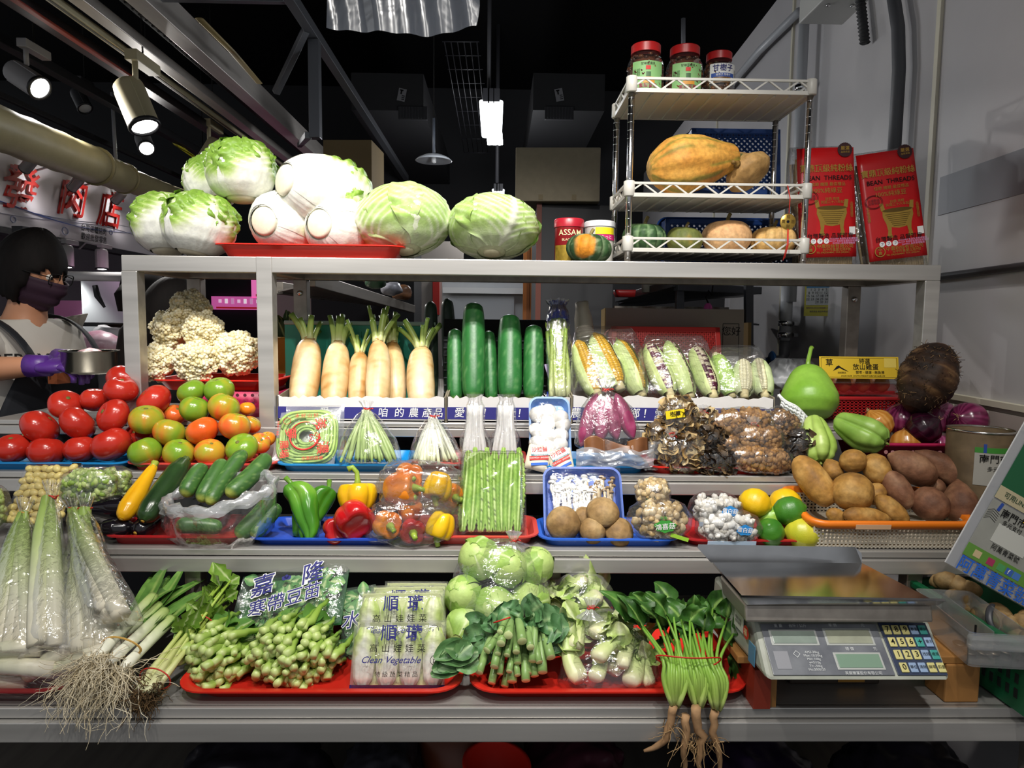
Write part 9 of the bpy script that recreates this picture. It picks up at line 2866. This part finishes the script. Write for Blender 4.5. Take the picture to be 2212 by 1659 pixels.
SKIN=M('skin','#c98f6c',.5,sss=.1,noise=(20,.06));HAIR=M('hair_black','#120c0a',.75,spec=.25,noise=(90,.4),stretch=(1,1,.1))
def sphere_dirs(n=30,m=40):
 th=np.linspace(0,2*PI,m,endpoint=False);ph=np.linspace(.03,PI-.03,n)
 return np.stack([np.sin(ph)[:,None]*np.cos(th),np.sin(ph)[:,None]*np.sin(th),np.cos(ph)[:,None]*np.ones_like(th)],-1)
def head(t,ctr,fwd,roll_up,s,maskmat=None,glasses=False,longhair=False,o_=Vector()):
 """head: local +x is the facing direction, z up; returns the head MB (skin) placed in the thing's space"""
 f=Vector(fwd).normalized();u=Vector(roll_up);u=(u-f*u.dot(f)).normalized()
 m=Matrix((f,u.cross(f),u)).transposed().to_4x4()
 m=Matrix.Translation(Vector(ctr)-o_)@m
 D=sphere_dirs()
 R=np.array([.093,.074,.112])*s
 X=D*R
 low=smooth(-D[...,2],.1,1.0)
 X[...,1]*=1-.28*low
 X[...,0]+=.012*s*smooth(D[...,0],.5,1)*low
 nose=np.exp(-((D[...,1]/.16)**2+((D[...,2]+.12)/.20)**2))*(D[...,0]>0)
 X[...,0]+=.020*s*nose
 eye=sum(np.exp(-(((D[...,1]-e)/.16)**2+((D[...,2]-.06)/.10)**2))for e in(-.36,.36))*(D[...,0]>0)
 X[...,0]-=.010*s*eye
 b=MB().grid(X,cv=True,cap0=True,cap1=True)
 for sy in(-1,1):
  E=sphere_dirs(12,14)*np.array([.020,.008,.030])*s+np.array([-.005*s,sy*.075*s,-.008*s])
  b.grid(E,cv=True,cap0=True,cap1=True)
 b.xform(m)
 H=sphere_dirs(34,48)
 hr=np.ones(H.shape[:2])*1.14+.06*nz(H,3,5,2)+.05*smooth(-H[...,2],-.2,.5)
 fr_=.06+.10*np.sin(np.arctan2(H[...,1],H[...,0])*9)
 face=(H[...,0]>.34)&(H[...,2]<fr_)&(np.abs(H[...,1])<.80)
 neck=(H[...,2]<-.78)
 hr=np.where(face,.86,hr);hr=np.where(neck&~face,.9,hr)
 hr=hr+.025*np.sin(np.arctan2(H[...,1],H[...,0])*23)*(hr>1)
 Xh=H*R*hr[...,None]+np.array([-.006,0,.006])*s
 MB().grid(Xh,cv=True,cap0=True,cap1=True).xform(m).build('hair',HAIR,t)
 if longhair:
  pts=[(-.07*s,0,-.03*s),(-.095*s,0,-.12*s),(-.09*s,0,-.24*s),(-.075*s,0,-.34*s)]
  MB().tube([m@Vector(p)for p in pts],[.05*s,.065*s,.06*s,.03*s],14).build('hair_length',HAIR,t)
 else:
  pts=[(-.10*s,0,.02*s),(-.125*s,.01*s,-.03*s),(-.12*s,.012*s,-.10*s)]
  MB().tube([m@Vector(p)for p in pts],[.022*s,.026*s,.010*s],10).build('ponytail',HAIR,t)
 for sy in(-1,1):
  E=sphere_dirs(10,12)*.0105*s+np.array([.078*s,sy*.028*s,.006*s])
  MB().grid(E,cv=True,cap0=True,cap1=True).xform(m).build('eye',M('eye_white','#d8d4cc',.3),t)
  E=sphere_dirs(8,10)*.0055*s+np.array([.0855*s,sy*.028*s,.006*s])
  MB().grid(E,cv=True,cap0=True,cap1=True).xform(m).build('pupil',INK,t)
 if maskmat:
  az=np.linspace(-1.25,1.25,22);el=np.linspace(-1.05,-.02,14)
  A,E=np.meshgrid(az,el,indexing='xy')
  Dm=np.stack([np.cos(E)*np.cos(A),np.cos(E)*np.sin(A),np.sin(E)],-1)
  Xm=Dm*R*1.10
  Xm[...,1]*=.92
  Xm[...,0]+=.020*s*np.exp(-(A/.5)**2)+.004*s*np.sin(E*18)
  MB().grid(Xm).xform(m).build('face_mask',maskmat,t,solid=.002)
  for sy in(-1,1):
   MB().tube([m@Vector(q)for q in((.03*s,sy*.070*s,-.02*s),(.0,sy*.080*s,.012*s),(-.016*s,sy*.080*s,-.01*s),(.02*s,sy*.066*s,-.07*s))],.0012,5).build('ear_loop',maskmat,t)
 if glasses:
  for sy in(-1,1):
   rr=rrect(.046*s,.034*s,.010*s,4)
   MB().tube([m@Vector((.098*s,sy*.030*s+a,.006*s+b_))for a,b_ in rr+rr[:1]],.0016,5,caps=False).build('glasses_rim',INK,t)
   MB().tube([m@Vector(q)for q in((.098*s,sy*.053*s,.012*s),(.05*s,sy*.080*s,.010*s),(-.01*s,sy*.082*s,.004*s))],.0016,5).build('glasses_arm',INK,t)
 return b
def hand_chain(J,E,wrist,palm_dir,up,side,s,curl,pre):
 """palm and five separate fingers as skinned chains rooted in the palm"""
 pd,u,sd=Vector(palm_dir).normalized(),Vector(up).normalized(),Vector(side).normalized()
 J[pre+'palm']=(wrist+pd*.045*s,(.030*s,.016*s))
 return pd,u,sd
def glove(t,wrist,pd,u,sd,s,curl,mat,o_,name='glove'):
 """five-fingered glove: palm lathe-like blob plus separate curled fingers, one mesh"""
 pd,u,sd=Vector(pd).normalized(),Vector(u).normalized(),Vector(sd).normalized()
 b=MB()
 Pm=Matrix((pd,sd,u)).transposed().to_4x4()
 D=sphere_dirs(16,20)
 X=np.sign(D)*np.abs(D)**.8*np.array([.050,.042,.019])*s+np.array([.045*s,0,0])
 b.merge(MB().grid(X,cv=True,cap0=True,cap1=True),Matrix.Translation(wrist-o_)@Pm)
 L=[.068,.078,.074,.058]
 for k in range(4):
  y0=(.030-.020*k)*s
  p=Vector((.080*s,y0,.002*s));ang=.1
  pts=[Vector((.055*s,y0*.9,0)),p.copy()]
  for j,fr in enumerate((.42,.32,.26)):
   ang+=curl*(.7+.25*j)
   p=p+Vector((math.cos(ang),.04*(1.5-k),-math.sin(ang)))*L[k]*fr*s
   pts.append(p.copy())
  pts=[Pm@q+wrist-o_ for q in pts]
  b.tube(pts,[.0095*s,.0098*s,.0092*s,.0086*s,.0072*s],10)
 pts=[Vector((.020*s,.028*s,0)),Vector((.045*s,.052*s,.004*s)),Vector((.070*s,.060*s,-.004*s)),Vector((.090*s,.056*s,-.014*s))]
 b.tube([Pm@q+wrist-o_ for q in pts],[.012*s,.0115*s,.0105*s,.008*s],10)
 b.tube([wrist-pd*.03-o_,wrist-o_,wrist+pd*.03*s-o_],[.032*s,.030*s,.030*s],14)
 return b.build(name,mat,t)
def person(label,ctr,y,fwd,gaze,shirt,s=1.0,apron=None,mask=None,glasses=False,longhair=False,arms=None,gloves=None,group=None,tilt=0.0):
 """standing figure; ctr = (px, py) of the head centre at distance y"""
 Hc=P(*ctr,y)
 t=thing('person',label,'person',(Hc.x,y,0),None,group)
 o_=t.location
 f=Vector((fwd[0],fwd[1],0)).normalized();r=Vector((f.y,-f.x,0))
 zh=Hc.z
 base=Vector((Hc.x,y,0))-f*.05
 W=lambda fx,rx,z:base+f*fx+r*rx+Vector((0,0,z))-o_
 J,E={},[]
 k=zh/1.60
 J['pelvis']=(W(-.02,0,.95*k),(.15,.12));J['belly']=(W(0,0,1.08*k),(.135,.11));J['chest']=(W(.01,0,1.26*k),(.15,.115));J['neckb']=(W(.0,0,1.42*k),(.075,.07));J['neck']=(W(.03,0,1.50*k),.052)
 J['headb']=(W(.05,0,1.57*k),.058)
 E+=[('pelvis','belly'),('belly','chest'),('chest','neckb'),('neckb','neck'),('neck','headb')]
 A=arms or{}
 for sd,sg in(('r',1),('l',-1)):
  J['sh'+sd]=(W(0,sg*.165,1.37*k),.058)
  el=A.get('el'+sd,W(.02,sg*.22,1.10*k)+o_)-o_
  wr=A.get('wr'+sd,W(.10,sg*.20,.88*k)+o_)-o_
  J['el'+sd]=(el,.042);J['fa'+sd]=(el.lerp(wr,.4),.038);J['wr'+sd]=(wr,.027)
  E+=[('chest','sh'+sd),('sh'+sd,'el'+sd),('el'+sd,'fa'+sd),('fa'+sd,'wr'+sd)]
  J['hip'+sd]=(W(-.02,sg*.09,.86*k),.09);J['kn'+sd]=(W(.0,sg*.10,.48*k),.06);J['an'+sd]=(W(-.02,sg*.10,.09),.04);J['to'+sd]=(W(.13,sg*.11,.04),.035)
  E+=[('pelvis','hip'+sd),('hip'+sd,'kn'+sd),('kn'+sd,'an'+sd),('an'+sd,'to'+sd)]
 V,F=skin_mesh(J,E,'pelvis')
 body=MB().add(V,F)
 hb=head(t,Hc,gaze,(0,0,1),s,mask,glasses,longhair,o_)
 body.merge(hb)
 body.build('body',SKIN,t)
 S={n:(J[n][0],tuple(np.array(J[n][1]if isinstance(J[n][1],tuple)else(J[n][1],)*2)*1.09+.012))for n in('pelvis','belly','chest','neckb','shr','shl')}
 for sd in 'rl':
  S['sl'+sd]=(J['sh'+sd][0].lerp(J['el'+sd][0],.62 if sd=='r' else.3),(.078,.078));S['sh'+sd]=(J['sh'+sd][0],(.092,.092))
 S['neckb']=(J['neckb'][0]+Vector((0,0,.012)),(.088,.088));S['chest']=(J['chest'][0]+Vector((0,0,.02)),(.185,.15))
 V,F=skin_mesh(S,[('pelvis','belly'),('belly','chest'),('chest','neckb'),('chest','shr'),('chest','shl'),('shr','slr'),('shl','sll')],'pelvis')
 MB().add(V,F).build('shirt',shirt,t)
 Tz={n:(J[n][0],tuple(np.array(J[n][1]if isinstance(J[n][1],tuple)else(J[n][1],)*2)*1.06+.012))for n in('pelvis','hipr','hipl','knr','knl','anr','anl')}
 V,F=skin_mesh(Tz,[('pelvis','hipr'),('pelvis','hipl'),('hipr','knr'),('hipl','knl'),('knr','anr'),('knl','anl')],'pelvis')
 MB().add(V,F).build('trousers',M('trousers_dark','#17181c',.8),t)
 if apron:
  zz=np.linspace(.52*k,1.30*k,24);aa=np.linspace(-1,1,21)
  X=np.zeros((24,21,3))
  for i,z in enumerate(zz):
   half=np.interp(z,[.52*k,1.02*k,1.12*k,1.30*k],[1.65,1.65,1.0,.62])
   rad=np.interp(z,[.52*k,.95*k,1.08*k,1.26*k,1.30*k],[.225,.215,.205,.222,.215])
   for j,a in enumerate(aa*half):
    p=W(-.01+rad*.88*math.cos(a),rad*1.08*math.sin(a),z)
    X[i,j]=p
  MB().grid(X).build('apron',apron,t,solid=.004)
  for sg in(-1,1):
   pts=[W(.195,sg*.115,1.27*k),W(.175,sg*.125,1.38*k),W(.06,sg*.14,1.49*k),W(-.09,sg*.12,1.45*k),W(-.13,sg*.02,1.33*k),W(-.15,-sg*.08,1.15*k)]
   MB().tube(bez(pts[0],pts[1],pts[2],pts[3],12),.020,8,flat=.22).build('apron_strap',apron,t)
  MB().box(W(.205,.06,1.275*k),(.05,.05,.035),frame_mat((0,0,0),r,(0,0,1))).build('leather_tab',M('leather_tab','#8a4a28',.6),t,smooth=False)
 return t,J,o_,W,f,r,k
SHIRTW=M('shirt_white','#cfc9bf',.8,noise=(8,.08));APR=M('apron_navy','#15181f',.75,noise=(60,.3))
GLV=M('glove_purple','#5a2f8a',.4,noise=(14,.2),bump=(60,.3,.003));MASKM=M('mask_plum','#2c1226',.7)
bowl_c=P(196,806,2.05)
arms={'elr':P(-48,800,2.06),'wrr':P(84,790,2.03),'ell':P(60,800,2.42),'wrl':P(140,775,2.20)}
t,J,o_,W,f,r,k=person('shop worker with purple gloves, mask and dark apron holding a steel bowl',(68,585),2.26,(.92,-.25),(.97,-.06,-.36),SHIRTW,1.02,APR,MASKM,True,False,arms)
glove(t,J['wrr'][0]+o_,(1,.02,.02),(.1,-.2,1),(0,1,.2),1.05,.55,GLV,o_)
glove(t,J['wrl'][0]+o_,(.9,-.35,.0),(.1,.2,1),(-.2,-1,.1),1.0,.6,GLV,o_)
lm=frame_mat(W(.150,.115,1.275*k),Vector((.62,-.78,0))*1.0,(0,0,1))
lett(t,'BURBERRY',.050,INK,frame_mat(W(.195,.035,1.335*k),f*.55+r*-.83*-1*-1,(0,0,1))if False else frame_mat(W(.135,.185,1.325*k),f*.80-r*.60,(0,0,1)),.04)
bw=thing('steel_bowl','steel bowl held by the gloved shop worker','bowl',bowl_c)
MB().lathe([(0,0),(.062,0),(.070,.008),(.074,.062),(.078,.064),(.078,.067),(.072,.066),(.068,.010),(0,.004)],40).build('bowl_shell',M('bowl_steel','#a9a59a',.22,1.0,noise=(14,.2)),bw)
v,fc=ICO2
for q in range(5):
 pass
tag(MB().add(v*np.array([.055,.05,.028])*(1+.2*nz(v,3,5,2))[:,None],fc).build('meat_piece',M('meat_pink','#c98a92',.4,noise=(40,.4),col2='#e6c6c4'),loc=bowl_c+Vector((0,.0,.045))),'pink minced meat in the steel bowl','meat')
tag(MB().add(v*np.array([.085,.07,.06])*(1+.12*nz(v,3,8,2))[:,None],fc).build('meat_bag',M('meat_bag_pink','#c489a0',.3,noise=(20,.3),col2='#e0c4d0'),loc=P(218,745,2.9)),'pink bag of meat behind the steel bowl','bag')
zc_=P(218,745,2.9).z-.058
mc=thing('meat_counter','steel meat counter behind the shop worker','counter',(P(190,800,2.95).x,3.0,0))
MB().box((0,0,zc_-.015),(.6,.4,.03)).build('worktop',STEELD,mc,smooth=False,bevel=.003)
for sx in(-1,1):
 MB().box((sx*.27,0,(zc_-.03)/2),(.04,.36,zc_-.03)).build('leg',STEELD,mc,smooth=False)
person('person with black hair and a pale top behind the left frame post',(312,632),3.25,(.2,1),(.3,1,-.1),M('shirt_pale','#b9b9bc',.8),1.0)
person('person with long black hair and dark clothes behind the cauliflowers',(376,672),2.62,(.7,.7),(.75,.6,-.25),M('top_black','#101013',.85),1.0,longhair=True)
